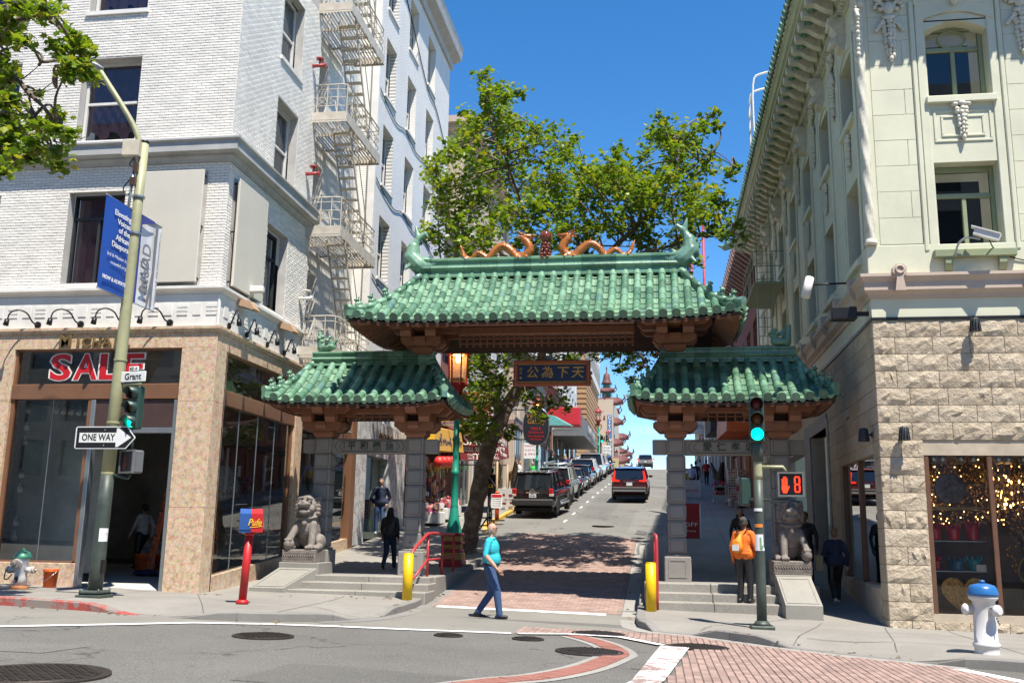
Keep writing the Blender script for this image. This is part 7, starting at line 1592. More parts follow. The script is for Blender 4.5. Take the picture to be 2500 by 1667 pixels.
text('SABRA',.5,m_txt,t,(-6.92,42.9,5.65),rz=PI/2,ex=.004,fit=1.8);text('GRILL',.25,m_txt,t,(-6.91,42.9,5.35),rz=PI/2,ex=.004);text('RESTAURANT',.25,m_txt,t,(-6.9,42.9,5.1),rz=PI/2,ex=.004,fit=1.8)
for p in((-6.95,41.45),(-6.95,44.35)):mb=MB();mb.tube([(p[0],p[1],S(*p)),(p[0],p[1],4.8)],.05,6);part('post',mb,m_tan,t)
t=thing('sign','upper maroon sign board with Hebrew lettering half hidden by leaves','sign',(-8.4,41.2,7));mb=MB();mb.bbox(-9.2,-7.2,41.0,41.1,6.5,7.7,.02);part('board',mb,m_mar,t);text('מסעדת',.5,m_txt,t,(-8.2,40.98,7.2),ex=.004);text('קפיטריה טעימה',.28,m_txt,t,(-8.2,40.98,6.75),ex=.004)
mb=MB();mb.tube([(-9.4,41,6.25),(-7.0,41,6.25)],.06,6);mb.tube([(-9.4,38.4,6.15),(-7.5,38.4,6.15)],.06,6);part('arm',mb,m_alu,t)
t=awning('small green tiled shop roof below the red sign up the left side',-9.4,-7.0,76,80,10.2,11.0,1.4,mat('turquoise_tiles',(.12,.36,.33),.5,var=.3,vs=6))
t=thing('sign_box','red and pink box sign above the green tiled shop roof','sign',(-7.8,81,11));mb=MB();mb.bbox(-9.4,-6.6,81,83,10.8,12.3,.05);part('box',mb,mat('red_sign',(.5,.02,.03),.5),t)
t=awning('grey canopy with GRANT PLAZA lettering up the left side',-9.4,-6.6,86,104,10.4,12.2,.2,mat('gray_canopy',(.15,.16,.165),.7));text('GRANT PLAZA',.95,m_txt,t,(-6.55,95,11.5),rz=PI/2,ex=.004,fit=9)
t=thing('gallery_sign','black oval hanging sign with Venezia Gallery in gold letters','sign',(-6.4,44.8,6.6));mb=MB();n=40
c0=Vector((-5.70,44.8,6.62));ax,az=.60,.86
o=[((ax*(abs(math.cos(2*PI*k/n))**.8)*(1 if math.cos(2*PI*k/n)>=0 else-1))+c0 .x,az*(abs(math.sin(2*PI*k/n))**.8)*(1 if math.sin(2*PI*k/n)>=0 else-1)+c0 .z)for k in range(n)]
mb.prism(o,44.75,44.85,'y');part('board',mb,mat('sign_black',(.012,.015,.022),.4),t);mb=MB();mb.tube([(p[0],44.8,p[1])for p in o+[o[0]]],.035,6,False);part('rim',mb,m_alu,t)
for s_,z,sz,mm,ft in(('Venezia',7.12,.34,m_gold,.95),('Gallery',6.84,.34,m_gold,.85),('SALE',6.50,.2,m_sred,.5),('50-80% off',6.32,.15,m_sred,.7),('Free Shipping',6.15,.13,m_sred,.75),('Worldwide',6.0,.13,m_sred,.55)):text(s_,sz,mm,t,(c0 .x,44.74,z),ex=.003,fit=ft,shear=.2 if mm is m_gold else 0)
mb=MB();mb.tube([(-9.4,44.8,7.4),(-6.2,44.8,7.4)],.03,6);mb.tube([(-9.4,44.8,6.0),(-6.2,44.8,6.0)],.03,6);part('arm',mb,m_blk,t)
t=thing('vertical_sign','tall blue vertical sign with white letters near the crest','sign',(-7.6,150,14));mb=MB();mb.bbox(-7.95,-7.2,149.9,150.3,13.5,20.2,.05);part('board',mb,mat('sign_blue',(.10,.18,.36),.5),t)
for i,ch in enumerate('CITY WONG'):
 if ch!=' ':text(ch,.72,m_txt,t,(-7.57,149.88,19.7-i*.69),ex=.01,bold=.02)
ORD=['nearest','second','third','fourth','fifth','sixth','last']
def shopfronts(x,y0,y1,n,hgt,seed,side=1,where=''):
 r=random.Random(seed);w_=(y1-y0)/n
 for i in range(n):
  ya,yb=y0+i*w_,y0+(i+1)*w_;zb=S(x,(ya+yb)/2);z0=S(x,ya)-.2
  t=thing('shopfront',ORD[i]+' street level shopfront of the '+where,'shopfront',(x,ya,zb),0,'shopfronts up the hill');m_=r.choice([m_wtrim,m_tanw,m_grayw,m_greend,m_brown])
  for y in(ya,yb-.45):mb=MB();mb.bbox(min(x,x+side*.12),max(x,x+side*.12),y,y+.44,z0,zb+hgt,.02);part('pier',mb,m_,t)
  mb=MB();mb.bbox(min(x,x+side*.1),max(x,x+side*.1),ya+.45,yb-.45,zb+hgt-.7,zb+hgt,.02);part('sign_board',mb,r.choice([m_wtrim,m_mar,m_navy,m_bronze,m_greend]),t)
  mb=MB();mb.box(min(x,x+side*.03),max(x,x+side*.03),ya+.45,yb-.45,z0,zb+hgt-.7);part('dark_glass',mb,m_gpane,t)
  ym=ya+w_*r.uniform(.4,.6)
  for y in(ym,ym+.9):mb=MB();mb.box(min(x,x+side*.08),max(x,x+side*.08),y,y+.07,z0,zb+hgt-.7);part('mullion',mb,m_alu,t)
  mb=MB();mb.box(min(x,x+side*.06),max(x,x+side*.06),ya+.45,yb-.45,zb+hgt-1.3,zb+hgt-1.22);part('transom',mb,m_alu,t)
shopfronts(-9.46,44.7,57.9,4,4.2,3,1,'narrow white building behind the tree');shopfronts(-9.46,62.1,93.9,7,4.4,4,1,'tan building with mauve cornice');shopfronts(-9.4,94.6,110.9,3,4.2,5,1,'white balconied building up the left');shopfronts(4.6,58.4,90,7,4.0,6,-1,'pale building up the right side');shopfronts(4.9,90.6,134,6,4.0,7,-1,'tan building at the right near the crest')
t=awning('dark grey awning with We Ship lettering beyond the right passage',3.05,4.6,59,66,7.9,10.0,.15,mat('dark_gray_canvas',(.05,.053,.058),.7));text('We Ship W',.42,mat('yellow_print',(.6,.45,.08),.6),t,(3.85,58.97,8.9),ex=.004,bold=.01,fit=1.25)
t=awning('orange red awning with pale side and Home lettering in the right passage',2.95,4.4,43.2,51,6.25,7.6,.1,mat('orange_canvas',(.62,.12,.02),.7));text('Home',.45,m_txt,t,(3.75,43.17,6.75),ex=.004,shear=.3,fit=.75);text('Gran',.4,m_txt,t,(3.4,43.17,7.3),ex=.004,shear=.3,fit=.75)
mb=MB();mb.add([(2.94,43.25,6.27),(2.94,51,6.62),(3.04,51,7.95),(3.04,43.25,7.58)],[(0,1,2,3)]);part('side_panel',mb,mat('pale_pink_canvas',(.55,.33,.29),.7,var=.3,vs=2),t)
t=thing('shop_sign','white shop sign with blue ARTS CRAFTS lettering in the right passage','sign',(2.7,64,8));mb=MB();mb.bbox(2.2,3.1,70,70.1,8.9,11.0,.02);part('board',mb,m_txt,t)
for i,s_ in enumerate(('JEWELS','ARTS','CRAFTS')):text(s_,.4,mat('blue_print',(.06,.15,.35),.6),t,(2.65,69.98,10.5-i*.55),ex=.004,fit=.75)
mb=MB();mb.box(-.6,.6,0,.1,0,.9);single('shop_sign',mb,mat('red_shop_sign',(.42,.04,.04),.6),(2.6,72,7.6),'red shop board far back in the right passage','sign')
for i in range(7):
 y=42+i*2.6;mb=MB();mb.box(4.22,4.36,y,y+.3,S(4.1,y)-.2,6.0);single('shop_post',mb,m_wtrim if i%2 else m_brown,(0,0,0),'post between the open shopfronts on the right pavement','post','shopfront posts on the right')
for x0,x1,h,m_,lab in((-44,-16,27,m_tanw,'tan building behind the viewer on the left'),(-15.5,-3.6,26,m_brickr,'red brick building behind the viewer'),(9,32,27,m_grayw,'white building behind the viewer on the right')):
 t=thing('building',lab,'building',((x0+x1)/2,-14,0));mb=MB();hs=[(x0+1+i*2.6,x0+2.5+i*2.6,4.6+j*3.2,6.7+j*3.2)for i in range(int((x1-x0)/2.6))for j in range(int((h-5)/3.2))]
 wall(mb,'y',-14,x0,x1,-1,h,hs,.25,-1);mb.quad((x0,-30,-1),(x0,-14,-1),(x0,-14,h),(x0,-30,h));mb.quad((x1,-30,-1),(x1,-14,-1),(x1,-14,h),(x1,-30,h));mb.quad((x0,-30,h),(x1,-30,h),(x1,-14,h),(x0,-14,h));part('wall',mb,m_,t)
 for q in hs:mb=MB();mb.quad((q[0],-14.2,q[2]),(q[1],-14.2,q[2]),(q[1],-14.2,q[3]),(q[0],-14.2,q[3]));part('window',mb,m_gpane,t)
m_pole=mat('khaki_pole_paint',(.33,.33,.19),.5,var=.12,vs=3,dirt=.25,wpos=True);m_polg=mat('dark_green_pole',(.045,.06,.05),.5,var=.2,vs=3,dirt=.4,dirtc=(.16,.17,.15),wpos=True);m_sigg=mat('signal_green_paint',(.02,.05,.04),.45,var=.1)
m_glow=emis('green_signal_lens',(.0,.95,.62),3.2,(.0,.5,.35));m_redd=mat('unlit_red_lens',(.10,.012,.012),.3);m_ambd=mat('unlit_amber_lens',(.13,.045,.01),.3)
m_sgnw=mat('sign_white',(.72,.73,.72),.45,var=.04);m_sgnk=mat('sign_black',(.012,.012,.014),.45)
def taper(mb,x,y,z0,z1,r0,r1,n=16,lean=(0,0)):mb.tube([(x+lean[0]*t,y+lean[1]*t,z0+(z1-z0)*t)for t in(0,.25,.5,.75,1)],[r0+(r1-r0)*t for t in(0,.25,.5,.75,1)],n)
def signal_head(parent,c,rz,sz=.77):
 """three lens head facing -Y before rotation"""
 R3=Matrix.Rotation(rz,4,'Z')@Matrix.Diagonal((sz,sz,sz,1));T4=Matrix.Translation(Vector(c))@R3
 def add(name,mb,m):
  q=MB().merge(mb,T4);return part(name,q,m,parent)
 mb=MB();mb.bbox(-.17,.17,0,.2,-.53,.53,.03);hd=add('signal_head',mb,m_sigg)
 for i,(z,m_)in enumerate(((.35,m_redd),(0,m_ambd),(-.35,m_glow))):
  mb=MB();mb.lathe([(.001,.045),(.08,.035),(.135,.0),(.14,-.02)],(0,-.02,z),20,True,rot(PI/2,0,0));q=MB().merge(mb,T4);part('lens',q,m_,hd)
  mb=MB();n=18;vs=[]
  for j in range(n+1):
   a=rad(-55)+rad(290)*j/n
   for rr in(.155,.148):
    for d,s_ in((0,1),(-.24,.98 if abs(j-n/2)<7 else.98)):vs.append((rr*math.cos(a)*s_,-.0+d*(1 if 3<j<n-3 else.55),z+rr*math.sin(a)*s_-.01))
  mb.add(vs,[(j*4,j*4+1,j*4+5,j*4+4)for j in range(n)]+[(j*4+2,j*4+6,j*4+7,j*4+3)for j in range(n)]+[(j*4+1,j*4+3,j*4+7,j*4+5)for j in range(n)],True);q=MB().merge(mb,T4);part('visor',q,m_sigg,hd)
 return hd
def ped_head(parent,c,rz,lit):
 R3=Matrix.Rotation(rz,4,'Z')@Matrix.Diagonal((.95,.95,.92,1));T4=Matrix.Translation(Vector(c))@R3
 P_=lambda name,mb,m,par:part(name,MB().merge(mb,T4),m,par)
 mb=MB();mb.bbox(-.24,.24,0,.2,-.23,.23,.03);hd=P_('walk_signal',mb,mat('gray_housing',(.12,.125,.13),.45),parent)
 mb=MB();mb.box(-.205,.205,-.006,.0,-.195,.195);P_('face',mb,m_blk,hd)
 mb=MB()
 for b in((-.24,.24,-.05,0,.2,.235),(-.24,.24,-.05,0,-.235,-.2),(-.24,-.205,-.05,0,-.2,.2),(.205,.24,-.05,0,-.2,.2)):mb.box(*b)
 P_('bezel',mb,mat('bezel_gray',(.13,.13,.13),.5),hd)
 led=emis('red_led',(1,.035,.008),1.7)if lit else mat('red_led_off',(.22,.02,.015),.5)
 mb=MB()
 mb.prism([(-.16,-.03),(-.165,-.09),(-.14,-.165),(-.075,-.165),(-.045,-.10),(-.02,-.04),(-.035,-.025),(-.062,-.06),(-.062,-.01),(-.16,-.01)],-.012,-.006,'y')
 for k,h in enumerate((.10,.135,.145,.12)):x=-.157+k*.026;mb.prism([(x,-.012),(x+.019,-.012),(x+.019,h),(x+.0095,h+.012),(x,h)],-.012,-.006,'y')
 P_('hand',mb,led,hd);mb=MB()
 for z in(.14,0,-.14):mb.box(.075,.16,-.012,-.006,z-.014,z+.014)
 for x in(.062,.145):
  for z in(.07,-.07):mb.box(x,x+.026,-.012,-.006,z-.055,z+.055)
 P_('countdown_digit',mb,led,hd)
 mb=MB()
 for i in range(-9,10):mb.bar((-.2,-.03,i*.04-.2)if 0 else(-.2,-.035,-.19+(i+9)*.021),(.2,-.035,-.19+(i+9)*.021),.003)
 P_('louvre_grid',mb,m_blk,hd);return hd
LX,LY=-10.25,16.85;LZ=S(LX,LY)
lp=thing('street_lamp','leaning khaki and dark green lamp post with traffic signal and banner at the left kerb','street lamp',(LX,LY,LZ))
ln=(.12,.0)
mb=MB();mb.bbox(LX-.24,LX+.24,LY-.24,LY+.24,LZ-.02,LZ+.05,.01);mb.bbox(LX-.19,LX+.19,LY-.19,LY+.19,LZ+.05,LZ+.13,.03);part('base_plate',mb,m_polg,lp)
for sx in(-1,1):
 for sy in(-1,1):mb=MB();mb.tube([(LX+sx*.18,LY+sy*.18,LZ+.05),(LX+sx*.18,LY+sy*.18,LZ+.16)],.02,6);part('anchor_bolt',mb,m_polg,lp)
PZ_=lambda z:(LX+ln[0]*(z-LZ)/8.83,LY)
mb=MB();taper(mb,LX,LY,LZ+.05,LZ+2.22,.130,.122,20,(ln[0]*2.2/8.83,0));part('lower_shaft',mb,m_polg,lp)
mb=MB();x1,_=PZ_(LZ+2.22);taper(mb,x1,LY,LZ+2.22,LZ+8.83,.122,.088,20,(ln[0]*6.6/8.83,0));part('upper_shaft',mb,m_pole,lp)
zt=LZ+8.83;xt,_=PZ_(zt);mb=MB();mb.lathe([(.0,.04),(.09,.03),(.095,-.02),(.0,-.02)],(xt,LY,zt),14);part('cap',mb,m_blk,lp)
mb=MB();mb.tube(bez([(xt-.06,LY,zt-.12),(xt-.22,LY-.04,zt+.3),(xt-.47,LY-.1,zt+.72),(xt-1.0,LY-.2,zt+1.50)],7),[.055]*22,10);part('mast_arm',mb,m_pole,lp)
mb=MB();hc=Vector((xt-1.28,LY-.25,zt+1.68));M3=rot(0,.34,rad(10));
mb.ell(hc,(.37,.16,.075),M3,18,8);lh=part('lamp_head',mb,mat('lamp_gray',(.32,.34,.36),.45,var=.08),lp)
mb=MB();mb.ob(hc+M3@Vector((-.05,0,-.07)),(.17,.09,.012),M3);part('led_panel',mb,mat('led_panel',(.55,.57,.58),.3),lh)
mb=MB();mb.ob((xt-.16,LY-.16,zt-.18),(.17,.07,.16),rot(0,.0,.12));part('antenna_box',mb,m_cream,lp)
mb=MB();mb.ob((xt-.06,LY-.12,zt-.58),(.045,.045,.09));mb.ob((xt-.09,LY-.12,zt-.86),(.055,.045,.08));part('junction_box',mb,m_bronzed,lp)
mb=MB();mb.tube(bez([(xt-.1,LY-.13,zt-.35),(xt-.2,LY-.13,zt-.5),(xt-.1,LY-.13,zt-.6),(xt-.15,LY-.13,zt-.8),(xt-.28,LY-.13,zt-1.0),(xt-.2,LY-.13,zt-1.15),(xt-.1,LY-.13,zt-1.05),(xt-.12,LY-.13,zt-.9)],5),.012,5);part('cable',mb,m_blk,lp)
mb=MB();mb.tube([(xt-.10,LY-.12,zt-.4),(xt-.15,LY-.12,zt-1.7)],.028,6);part('conduit',mb,m_alu,lp)
for z in(zt-1.15,zt-1.9,LZ+4.4,LZ+3.2,LZ+2.25):x_,_=PZ_(z);mb=MB();mb.lathe([(.10,-.02),(.125,-.02),(.125,.02),(.10,.02)],(x_,LY,z),16,False);part('band_clamp',mb,m_pole if z<LZ+5 else m_alu,lp)
m_bblue=mat('banner_blue',(.015,.075,.36),.6,var=.05);m_bwht=mat('banner_white',(.66,.67,.70),.6);m_bgray=mat('banner_gray',(.20,.20,.22),.6);m_bpur=mat('banner_dark_blue',(.05,.06,.25),.6)
bn=thing('banner','pair of blue and white street banners on the lamp post','banner',(xt-.1,LY,LZ+5.6))
BD=Vector((-.62,.78,0)).normalized()
def cloth(o,u,w_,z0,z1,m,name,amp,dz,n=14):
 mb=MB();nn=Vector((-u.y,u.x,0));vs=[]
 for j in range(n+1):
  for i in range(9):
   t=i/8;s_=j/n;p=o+u*(w_*t)+nn*(amp*math.sin(PI*t)*math.sin(2.2*s_+.3));vs.append((p.x,p.y,z0+(z1-z0)*s_+dz*t))
 W_=9;mb.add(vs,[(j*W_+i,j*W_+i+1,(j+1)*W_+i+1,(j+1)*W_+i)for j in range(n)for i in range(8)],True);return part(name,mb,m,bn)
bx,by=xt-.10,LY-.02;uL=Vector((-.02,-1,0)).normalized();uR=Vector((.02,1,0)).normalized()
zb0,zb1=LZ+5.58,LZ+7.38
cl=cloth(Vector((bx+.06,by-.12,0)),uL,.88,zb0,zb1,m_bblue,'blue_cloth',.03,.0);cr=cloth(Vector((bx+.06,by+.12,0)),uR,.88,zb0,zb1,m_bwht,'white_cloth',.03,.0)
def btext(s,size,u,du,z,m,fit,o,rotz=None,bold=.0,flip=False,vert=False):
 d=u if u.y>0 else-u;n_=Vector((d.y,-d.x,0))
 p=o+u*du+n_*.045;p.z=z
 X_=d;Y_=Vector((0,0,1))
 if vert:X_,Y_=Vector((0,0,1)),-d
 Z_=X_.cross(Y_);M4=Matrix(((X_.x,Y_.x,Z_.x,p.x),(X_.y,Y_.y,Z_.y,p.y),(X_.z,Y_.z,Z_.z,p.z),(0,0,0,1)))
 text(s,size,m,bn,None,ex=.001,M4=M4,fit=fit,bold=bold)
oL=Vector((bx+.06,by-.12,0));oR=Vector((bx+.06,by+.12,0))
for i,(s_,f_)in enumerate((('Elevating',.56),('Voices',.44),('of the',.38),('African',.45),('Diaspora',.56))):btext(s_,.15,uL,.06+f_/2,zb1-.26-i*.155,m_swht,f_,oL,bold=.004)
btext('3rd & Mission St.',.09,uL,.40,zb1-1.10,m_swht,.68,oL);btext('moadsf.org',.09,uL,.34,zb1-1.24,m_swht,.52,oL);btext('NOW & ALWAYS',.10,uL,.43,zb1-1.56,m_swht,.76,oL,bold=.004)
btext('MoAD',.42,uR,.36,(zb0+zb1)/2-.12,m_bgray,.95,oR,bold=.008,vert=True);btext('MUSEUM OF THE AFRICAN DIASPORA',.06,uR,.80,(zb0+zb1)/2,m_bgray,1.5,oR,vert=True)
def stripe(u,o,pts,m,name):
 d=u if u.y>0 else-u;n_=Vector((d.y,-d.x,0));mb=MB();mb.add([tuple((o+u*a+n_*.042)+Vector((0,0,z)))for a,z in pts],[tuple(range(len(pts)))]);part(name,mb,m,bn)
stripe(uR,oR,[(0,zb0),(.10,zb0),(.10,zb1),(0,zb1)],m_bpur,'blue_edge');stripe(uR,oR,[(.62,zb0+.05),(.68,zb0+.05),(.70,zb1-.1),(.60,zb1-.05)],m_bgray,'gray_stroke');stripe(uR,oR,[(.10,zb1-.2),(.55,zb1-.04),(.55,zb1-.0),(.10,zb1-.0)],m_bpur,'blue_corner');stripe(uR,oR,[(.46,zb0+.1),(.52,zb0+.05),(.64,zb0+.65),(.60,zb0+.75)],m_bgray,'gray_stroke')
mb=MB()
for z in(zb0,zb1):mb.tube([oL+Vector((0,0,z)),oL+uL*.9+Vector((0,0,z))],.012,5);mb.tube([oR+Vector((0,0,z)),oR+uR*.9+Vector((0,0,z))],.012,5)
part('banner_arm',mb,m_alu,bn)
def sgn(label,c,w_,h,rz,name='street_sign'):
 return thing(name,label,'sign',c,rz)
zx=lambda z:PZ_(z)[0]
t=sgn('white street name sign reading Grant on the left lamp post',(zx(LZ+4.1)+.36,LY-.1,LZ+4.06),0,0,-.18)
mb=MB();mb.bbox(-.29,.29,-.012,.012,-.10,.10,.01);part('plate',mb,m_sgnw,t,local=True);mb=MB();mb.bbox(-.11,.11,-.014,.010,.105,.20,.008);part('upper_plate',mb,m_sgnw,t,local=True)
def ltext(s,size,m,par,loc,fit=None,bold=0):text(s,size,m,par,loc,ex=.001,fit=fit,bold=bold,local=True)
ltext('Grant',.17,m_sgnk,t,(0,-.016,-.0),.38,.002);ltext('400 →',.10,m_sgnk,t,(0,-.018,.152),.17)
mb=MB();mb.tube([(-.45,.04,-.14),(.2,.02,-.14)],.025,6);part('arm',mb,m_pole,t,local=True)
t=sgn('black ONE WAY arrow sign on the left lamp post',(zx(LZ+2.9)-.03,LY-.17,LZ+2.9),0,0,-.02)
t.scale=(.87,.87,.87)
arw=[(-.70,-.235),(.42,-.235),(.70,0),(.42,.235),(-.70,.235)]
mb=MB();mb.prism([(-.68,-.24),(.50,-.24),(.71,0),(.50,.24),(-.68,.24),(-.71,.21),(-.71,-.21)],-.004,.004,'y');part('plate',mb,m_sgnw,t,local=True)
mb=MB();mb.prism([(-.68,-.22),(.49,-.22),(.68,0),(.49,.22),(-.68,.22)],-.007,-.0045,'y');part('black_field',mb,m_sgnk,t,local=True)
mb=MB();mb.prism([(-.61,-.105),(.26,-.105),(.26,-.2),(.31,-.2),(.61,0),(.31,.2),(.26,.2),(.26,.105),(-.61,.105)],-.0105,-.0075,'y');part('white_arrow',mb,m_sgnw,t,local=True)
ltext('ONE WAY',.2,m_sgnk,t,(-.16,-.0125,0),.78,.004)
for z in(.165,-.165):mb=MB();mb.lathe([(.0,.006),(.018,.0)],(-.02,-.008,z),8,True,rot(PI/2,0,0));part('bolt',mb,m_alu,t,local=True)
hd=signal_head(lp,(zx(LZ+3.5)+.42,LY-.1,LZ+3.48),-.35)
mb=MB();mb.tube([(zx(LZ+4),LY,LZ+4.05),(zx(LZ+4)+.42,LY-.05,LZ+4.05),(zx(LZ+4)+.42,LY-.05,LZ+3.95)],.028,8);mb.tube([(zx(LZ+2.9)+.44,LY-.02,LZ+2.98),(zx(LZ+2.9)+.44,LY-.02,LZ+2.65)],.028,8);mb.tube([(zx(LZ+2.2),LY,LZ+2.24),(zx(LZ+2.2)+.42,LY,LZ+2.16),(zx(LZ+2.2)+.46,LY,LZ+2.25)],.03,8);part('signal_bracket',mb,m_sigg,lp)
ped_head(lp,(zx(LZ+2.4)+.45,LY-.12,LZ+2.46),-.5,False)
for z,s_ in((1.15,.09),(1.0,.2)):
 mb=MB();x_=zx(LZ+z);vs=[]
 for j in range(2):
  for i in range(6):a=rad(-75+i*16);vs.append((x_+.128*math.cos(a),LY+.128*math.sin(a),LZ+z+j*s_))
 mb.add(vs,[(i,i+1,7+i,6+i)for i in range(5)],True);part('paper_scrap',mb,m_sgnw,lp)
mb=MB();mb.ob((LX+.13,LY-.02,LZ+.55),(.02,.06,.12));part('handhole_cover',mb,m_blk,lp)
RX,RY=1.72,17.75;RZ=S(RX,RY)
sp_=thing('signal_pole','dark green traffic signal pole with countdown walk signal in front of the right steps','traffic signal',(RX,RY,RZ))
mb=MB();mb.bbox(RX-.2,RX+.2,RY-.2,RY+.2,RZ-.02,RZ+.06,.015);mb.lathe([(.16,.06),(.13,.1),(.1,.14)],(RX,RY,RZ),14);part('base_plate',mb,m_polg,sp_)
mb=MB();taper(mb,RX,RY,RZ+.05,RZ+2.55,.088,.082,18,(.015,0));part('lower_shaft',mb,m_polg,sp_)
mb=MB();taper(mb,RX+.015,RY,RZ+2.55,RZ+2.9,.08,.075,18);part('khaki_shaft',mb,m_pole,sp_);mb=MB();mb.lathe([(.1,0),(.1,.2),(.07,.4)],(RX+.015,RY,RZ+2.88),14);part('collar',mb,m_polg,sp_)
signal_head(sp_,(RX+.015,RY-.12,RZ+3.62),-.05)
mb=MB();mb.box(RX-.1,RX+.1,RY-.02,RY+.05,RZ+3.0,RZ+3.3);part('mount',mb,m_sigg,sp_)
ped_head(sp_,(RX+.56,RY-.1,RZ+2.47),.0,True)
mb=MB();mb.tube([(RX,RY,RZ+2.78),(RX+.45,RY,RZ+2.78),(RX+.5,RY,RZ+2.7)],.03,8);part('upper_arm',mb,m_pole,sp_);mb=MB();mb.tube([(RX-.14,RY,RZ+2.2),(RX+.5,RY,RZ+2.2),(RX+.54,RY,RZ+2.27)],.026,8);part('lower_arm',mb,m_polg,sp_)
mb=MB();mb.bbox(RX-.3,RX-.1,RY+.02,RY+.3,RZ+2.1,RZ+2.6,.03);part('side_signal',mb,m_sigg,sp_)
for z,h,m_ in((1.32,.28,m_sgnw),(1.72,.06,mat('orange_sticker',(.6,.2,.04),.6)),(2.0,.05,m_sgnw)):
 mb=MB();vs=[]
 for j in range(2):
  for i in range(7):a=rad(-150+i*20);vs.append((RX+.091*math.cos(a),RY+.091*math.sin(a),RZ+z+j*h))
 mb.add(vs,[(i,i+1,8+i,7+i)for i in range(6)],True);part('sticker',mb,m_,sp_)
mb=MB();mb.prism([(RX-.0,RZ+1.35),(RX+.05,RZ+1.35),(RX+.055,RZ+1.4),(RX+.03,RZ+1.42),(RX+.03,RZ+1.55),(RX+.0,RZ+1.55)],RY-.098,RY-.093,'y');part('green_print',mb,m_tile,sp_)
FX,FY=-7.5,17.1;FZ=S(FX,FY);m_alr=mat('alarm_red',(.45,.014,.016),.45,var=.18,dirt=.35,dirtc=(.16,.02,.02));m_alb=mat('alarm_blue',(.02,.075,.26),.45,var=.15)
t=thing('fire_alarm_post','red post carrying a half blue half red fire alarm box with yellow graffiti','fire alarm',(FX,FY,FZ))
mb=MB();mb.lathe([(.115,0),(.115,.05),(.085,.08)],(FX,FY,FZ),14);mb.tube([(FX,FY,FZ+.05),(FX+.05,FY,FZ+1.25)],.072,16);part('post',mb,m_alr,t);mb=MB();mb.lathe([(.08,0),(.09,.02),(.08,.05)],(FX+.05,FY,FZ+1.22),14);part('collar',mb,m_alr,t)
bx_,bz_=FX+.06,FZ+1.27
for x0,x1,m_,nm in((-.2,.0,m_alb,'blue_box'),(.0,.2,m_alr,'red_box')):
 mb=MB();M3=rot(0,0,.45)
 pts=[(-.14,0),(.14,0),(.14,.34),(0,.43),(-.14,.34)]
 q=MB();q.prism([(a,b)for a,b in pts],x0,x1,'x');mb.merge(q,Matrix.Translation((bx_,FY,bz_))@Matrix.Rotation(.45,4,'Z'));part(nm,mb,m_,t)
Rm=Matrix.Translation((bx_,FY,bz_))@Matrix.Rotation(.45,4,'Z')
mb=MB();mb.merge(MB().box(.0,.21,-.16,-.14,.02,.3),Rm);mb.merge(MB().box(-.2,-.02,-.155,-.14,.05,.28),Rm);part('door',mb,[m_alb],t)
mb=MB();mb.merge(MB().box(.005,.215,-.162,-.139,.01,.31),Rm);part('red_door',mb,m_alr,t)
text('Pufe',.17,mat('yellow_graffiti',(.75,.48,.02),.6),t,None,ex=.002,shear=.3,M4=Rm@Matrix.Translation((.06,-.168,.18))@Matrix.Rotation(PI/2,4,'X'),fit=.24,bold=.002)
mb=MB();mb.merge(MB().tube(bez([(-.02,-.168,.09),(.08,-.168,.1),(.2,-.168,.115)],4),.006,5),Rm);part('graffiti_stroke',mb,mat('yellow_graffiti_line',(.75,.48,.02),.6),t)
text('FIRE\nALARM',.045,m_sgnw,t,None,ex=.002,M4=Rm@Matrix.Translation((-.205,.0,.2))@Matrix.Rotation(-PI/2,4,'Z')@Matrix.Rotation(PI/2,4,'X'))
mb=MB();mb.merge(MB().box(.2,.23,-.06,.08,.08,.22),Rm);part('side_handle',mb,m_alu,t)
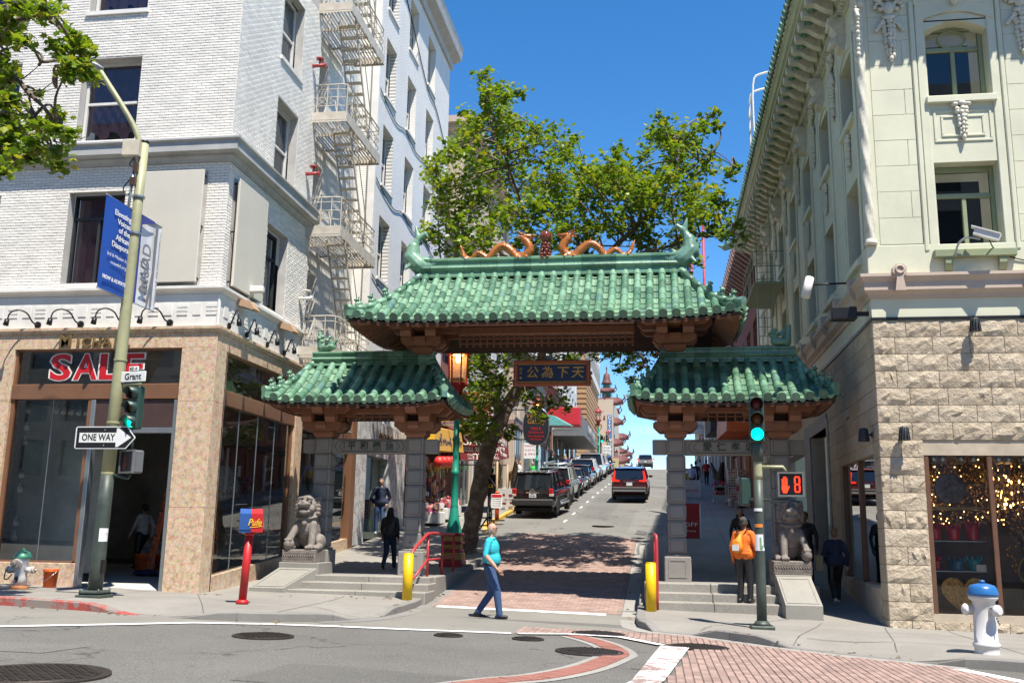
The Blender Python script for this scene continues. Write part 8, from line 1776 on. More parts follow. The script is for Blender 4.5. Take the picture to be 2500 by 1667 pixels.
def hydrant(x,y,label,kind):
 z=S(x,y)-.01;t=thing('fire_hydrant',label,'fire hydrant',(x,y,z),0)
 mw=mat('hydrant_white',(.62,.61,.60),.5,var=.1,dirt=.55 if kind=='old' else.12,dirtc=(.25,.10,.04));mc=mat('hydrant_green',(.06,.26,.17),.4,dirt=.2)if kind=='old' else mat('hydrant_blue',(.02,.13,.36),.35,var=.1,dirt=.15)
 if kind=='old':
  mb=MB();mb.lathe([(.17,0),(.175,.02),(.175,.06),(.12,.08)],(0,0,0),18);part('flange',mb,mat('rusty_iron',(.28,.11,.04),.8,var=.4,vs=9),t,local=True)
  mb=MB();mb.lathe([(.125,.06),(.115,.25),(.118,.5),(.14,.55),(.14,.6)],(0,0,0),18);part('barrel',mb,mw,t,local=True)
  mb=MB();mb.lathe([(.17,.60),(.175,.62),(.17,.65),(.12,.72),(.05,.75),(.0,.755)],(0,0,0),18);mb.lathe([(.035,.75),(.035,.79),(.0,.79)],(0,0,0),6);part('bonnet',mb,mc,t,local=True)
  for a,l,r_ in((-PI/2,.19,.105),(PI,.24,.075),(0,.24,.075)):
   d=Vector((math.cos(a),math.sin(a),0));zz=.5 if r_>.1 else.38
   mb=MB();mb.tube([d*.06+Vector((0,0,zz)),d*(l-.06)+Vector((0,0,zz)),d*l+Vector((0,0,zz))],[r_*.8,r_*.8,r_],12);part('outlet',mb,mw,t,local=True);mb=MB();mb.tube([d*l+Vector((0,0,zz)),d*(l+.05)+Vector((0,0,zz))],r_*.9,8);mb.tube([d*(l+.05)+Vector((0,0,zz)),d*(l+.1)+Vector((0,0,zz))],r_*.35,6);part('cap',mb,mat('rusty_cap',(.42,.36,.30),.7,var=.3,dirt=.5,dirtc=(.25,.10,.04)),t,local=True)
  mb=MB();mb.tube(bez([(-.3,-.05,.36),(-.28,-.1,.22),(-.2,-.12,.2),(-.12,-.1,.3)],4),.012,5);part('chain',mb,m_iron,t,local=True);text('9',.16,m_sgnk,t,(.0,-.124,.19),ex=.002,bold=.006,local=True)
 else:
  mb=MB();mb.lathe([(.175,0),(.165,.02),(.165,.10),(.185,.12),(.185,.15),(.16,.17),(.15,.6),(.155,.74),(.18,.76),(.2,.78),(.2,.82),(.17,.83)],(0,0,0),24);part('barrel',mb,mw,t,local=True)
  mb=MB();mb.lathe([(.21,.82),(.215,.85),(.20,.88),(.195,.92),(.16,.965),(.07,.99),(.0,.995)],(0,0,0),24);mb.lathe([(.04,.99),(.04,1.035),(.0,1.04)],(0,0,0),6);part('bonnet',mb,mc,t,local=True)
  for a in(-1.1,PI*.98):d=Vector((math.cos(a),math.sin(a),0));mb=MB();mb.tube([d*.1+Vector((0,0,.62)),d*.22+Vector((0,0,.62)),d*.225+Vector((0,0,.62)),d*.26+Vector((0,0,.62)),d*.3+Vector((0,0,.62))],[.06,.06,.085,.085,.05],12);part('outlet',mb,mw,t,local=True)
  mb=MB()
  for k in range(14):a=-1.1;s_=k/13;mb.ell((.2*math.cos(a)+.09*math.sin(PI*s_)-.05,-.19-.03*math.sin(PI*s_),.66-.22*math.sin(PI*s_)),(.012,.008,.016),None,6,4)
  part('chain',mb,m_alu,t,local=True)
 return t
hydrant(-12.5,17.9,'old white fire hydrant with green cap and rusty base at the left kerb','old');hydrant(4.62,15.3,'large white fire hydrant with blue cap at the right kerb','new')
m_byel=mat('bollard_yellow',(.70,.45,.0),.42,var=.06,vs=9,dirt=.3,dirtc=(.35,.22,.03));m_rred=mat('railing_red',(.42,.035,.04),.4,var=.12,dirt=.15)
for x,y,lab in((-5.22,20.12,'yellow bollard at the red railing by the left steps'),(-.2,20.2,'yellow bollard at the kerb beside the right steps')):
 z=S(x,y);mb=MB();mb.tube([(0,0,-.05),(0,0,.93)],.105,20);mb.lathe([(.105,.93),(.09,.95),(.0,.955)],(0,0,0),20);single('bollard',mb,m_byel,(x,y,z),lab,'bollard','yellow bollards')
def handrail(label,pts,posts,mids):
 t=thing('handrail',label,'handrail',pts[0]);mb=MB();mb.tube(bez(pts,4),.035,8);part('rail',mb,m_rred,t)
 for a,b in posts:mb=MB();mb.tube([a,b],.03,8);part('post',mb,m_rred,t)
 for a in mids:mb=MB();mb.tube(a,.028,8);part('mid_rail',mb,m_rred,t)
handrail('bent red handrail between the yellow bollard and the inner left pillar',[(-5.26,20.45,.27),(-5.27,20.5,1.1),(-5.16,21.0,1.45),(-5.12,21.5,1.6),(-5.06,22.6,1.6),(-5.0,23.6,1.6)],[((-5.14,21.5,.6),(-5.14,21.5,1.6)),((-5.08,22.7,.62),(-5.08,22.7,1.6)),((-5.0,23.6,.7),(-5.0,23.6,1.6))],[[(-5.25,20.6,.62),(-5.14,21.45,1.02),(-5.0,23.6,1.05)]])
handrail('red handrail seen end on behind the right yellow bollard',[(-.08,20.38,.15),(-.08,20.4,1.5),(-.10,20.6,1.62),(-.12,21.5,1.66),(-.14,23.5,1.66)],[((-.12,21.6,.64),(-.12,21.6,1.66)),((-.14,23.5,.66),(-.14,23.5,1.66))],[[(-.08,20.5,.75),(-.14,23.5,1.1)]])
m_cgrn=mat('lamp_post_green',(.01,.23,.16),.4,var=.08,dirt=.1);m_cred=mat('lantern_red',(.33,.02,.025),.4,var=.1);m_lamp=emis('lit_lantern',(1,.42,.10),22);
n=N('lantern_glass');_t=n.n('ShaderNodeBsdfTransparent');_m=n.n('ShaderNodeMixShader');_m.inputs[0].default_value=.62;n.l(_t.outputs[0],_m.inputs[1]);n.l(n.bsdf((.50,.46,.41),.3,emit=(1,.5,.16),es=.10),_m.inputs[2]);m_lgl=n.done(_m.outputs[0]);m_grey_gold=mat('lamp_gilt',(.36,.20,.06),.4,.5,var=.2)
def china_lamp(x,y,z,label,lit,big=True):
 t=thing('dragon_lamp',label,'street lamp',(x,y,z),0,'green dragon lamp posts');P_=lambda nm,mb,m:part(nm,mb,m,t,local=True)
 for k,(w_,z0,z1,m_)in enumerate(((.31,-.1,.14,m_cred),(.27,.14,.34,m_grey_gold),(.25,.34,.42,m_cred),(.23,.42,.56,m_grey_gold),(.26,.56,.62,m_cred),(.22,.62,.78,m_grey_gold),(.25,.78,.85,m_cred))):mb=MB();mb.bbox(-w_,w_,-w_,w_,z0,z1,.02);P_('pedestal_tier',mb,m_)
 n_=20;prof=[(.20,.85),(.19,.95),(.13,1.2),(.105,1.5),(.098,1.52),(.11,1.56),(.098,1.6),(.09,2.4),(.105,2.42),(.105,2.5),(.085,2.52),(.08,3.3),(.1,3.32),(.1,3.4),(.078,3.42),(.072,4.35)]
 mb=MB();vs=[]
 for r_,zz in prof:
  for j in range(n_):f=1+.10*(j%2)*(1 if zz<1.45 else.3);vs.append((r_*f*math.cos(2*PI*j/n_),r_*f*math.sin(2*PI*j/n_),zz))
 mb.add(vs,[(i*n_+j,i*n_+(j+1)%n_,(i+1)*n_+(j+1)%n_,(i+1)*n_+j)for i in range(len(prof)-1)for j in range(n_)],True);P_('shaft',mb,m_cgrn)
 for s_ in(-1,1):mb=MB();mb.tube(bez([(s_*.06,0,3.9),(s_*.26,0,4.15),(s_*.3,0,4.45),(s_*.18,0,4.62),(s_*.12,0,4.5),(s_*.22,0,4.4)],5),[.045]*10+[.05]*10+[.06]*6,7);mb.ell((s_*.22,0,4.42),(.09,.06,.07));P_('dragon_bracket',mb,m_grey_gold)
 mb=MB();mb.lathe([(.06,4.3),(.10,4.5),(.16,4.75),(.28,4.86),(.28,4.92),(.0,4.92)],(0,0,0),6,False);P_('lantern_base',mb,m_cred)
 mb=MB();mb.lathe([(.22,4.92),(.24,5.72)],(0,0,0),6,False);P_('lantern_glass',mb,m_lgl)
 for j in range(6):a=2*PI*j/6;mb=MB();mb.bar((.245*math.cos(a),.245*math.sin(a),4.9),(.27*math.cos(a),.27*math.sin(a),5.74),.035);P_('lantern_bar',mb,m_cred)
 for j in range(6):
  a=2*PI*(j+.5)/6;c,s_=math.cos(a)*.217,math.sin(a)*.217;mb=MB();mb.ob((c,s_,4.99),(.01,.09,.05),rot(0,0,a));P_('lantern_fret',mb,m_grey_gold)
 mb=MB();mb.lathe([(.36,5.72),(.42,5.76),(.28,5.84),(.16,6.0),(.06,6.2),(.09,6.26),(.0,6.34)],(0,0,0),6,False)
 for j in range(6):a=2*PI*j/6;mb.tube(bez([(.34*math.cos(a),.34*math.sin(a),5.76),(.46*math.cos(a),.46*math.sin(a),5.82),(.5*math.cos(a),.5*math.sin(a),5.95)],3),.025,5)
 P_('lantern_roof',mb,m_cred)
 if lit:mb=MB();mb.ell((0,-.04,5.58),(.07,.07,.10));P_('bulb',mb,m_lamp);mb=MB();mb.lathe([(.0,5.70),(.16,5.70),(.16,5.71),(.0,5.71)],(0,0,0),12);P_('lamp_plate',mb,m_lamp)
 return t
china_lamp(-5.5,25.9,.78,'green dragon lamp post with lit lantern behind the inner left pillar',True)
china_lamp(-7.05,56,S(-7.05,56)-.6,'turquoise dragon lamp post in front of the oval gallery sign',True);china_lamp(-5.9,95,S(-5.9,95),'dragon lamp post with red lantern before the ochre building',False);china_lamp(-7.6,145,S(-7.6,145),'smaller dragon lamp post beside the blue vertical sign',False);china_lamp(-7.8,180,S(-7.8,180),'farthest dragon lamp post near the crest',False)
china_lamp(.42,26.2,.72,'green dragon lamp post mostly hidden behind the inner right pillar',False)
def bucket(loc,label,m,r_=.15,h=.37):
 t=thing('bucket',label,'bucket',loc);mb=MB();mb.lathe([(.0,.01),(r_*.82,.0),(r_*.97,h*.86),(r_*1.04,h*.87),(r_*1.04,h*.92),(r_*.99,h*.93),(r_*1.06,h*.97),(r_*1.06,h),(r_*.97,h),(r_*.8,.03),(.0,.03)],(0,0,0),20);part('pail',mb,m,t,local=True);mb=MB();mb.tube(bez([(r_*1.05,-.02,h*.9),(r_*.6,-r_*1.0,h*.6),(-r_*.2,-r_*1.15,h*.35),(-r_*1.05,-.02,h*.9)],5),.004,5);part('handle',mb,m_alu,t,local=True);return t
m_bko=mat('bucket_orange',(.72,.12,.02),.4,var=.12,vs=5,dirt=.25,dirtc=(.5,.35,.3));bucket((-12.42,18.75,S(-12.42,18.75)),'orange plastic bucket on the pavement under the left shop window',m_bko)
mb=MB();mb.quad((-18,YL+.12,.345),(-9.6,YL+.12,.345),(-9.6,25,.66),(-18,25,.66));part('floor_ramp',mb,m_floor,LB)
fl=lambda y:.345+(y-19.42)*.0565
bucket((-12.9,23.2,fl(23.2)+.01),'red orange bucket beside the worker in the shop',m_bko,.2,.42);bucket((-12.5,23.5,fl(23.5)+.01),'second orange bucket behind the orange ladder',m_bko,.2,.40)
mb=MB();r=random.Random(9);nx_,ny_=16,8;vs=[(-12.5+i*.11+.05*math.sin(j*2.1),21.9+j*.12+.06*math.sin(i*1.3),fl(22)+.03+max(0,.10*math.sin(i*.6+.4)*math.sin(j*.45))+r.uniform(0,.035))for j in range(ny_+1)for i in range(nx_+1)]
mb.add(vs,[(j*17+i,j*17+i+1,(j+1)*17+i+1,(j+1)*17+i)for j in range(ny_)for i in range(nx_)],True);single('tarp',mb,mat('blue_tarp',(.01,.045,.16),.6,var=.3),(0,0,0),'crumpled blue tarp on the shop floor inside the open door','tarp')
mb=MB();mb.tube(bez([(0,0,.05),(.2,-.1,.04),(.5,-.12,.03),(.62,.05,.03)],5),.04,6);single('strap',mb,mat('red_black_strap',(.2,.02,.03),.7),(-11.1,21.0,fl(21)),'dark red strap lying by the right door jamb','strap')
def ladder(label,x,y,z,lean,h,rz):
 t=thing('stepladder',label,'ladder',(x,y,z),rz);mo=mat('ladder_orange',(.55,.09,.02),.5,var=.08);
 for s_ in(-.25,.25):mb=MB();mb.bar((s_*1.25,0,0),(s_*.75,lean,h),.03,.08);part('side_rail',mb,mo,t,local=True);mb=MB();mb.bar((s_*1.25,lean*2,0),(s_*.75,lean,h),.03,.05);part('rear_rail',mb,mo,t,local=True)
 for k in range(1,int(h/.3)):f=k*.3/h;mb=MB();mb.box(-.25*(1.25-.5*f),.25*(1.25-.5*f),lean*f-.04,lean*f+.04,k*.3-.015,k*.3+.015);part('step',mb,m_alu,t,local=True)
ladder('tall orange stepladder standing inside the open shop door',-12.55,22.9,fl(22.9),.5,3.3,-.95);ladder('orange stepladder seen through the side shop window',-10.2,21.0,fl(21),.4,2.0,.5)
mb=MB();mb.tube(bez([(0,0,0),(.03,0,-.6),(-.02,0,-1.2),(.02,0,-2.0)],5),.02,5);single('chain',mb,m_gilt,(-10.75,20.9,4.1),'brass chain hanging near the top of the shop door','chain')
P=[('e',(0,0,0),(.52,.48,.50),None,0),('c',(0,0,.3),(.05,0,1.05),.32,.1,0),('e',(.1,0,1.1),(.2,.18,.15),None,0),('e',(.2,.1,-.15),(.4,.4,.35),None,0),('e',(-.2,-.1,.05),(.4,.35,.4),None,0)]
n=N('clear_plastic_wrap');tr_=n.n('ShaderNodeBsdfTransparent');gl_=n.bsdf((.55,.56,.55),.25,0,n.bump(n.noise(5,6,.7,n.obj()),.9,.1));mx_=n.n('ShaderNodeMixShader');n.l(n.ramp(n.noise(4,6,.7,n.obj()),[(.35,(.25,)*3),(.65,(.75,)*3)]),mx_.inputs[0]);n.l(tr_.outputs[0],mx_.inputs[1]);n.l(gl_,mx_.inputs[2]);m_wrap=n.done(mx_.outputs[0])
t=thing('wrapped_chandelier','chandelier wrapped in clear plastic hanging in the side shop window','chandelier',(-10.25,21.2,2.75));me=blob('plastic_wrap',P,.05,[m_wrap],1);link('plastic_wrap',me,t);mb=MB();mb.tube([(.05,0,1.1),(.05,0,2.7)],.012,5);part('cord',mb,m_blk,t,local=True);mb=MB();mb.lathe([(.0,-.3),(.3,-.2),(.36,.0),(.2,.25),(.05,.6)],(0,0,0),14);part('crystal_body',mb,mat('gray_crystal',(.25,.24,.2),.3,.3),t,local=True)
mb=MB();mb.box(-.2,.2,-.56,-.54,-.05,.12);part('label',mb,m_sgnk,t,local=True)
for y,x,lab in((20.4,-12.9,'bronze ceiling lamp disc behind the S of the sale letters'),(20.6,-10.75,'bronze ceiling lamp disc at the right of the transom'),(21.4,-10.1,'bronze ceiling lamp disc behind the side transom')):
 mb=MB();mb.lathe([(.0,-.06),(.38,.0),(.4,.03),(.0,.08)],(0,0,0),24);mb.tube([(0,0,0),(0,0,.5)],.012,5);mb.tube([(.1,0,-.05),(.08,0,-.7)],.02,5);single('ceiling_lamp',mb,m_gilt,(x,y,5.0),lab,'ceiling lamp','bronze ceiling lamps in the shop')
m_mtry=mat('meter_yellow',(.72,.5,.01),.45);m_orgp=mat('orange_post',(.75,.10,.02),.5)
def meter(x,y,label):
 z=S(x,y);t=thing('parking_meter',label,'parking meter',(x,y,z),0,'parking meters with yellow tops');mb=MB();mb.tube([(0,0,0),(0,0,.75)],.035,8);part('post',mb,m_alu,t,local=True);mb=MB();mb.bbox(-.11,.11,-.07,.07,.72,1.0,.03);part('body',mb,m_iron,t,local=True);mb=MB();mb.bbox(-.12,.12,-.08,.08,1.0,1.16,.05);part('yellow_top',mb,m_mtry,t,local=True);mb=MB();mb.box(-.05,.05,-.085,-.08,1.04,1.11);part('display',mb,m_blk,t,local=True)
meter(-7.64,43.8,'parking meter left of the orange post');meter(-7.05,54.0,'parking meter behind the black parked SUV')
z=S(-6.45,38.6);t=thing('post','orange flexible post carrying a white tow away notice','post',(-6.45,38.6,z));mb=MB();mb.tube([(0,0,0),(0,0,1.12)],.085,12);mb.lathe([(.1,1.1),(.1,1.14),(.0,1.18)],(0,0,0),12);part('tube',mb,m_orgp,t,local=True);mb=MB();mb.bbox(-.22,.22,-.11,-.09,.5,1.06,.005);part('notice',mb,m_sgnw,t,local=True);mb=MB();mb.box(-.2,.2,-.118,-.111,.93,1.04);part('red_band',mb,m_sred,t,local=True);mb=MB();mb.bbox(-.3,.3,-.2,.2,0,.05,.02);part('rubber_base',mb,m_blk,t,local=True)
for i in range(4):text('NO PARKING' if i==0 else 'TOW AWAY ZONE',.06,m_sgnk,t,(0,-.113,.86-i*.09),ex=.001,fit=.34,local=True)
def aboard(x,y,w_,h,m,label,lines,rz=0):
 z=S(x,y);t=thing('sandwich_board',label,'sandwich board',(x,y,z),rz)
 for s_ in(-1,1):mb=MB();M3=rot(s_*-.16,0,0);mb.ob((0,s_*.16,h/2),(w_/2,.015,h/2),M3);part('panel',mb,m,t,local=True);mb=MB();[mb.ob((q*(w_/2),s_*.165,h/2),(.02,.022,h/2),M3)for q in(-1,1)];part('frame',mb,m_wtrim,t,local=True)
 for s,sz,zz,mm,ft in lines:text(s,sz,mm,t,None,ex=.001,local=True,fit=ft,M4=Matrix.Translation((0,-.16-.02-(h/2-zz)*.16+.0,zz))@Matrix.Rotation(PI/2-.16,4,'X'))
 return t
t=aboard(-6.85,44.0,.85,.95,m_sgnw,'white sandwich board menu on the pavement left of the black SUV',[('MENU',.16,.5,m_mar,.5)]);mb=MB();[mb.ob((a,-.2,b),(.09,.01,.05),rot(.16,0,0))for a,b in((-.2,.66),(.15,.64),(-.15,.27),(.2,.3))];part('dish_picture',mb,m_mar,t,local=True)
aboard(1.67,53,.9,.95,mat('pale_blue_board',(.42,.47,.52),.6),'pale blue VENEZIA SALE sandwich board in the right passage',[('VENEZIA',.16,.82,m_navy,.6),('SALE',.2,.6,m_navy,.55),('80% OFF',.18,.38,m_sred,.65)])
aboard(1.02,33.6,.62,1.15,mat('red_board',(.36,.02,.025),.6),'red sandwich board with white lettering behind the inner right pillar',[('Michael',.14,1.0,m_txt,.5),('SALE',.1,.82,m_txt,.3),('UP TO',.17,.64,m_txt,.5),('OFF',.2,.44,m_txt,.45),('shipping',.09,.24,m_txt,.3)])
z=S(-6.0,35.2);t=thing('handcart','black handcart with a large spoked wheel by the tree at the kerb','cart',(-6.05,34.6,z));mb=MB();mb.tube([(0,.42*math.cos(2*PI*k/28),.42+.42*math.sin(2*PI*k/28))for k in range(29)],.03,6,False);part('rim',mb,m_blk,t,local=True)
for k in range(12):a=2*PI*k/12;mb=MB();mb.bar((0,0,.42),(0,.42*math.cos(a),.42+.42*math.sin(a)),.018);part('spoke',mb,m_blk,t,local=True)
mb=MB();mb.tube([(-.08,0,.42),(.08,0,.42)],.06,8);part('hub',mb,m_blk,t,local=True);mb=MB();mb.bar((-.7,.1,.42),(0,.1,.42),.05);mb.bar((-.7,.0,.1),(-.0,.0,.16),.05);mb.bar((-.1,0,.4),(-.35,0,.0),.05);part('shaft',mb,m_blk,t,local=True)
t=thing('parking_sign','red and white parking sign on the turquoise lamp post','sign',(-7.42,55.8,S(-7.4,56)+2));mb=MB();mb.bbox(-.4,.32,-.02,.02,-.05,.85,.01);part('plate',mb,m_sgnw,t,local=True);[text(s,.17,m_sred,t,(-.04,-.024,q),ex=.001,fit=.6,local=True)for s,q in(('PARKING',.68),('10 AM TO',.44),('6 PM',.2))];mb=MB();mb.bar((.3,0,.4),(.5,.1,.4),.04);part('arm',mb,m_alu,t,local=True)
t=thing('street_sign','white lane sign on the hill before the blue vertical sign','sign',(-5.45,102,S(-5,102)+1.65));mb=MB();mb.bbox(-.4,.4,-.02,.02,0,.8,.02);part('plate',mb,m_sgnw,t,local=True);text('LEFT LANE',.2,m_sgnk,t,(0,-.03,.6),ex=.001,fit=.68,local=True);text('MUST TURN',.2,m_sgnk,t,(0,-.03,.28),ex=.001,fit=.68,local=True);mb=MB();mb.tube([(-.3,.05,-1.7),(-.3,.05,.4)],.06,6);part('post',mb,m_cgrn,t,local=True)
t=thing('traffic_signal','distant green traffic signal at the next street corner','traffic signal',(-6.75,113,S(-6.75,113)));mb=MB();mb.tube([(-6.75,113.2,S(-6.75,113)),(-6.75,113.2,S(-6.75,113)+4)],.1,8);part('post',mb,m_polg,t);signal_head(t,(-6.6,113,S(-6.75,113)+3.4),0);signal_head(t,(-6.0,113.1,S(-6.75,113)+3.5),1.2)
m_mix=N('mixed_goods');isl_=m_mix.n('ShaderNodeNewGeometry').outputs['Random Per Island']
m_goods=m_mix.done(m_mix.bsdf(m_mix.ramp(isl_,[(0,(.45,.03,.03)),(.2,(.5,.25,.2)),(.35,(.6,.55,.5)),(.5,(.05,.08,.2)),(.65,(.5,.35,.06)),(.8,(.08,.2,.1)),(.92,(.4,.05,.15))]),.6))
def bin_(x,y,lab,seed,l=1.3):
 z=S(x,y);r=random.Random(seed);t=thing('display_bin',lab,'display bin',(x,y,z),0,'bins of souvenirs outside the gift shop');mb=MB();mb.bbox(-.4,.45,-l/2,l/2,.05,.5,.03);part('bin',mb,m_grayw,t,local=True);mb=MB();[mb.ob((r.uniform(-.35,.4),r.uniform(-l/2,l/2),r.uniform(.5,.75)),(r.uniform(.03,.09),r.uniform(.03,.09),r.uniform(.05,.14)),rot(r.uniform(-.5,.5),r.uniform(-.5,.5),r.uniform(0,3)))for _ in range(60)];part('souvenirs',mb,m_goods,t,local=True,kind='stuff')
bin_(-8.7,36.6,'grey bin of bright souvenirs nearest the inner left pillar',1);bin_(-8.7,38.2,'grey bin of souvenirs in the middle under the yellow awning',2);bin_(-8.75,39.9,'grey bin of souvenirs farthest under the yellow awning',3)
mb=MB();r=random.Random(5)
for k in range(240):mb.ob((r.uniform(-9.42,-9.05),r.uniform(35.5,40.8),r.uniform(2.6,4.5)),(r.uniform(.03,.08),r.uniform(.05,.14),r.uniform(.06,.2)))
t=thing('goods_display','wall of small hanging souvenirs under the yellow awning','display',(-9.2,38,2));part('hanging_goods',mb,m_goods,t,kind='stuff')
for k,lab in enumerate(('first red paper lantern under the yellow awning','second red paper lantern under the yellow awning','third red paper lantern under the yellow awning','fourth red paper lantern under the yellow awning')):
 t=thing('paper_lantern',lab,'lantern',(-8.35,36.3+k*.75,4.3+k*.06),0,'red paper lanterns');mb=MB();mb.ell((0,0,0),(.23,.23,.22),None,16,10);part('globe',mb,mat('paper_red',(.55,.025,.02),.5),t,local=True);mb=MB();mb.lathe([(.09,-.24),(.09,-.2)],(0,0,0),10);mb.tube([(0,0,-.24),(0,0,-.42)],.02,5);part('tassel',mb,m_mtry,t,local=True)
def rack(x,y,w_,h,lab,seed):
 z=S(x,y);r=random.Random(seed);t=thing('display_rack',lab,'display rack',(x,y,z));mb=MB();mb.bbox(-w_/2,w_/2,-.05,.25,0,h,.01);part('frame',mb,m_wtrim,t,local=True)
 for k in range(12):mb=MB();mb.box(-w_/2,w_/2,-.1,-.05,.12+k*h/13,.12+k*h/13+.03);part('shelf',mb,m_wtrim,t,local=True)
 mb=MB();[mb.box(-w_/2+.03+j*.12,-w_/2+.12+j*.12,-.085,-.06,.16+k*h/13,.25+k*h/13)for k in range(12)for j in range(int(w_/.12))];part('cards',mb,m_goods,t,local=True,kind='stuff')
rack(3.62,49.6,.5,1.7,'tall white postcard rack in the right passage',1);rack(4.0,49.0,.4,1.7,'narrow white postcard rack next to the wall in the right passage',2)
z=S(3.75,46.8);t=thing('gumball_machine','gumball machine with clear globe and red base outside the shops','gumball machine',(3.75,46.8,z));mb=MB();mb.lathe([(.22,0),(.22,.05),(.05,.1),(.05,.75)],(0,0,0),14);part('stand',mb,m_blk,t,local=True);mb=MB();mb.lathe([(.1,.75),(.2,.8),(.16,1.0),(.2,1.05)],(0,0,0),14);part('base',mb,mat('machine_red',(.4,.02,.02),.3),t,local=True);mb=MB();mb.ell((0,0,1.24),(.22,.22,.22));part('globe',mb,m_curw,t,local=True)
bucket((3.33,47.3,S(3.33,47.3)),'white bucket of orange toys in the right passage',m_sgnw,.16,.36)
z=S(3.1,49.6);t=thing('cart','small shop cart piled with goods in the right passage','cart',(2.95,49.6,z));mb=MB();[mb.bar((a,b,.1),(a,b,.95),.03)for a in(-.3,.3)for b in(-.2,.2)];mb.box(-.32,.32,-.22,.22,.35,.38);mb.box(-.32,.32,-.22,.22,.8,.83);[mb.ell((a,b,.06),(.06,.03,.06))for a in(-.3,.3)for b in(-.2,.2)];part('frame',mb,m_alu,t,local=True);r=random.Random(2);mb=MB();[mb.ob((r.uniform(-.3,.3),r.uniform(-.2,.2),zz+r.uniform(.05,.2)),(.06,.06,.1),rot(r.random(),r.random(),0))for zz in(.38,.83)for _ in range(14)];part('goods',mb,m_goods,t,local=True,kind='stuff')
P=[('e',(0,0,.5),(.35,.4,.5),None,0),('c',(0,-.1,.8),(.1,-.3,1.5),.25,.15,0),('e',(.12,-.42,1.6),(.15,.25,.15),None,0),('c',(-.2,.1,.9),(-.5,.2,1.75),.2,.05,0),('c',(.2,-.2,.5),(.25,-.35,0),.13,.1,0),('c',(-.2,-.2,.5),(-.25,-.3,0),.13,.1,0)]
t=thing('dragon_statue','dark dragon statue standing outside a shop in the right passage','statue',(3.5,58,S(3.5,58)));link('statue_body',blob('statue_body',P,.04,[m_iron],1),t)
for k,(x,y,lab)in enumerate(((-8.5,50.5,'first bronze horse statue outside a shop behind the sandwich board'),(-8.1,53.5,'second bronze horse statue outside a shop by the gallery sign'))):
 P=[('e',(0,0,1.1),(.25,.6,.28),None,0),('c',(0,-.5,1.25),(0,-.8,1.85),.17,.11,0),('c',(0,-.8,1.85),(0,-1.1,1.65),.11,.07,0),('c',(0,.6,1.2),(0,.85,.6),.06,.03,0)]+[('c',(sx*.14,sy*.42,1.0),(sx*.15,sy*.45,.05),.10,.05,0)for sx in(-1,1)for sy in(-1,1)]
 t=thing('horse_statue',lab,'statue',(x,y,S(x,y)),.4,'bronze horse statues');link('statue_body',blob('statue_body',P,.035,[mat('statue_bronze',(.16,.11,.06),.4,.5,var=.5,vs=6)],1),t)
m_skin=mat('skin',(.46,.27,.19),.55,var=.08);m_skind=mat('brown_skin',(.22,.115,.07),.55,var=.08)
CM={}
def cmat(c,rough=.8):
 k=tuple(c)
 if k not in CM:CM[k]=mat('cloth_%d'%len(CM),c,rough,var=.14,vs=7,bump=.35,bs=11)
 return CM[k]
BLK=(.012,.012,.014);JEAN=(.035,.075,.17)
STAND=dict(l=((.03,-.1,.5),(0,-.11,.09),0),r=((.03,.1,.5),(0,.11,.09),0),la=((-.03,-.27,1.14),(.04,-.27,.88)),ra=((-.03,.27,1.14),(.04,.27,.88)))
WALK=dict(l=((.20,-.09,.52),(.27,-.09,.10),.25),r=((.04,.1,.48),(-.27,.1,.16),-.6),la=((-.12,-.26,1.16),(-.05,-.26,.90)),ra=((.05,.26,1.14),(.20,.26,.92)))
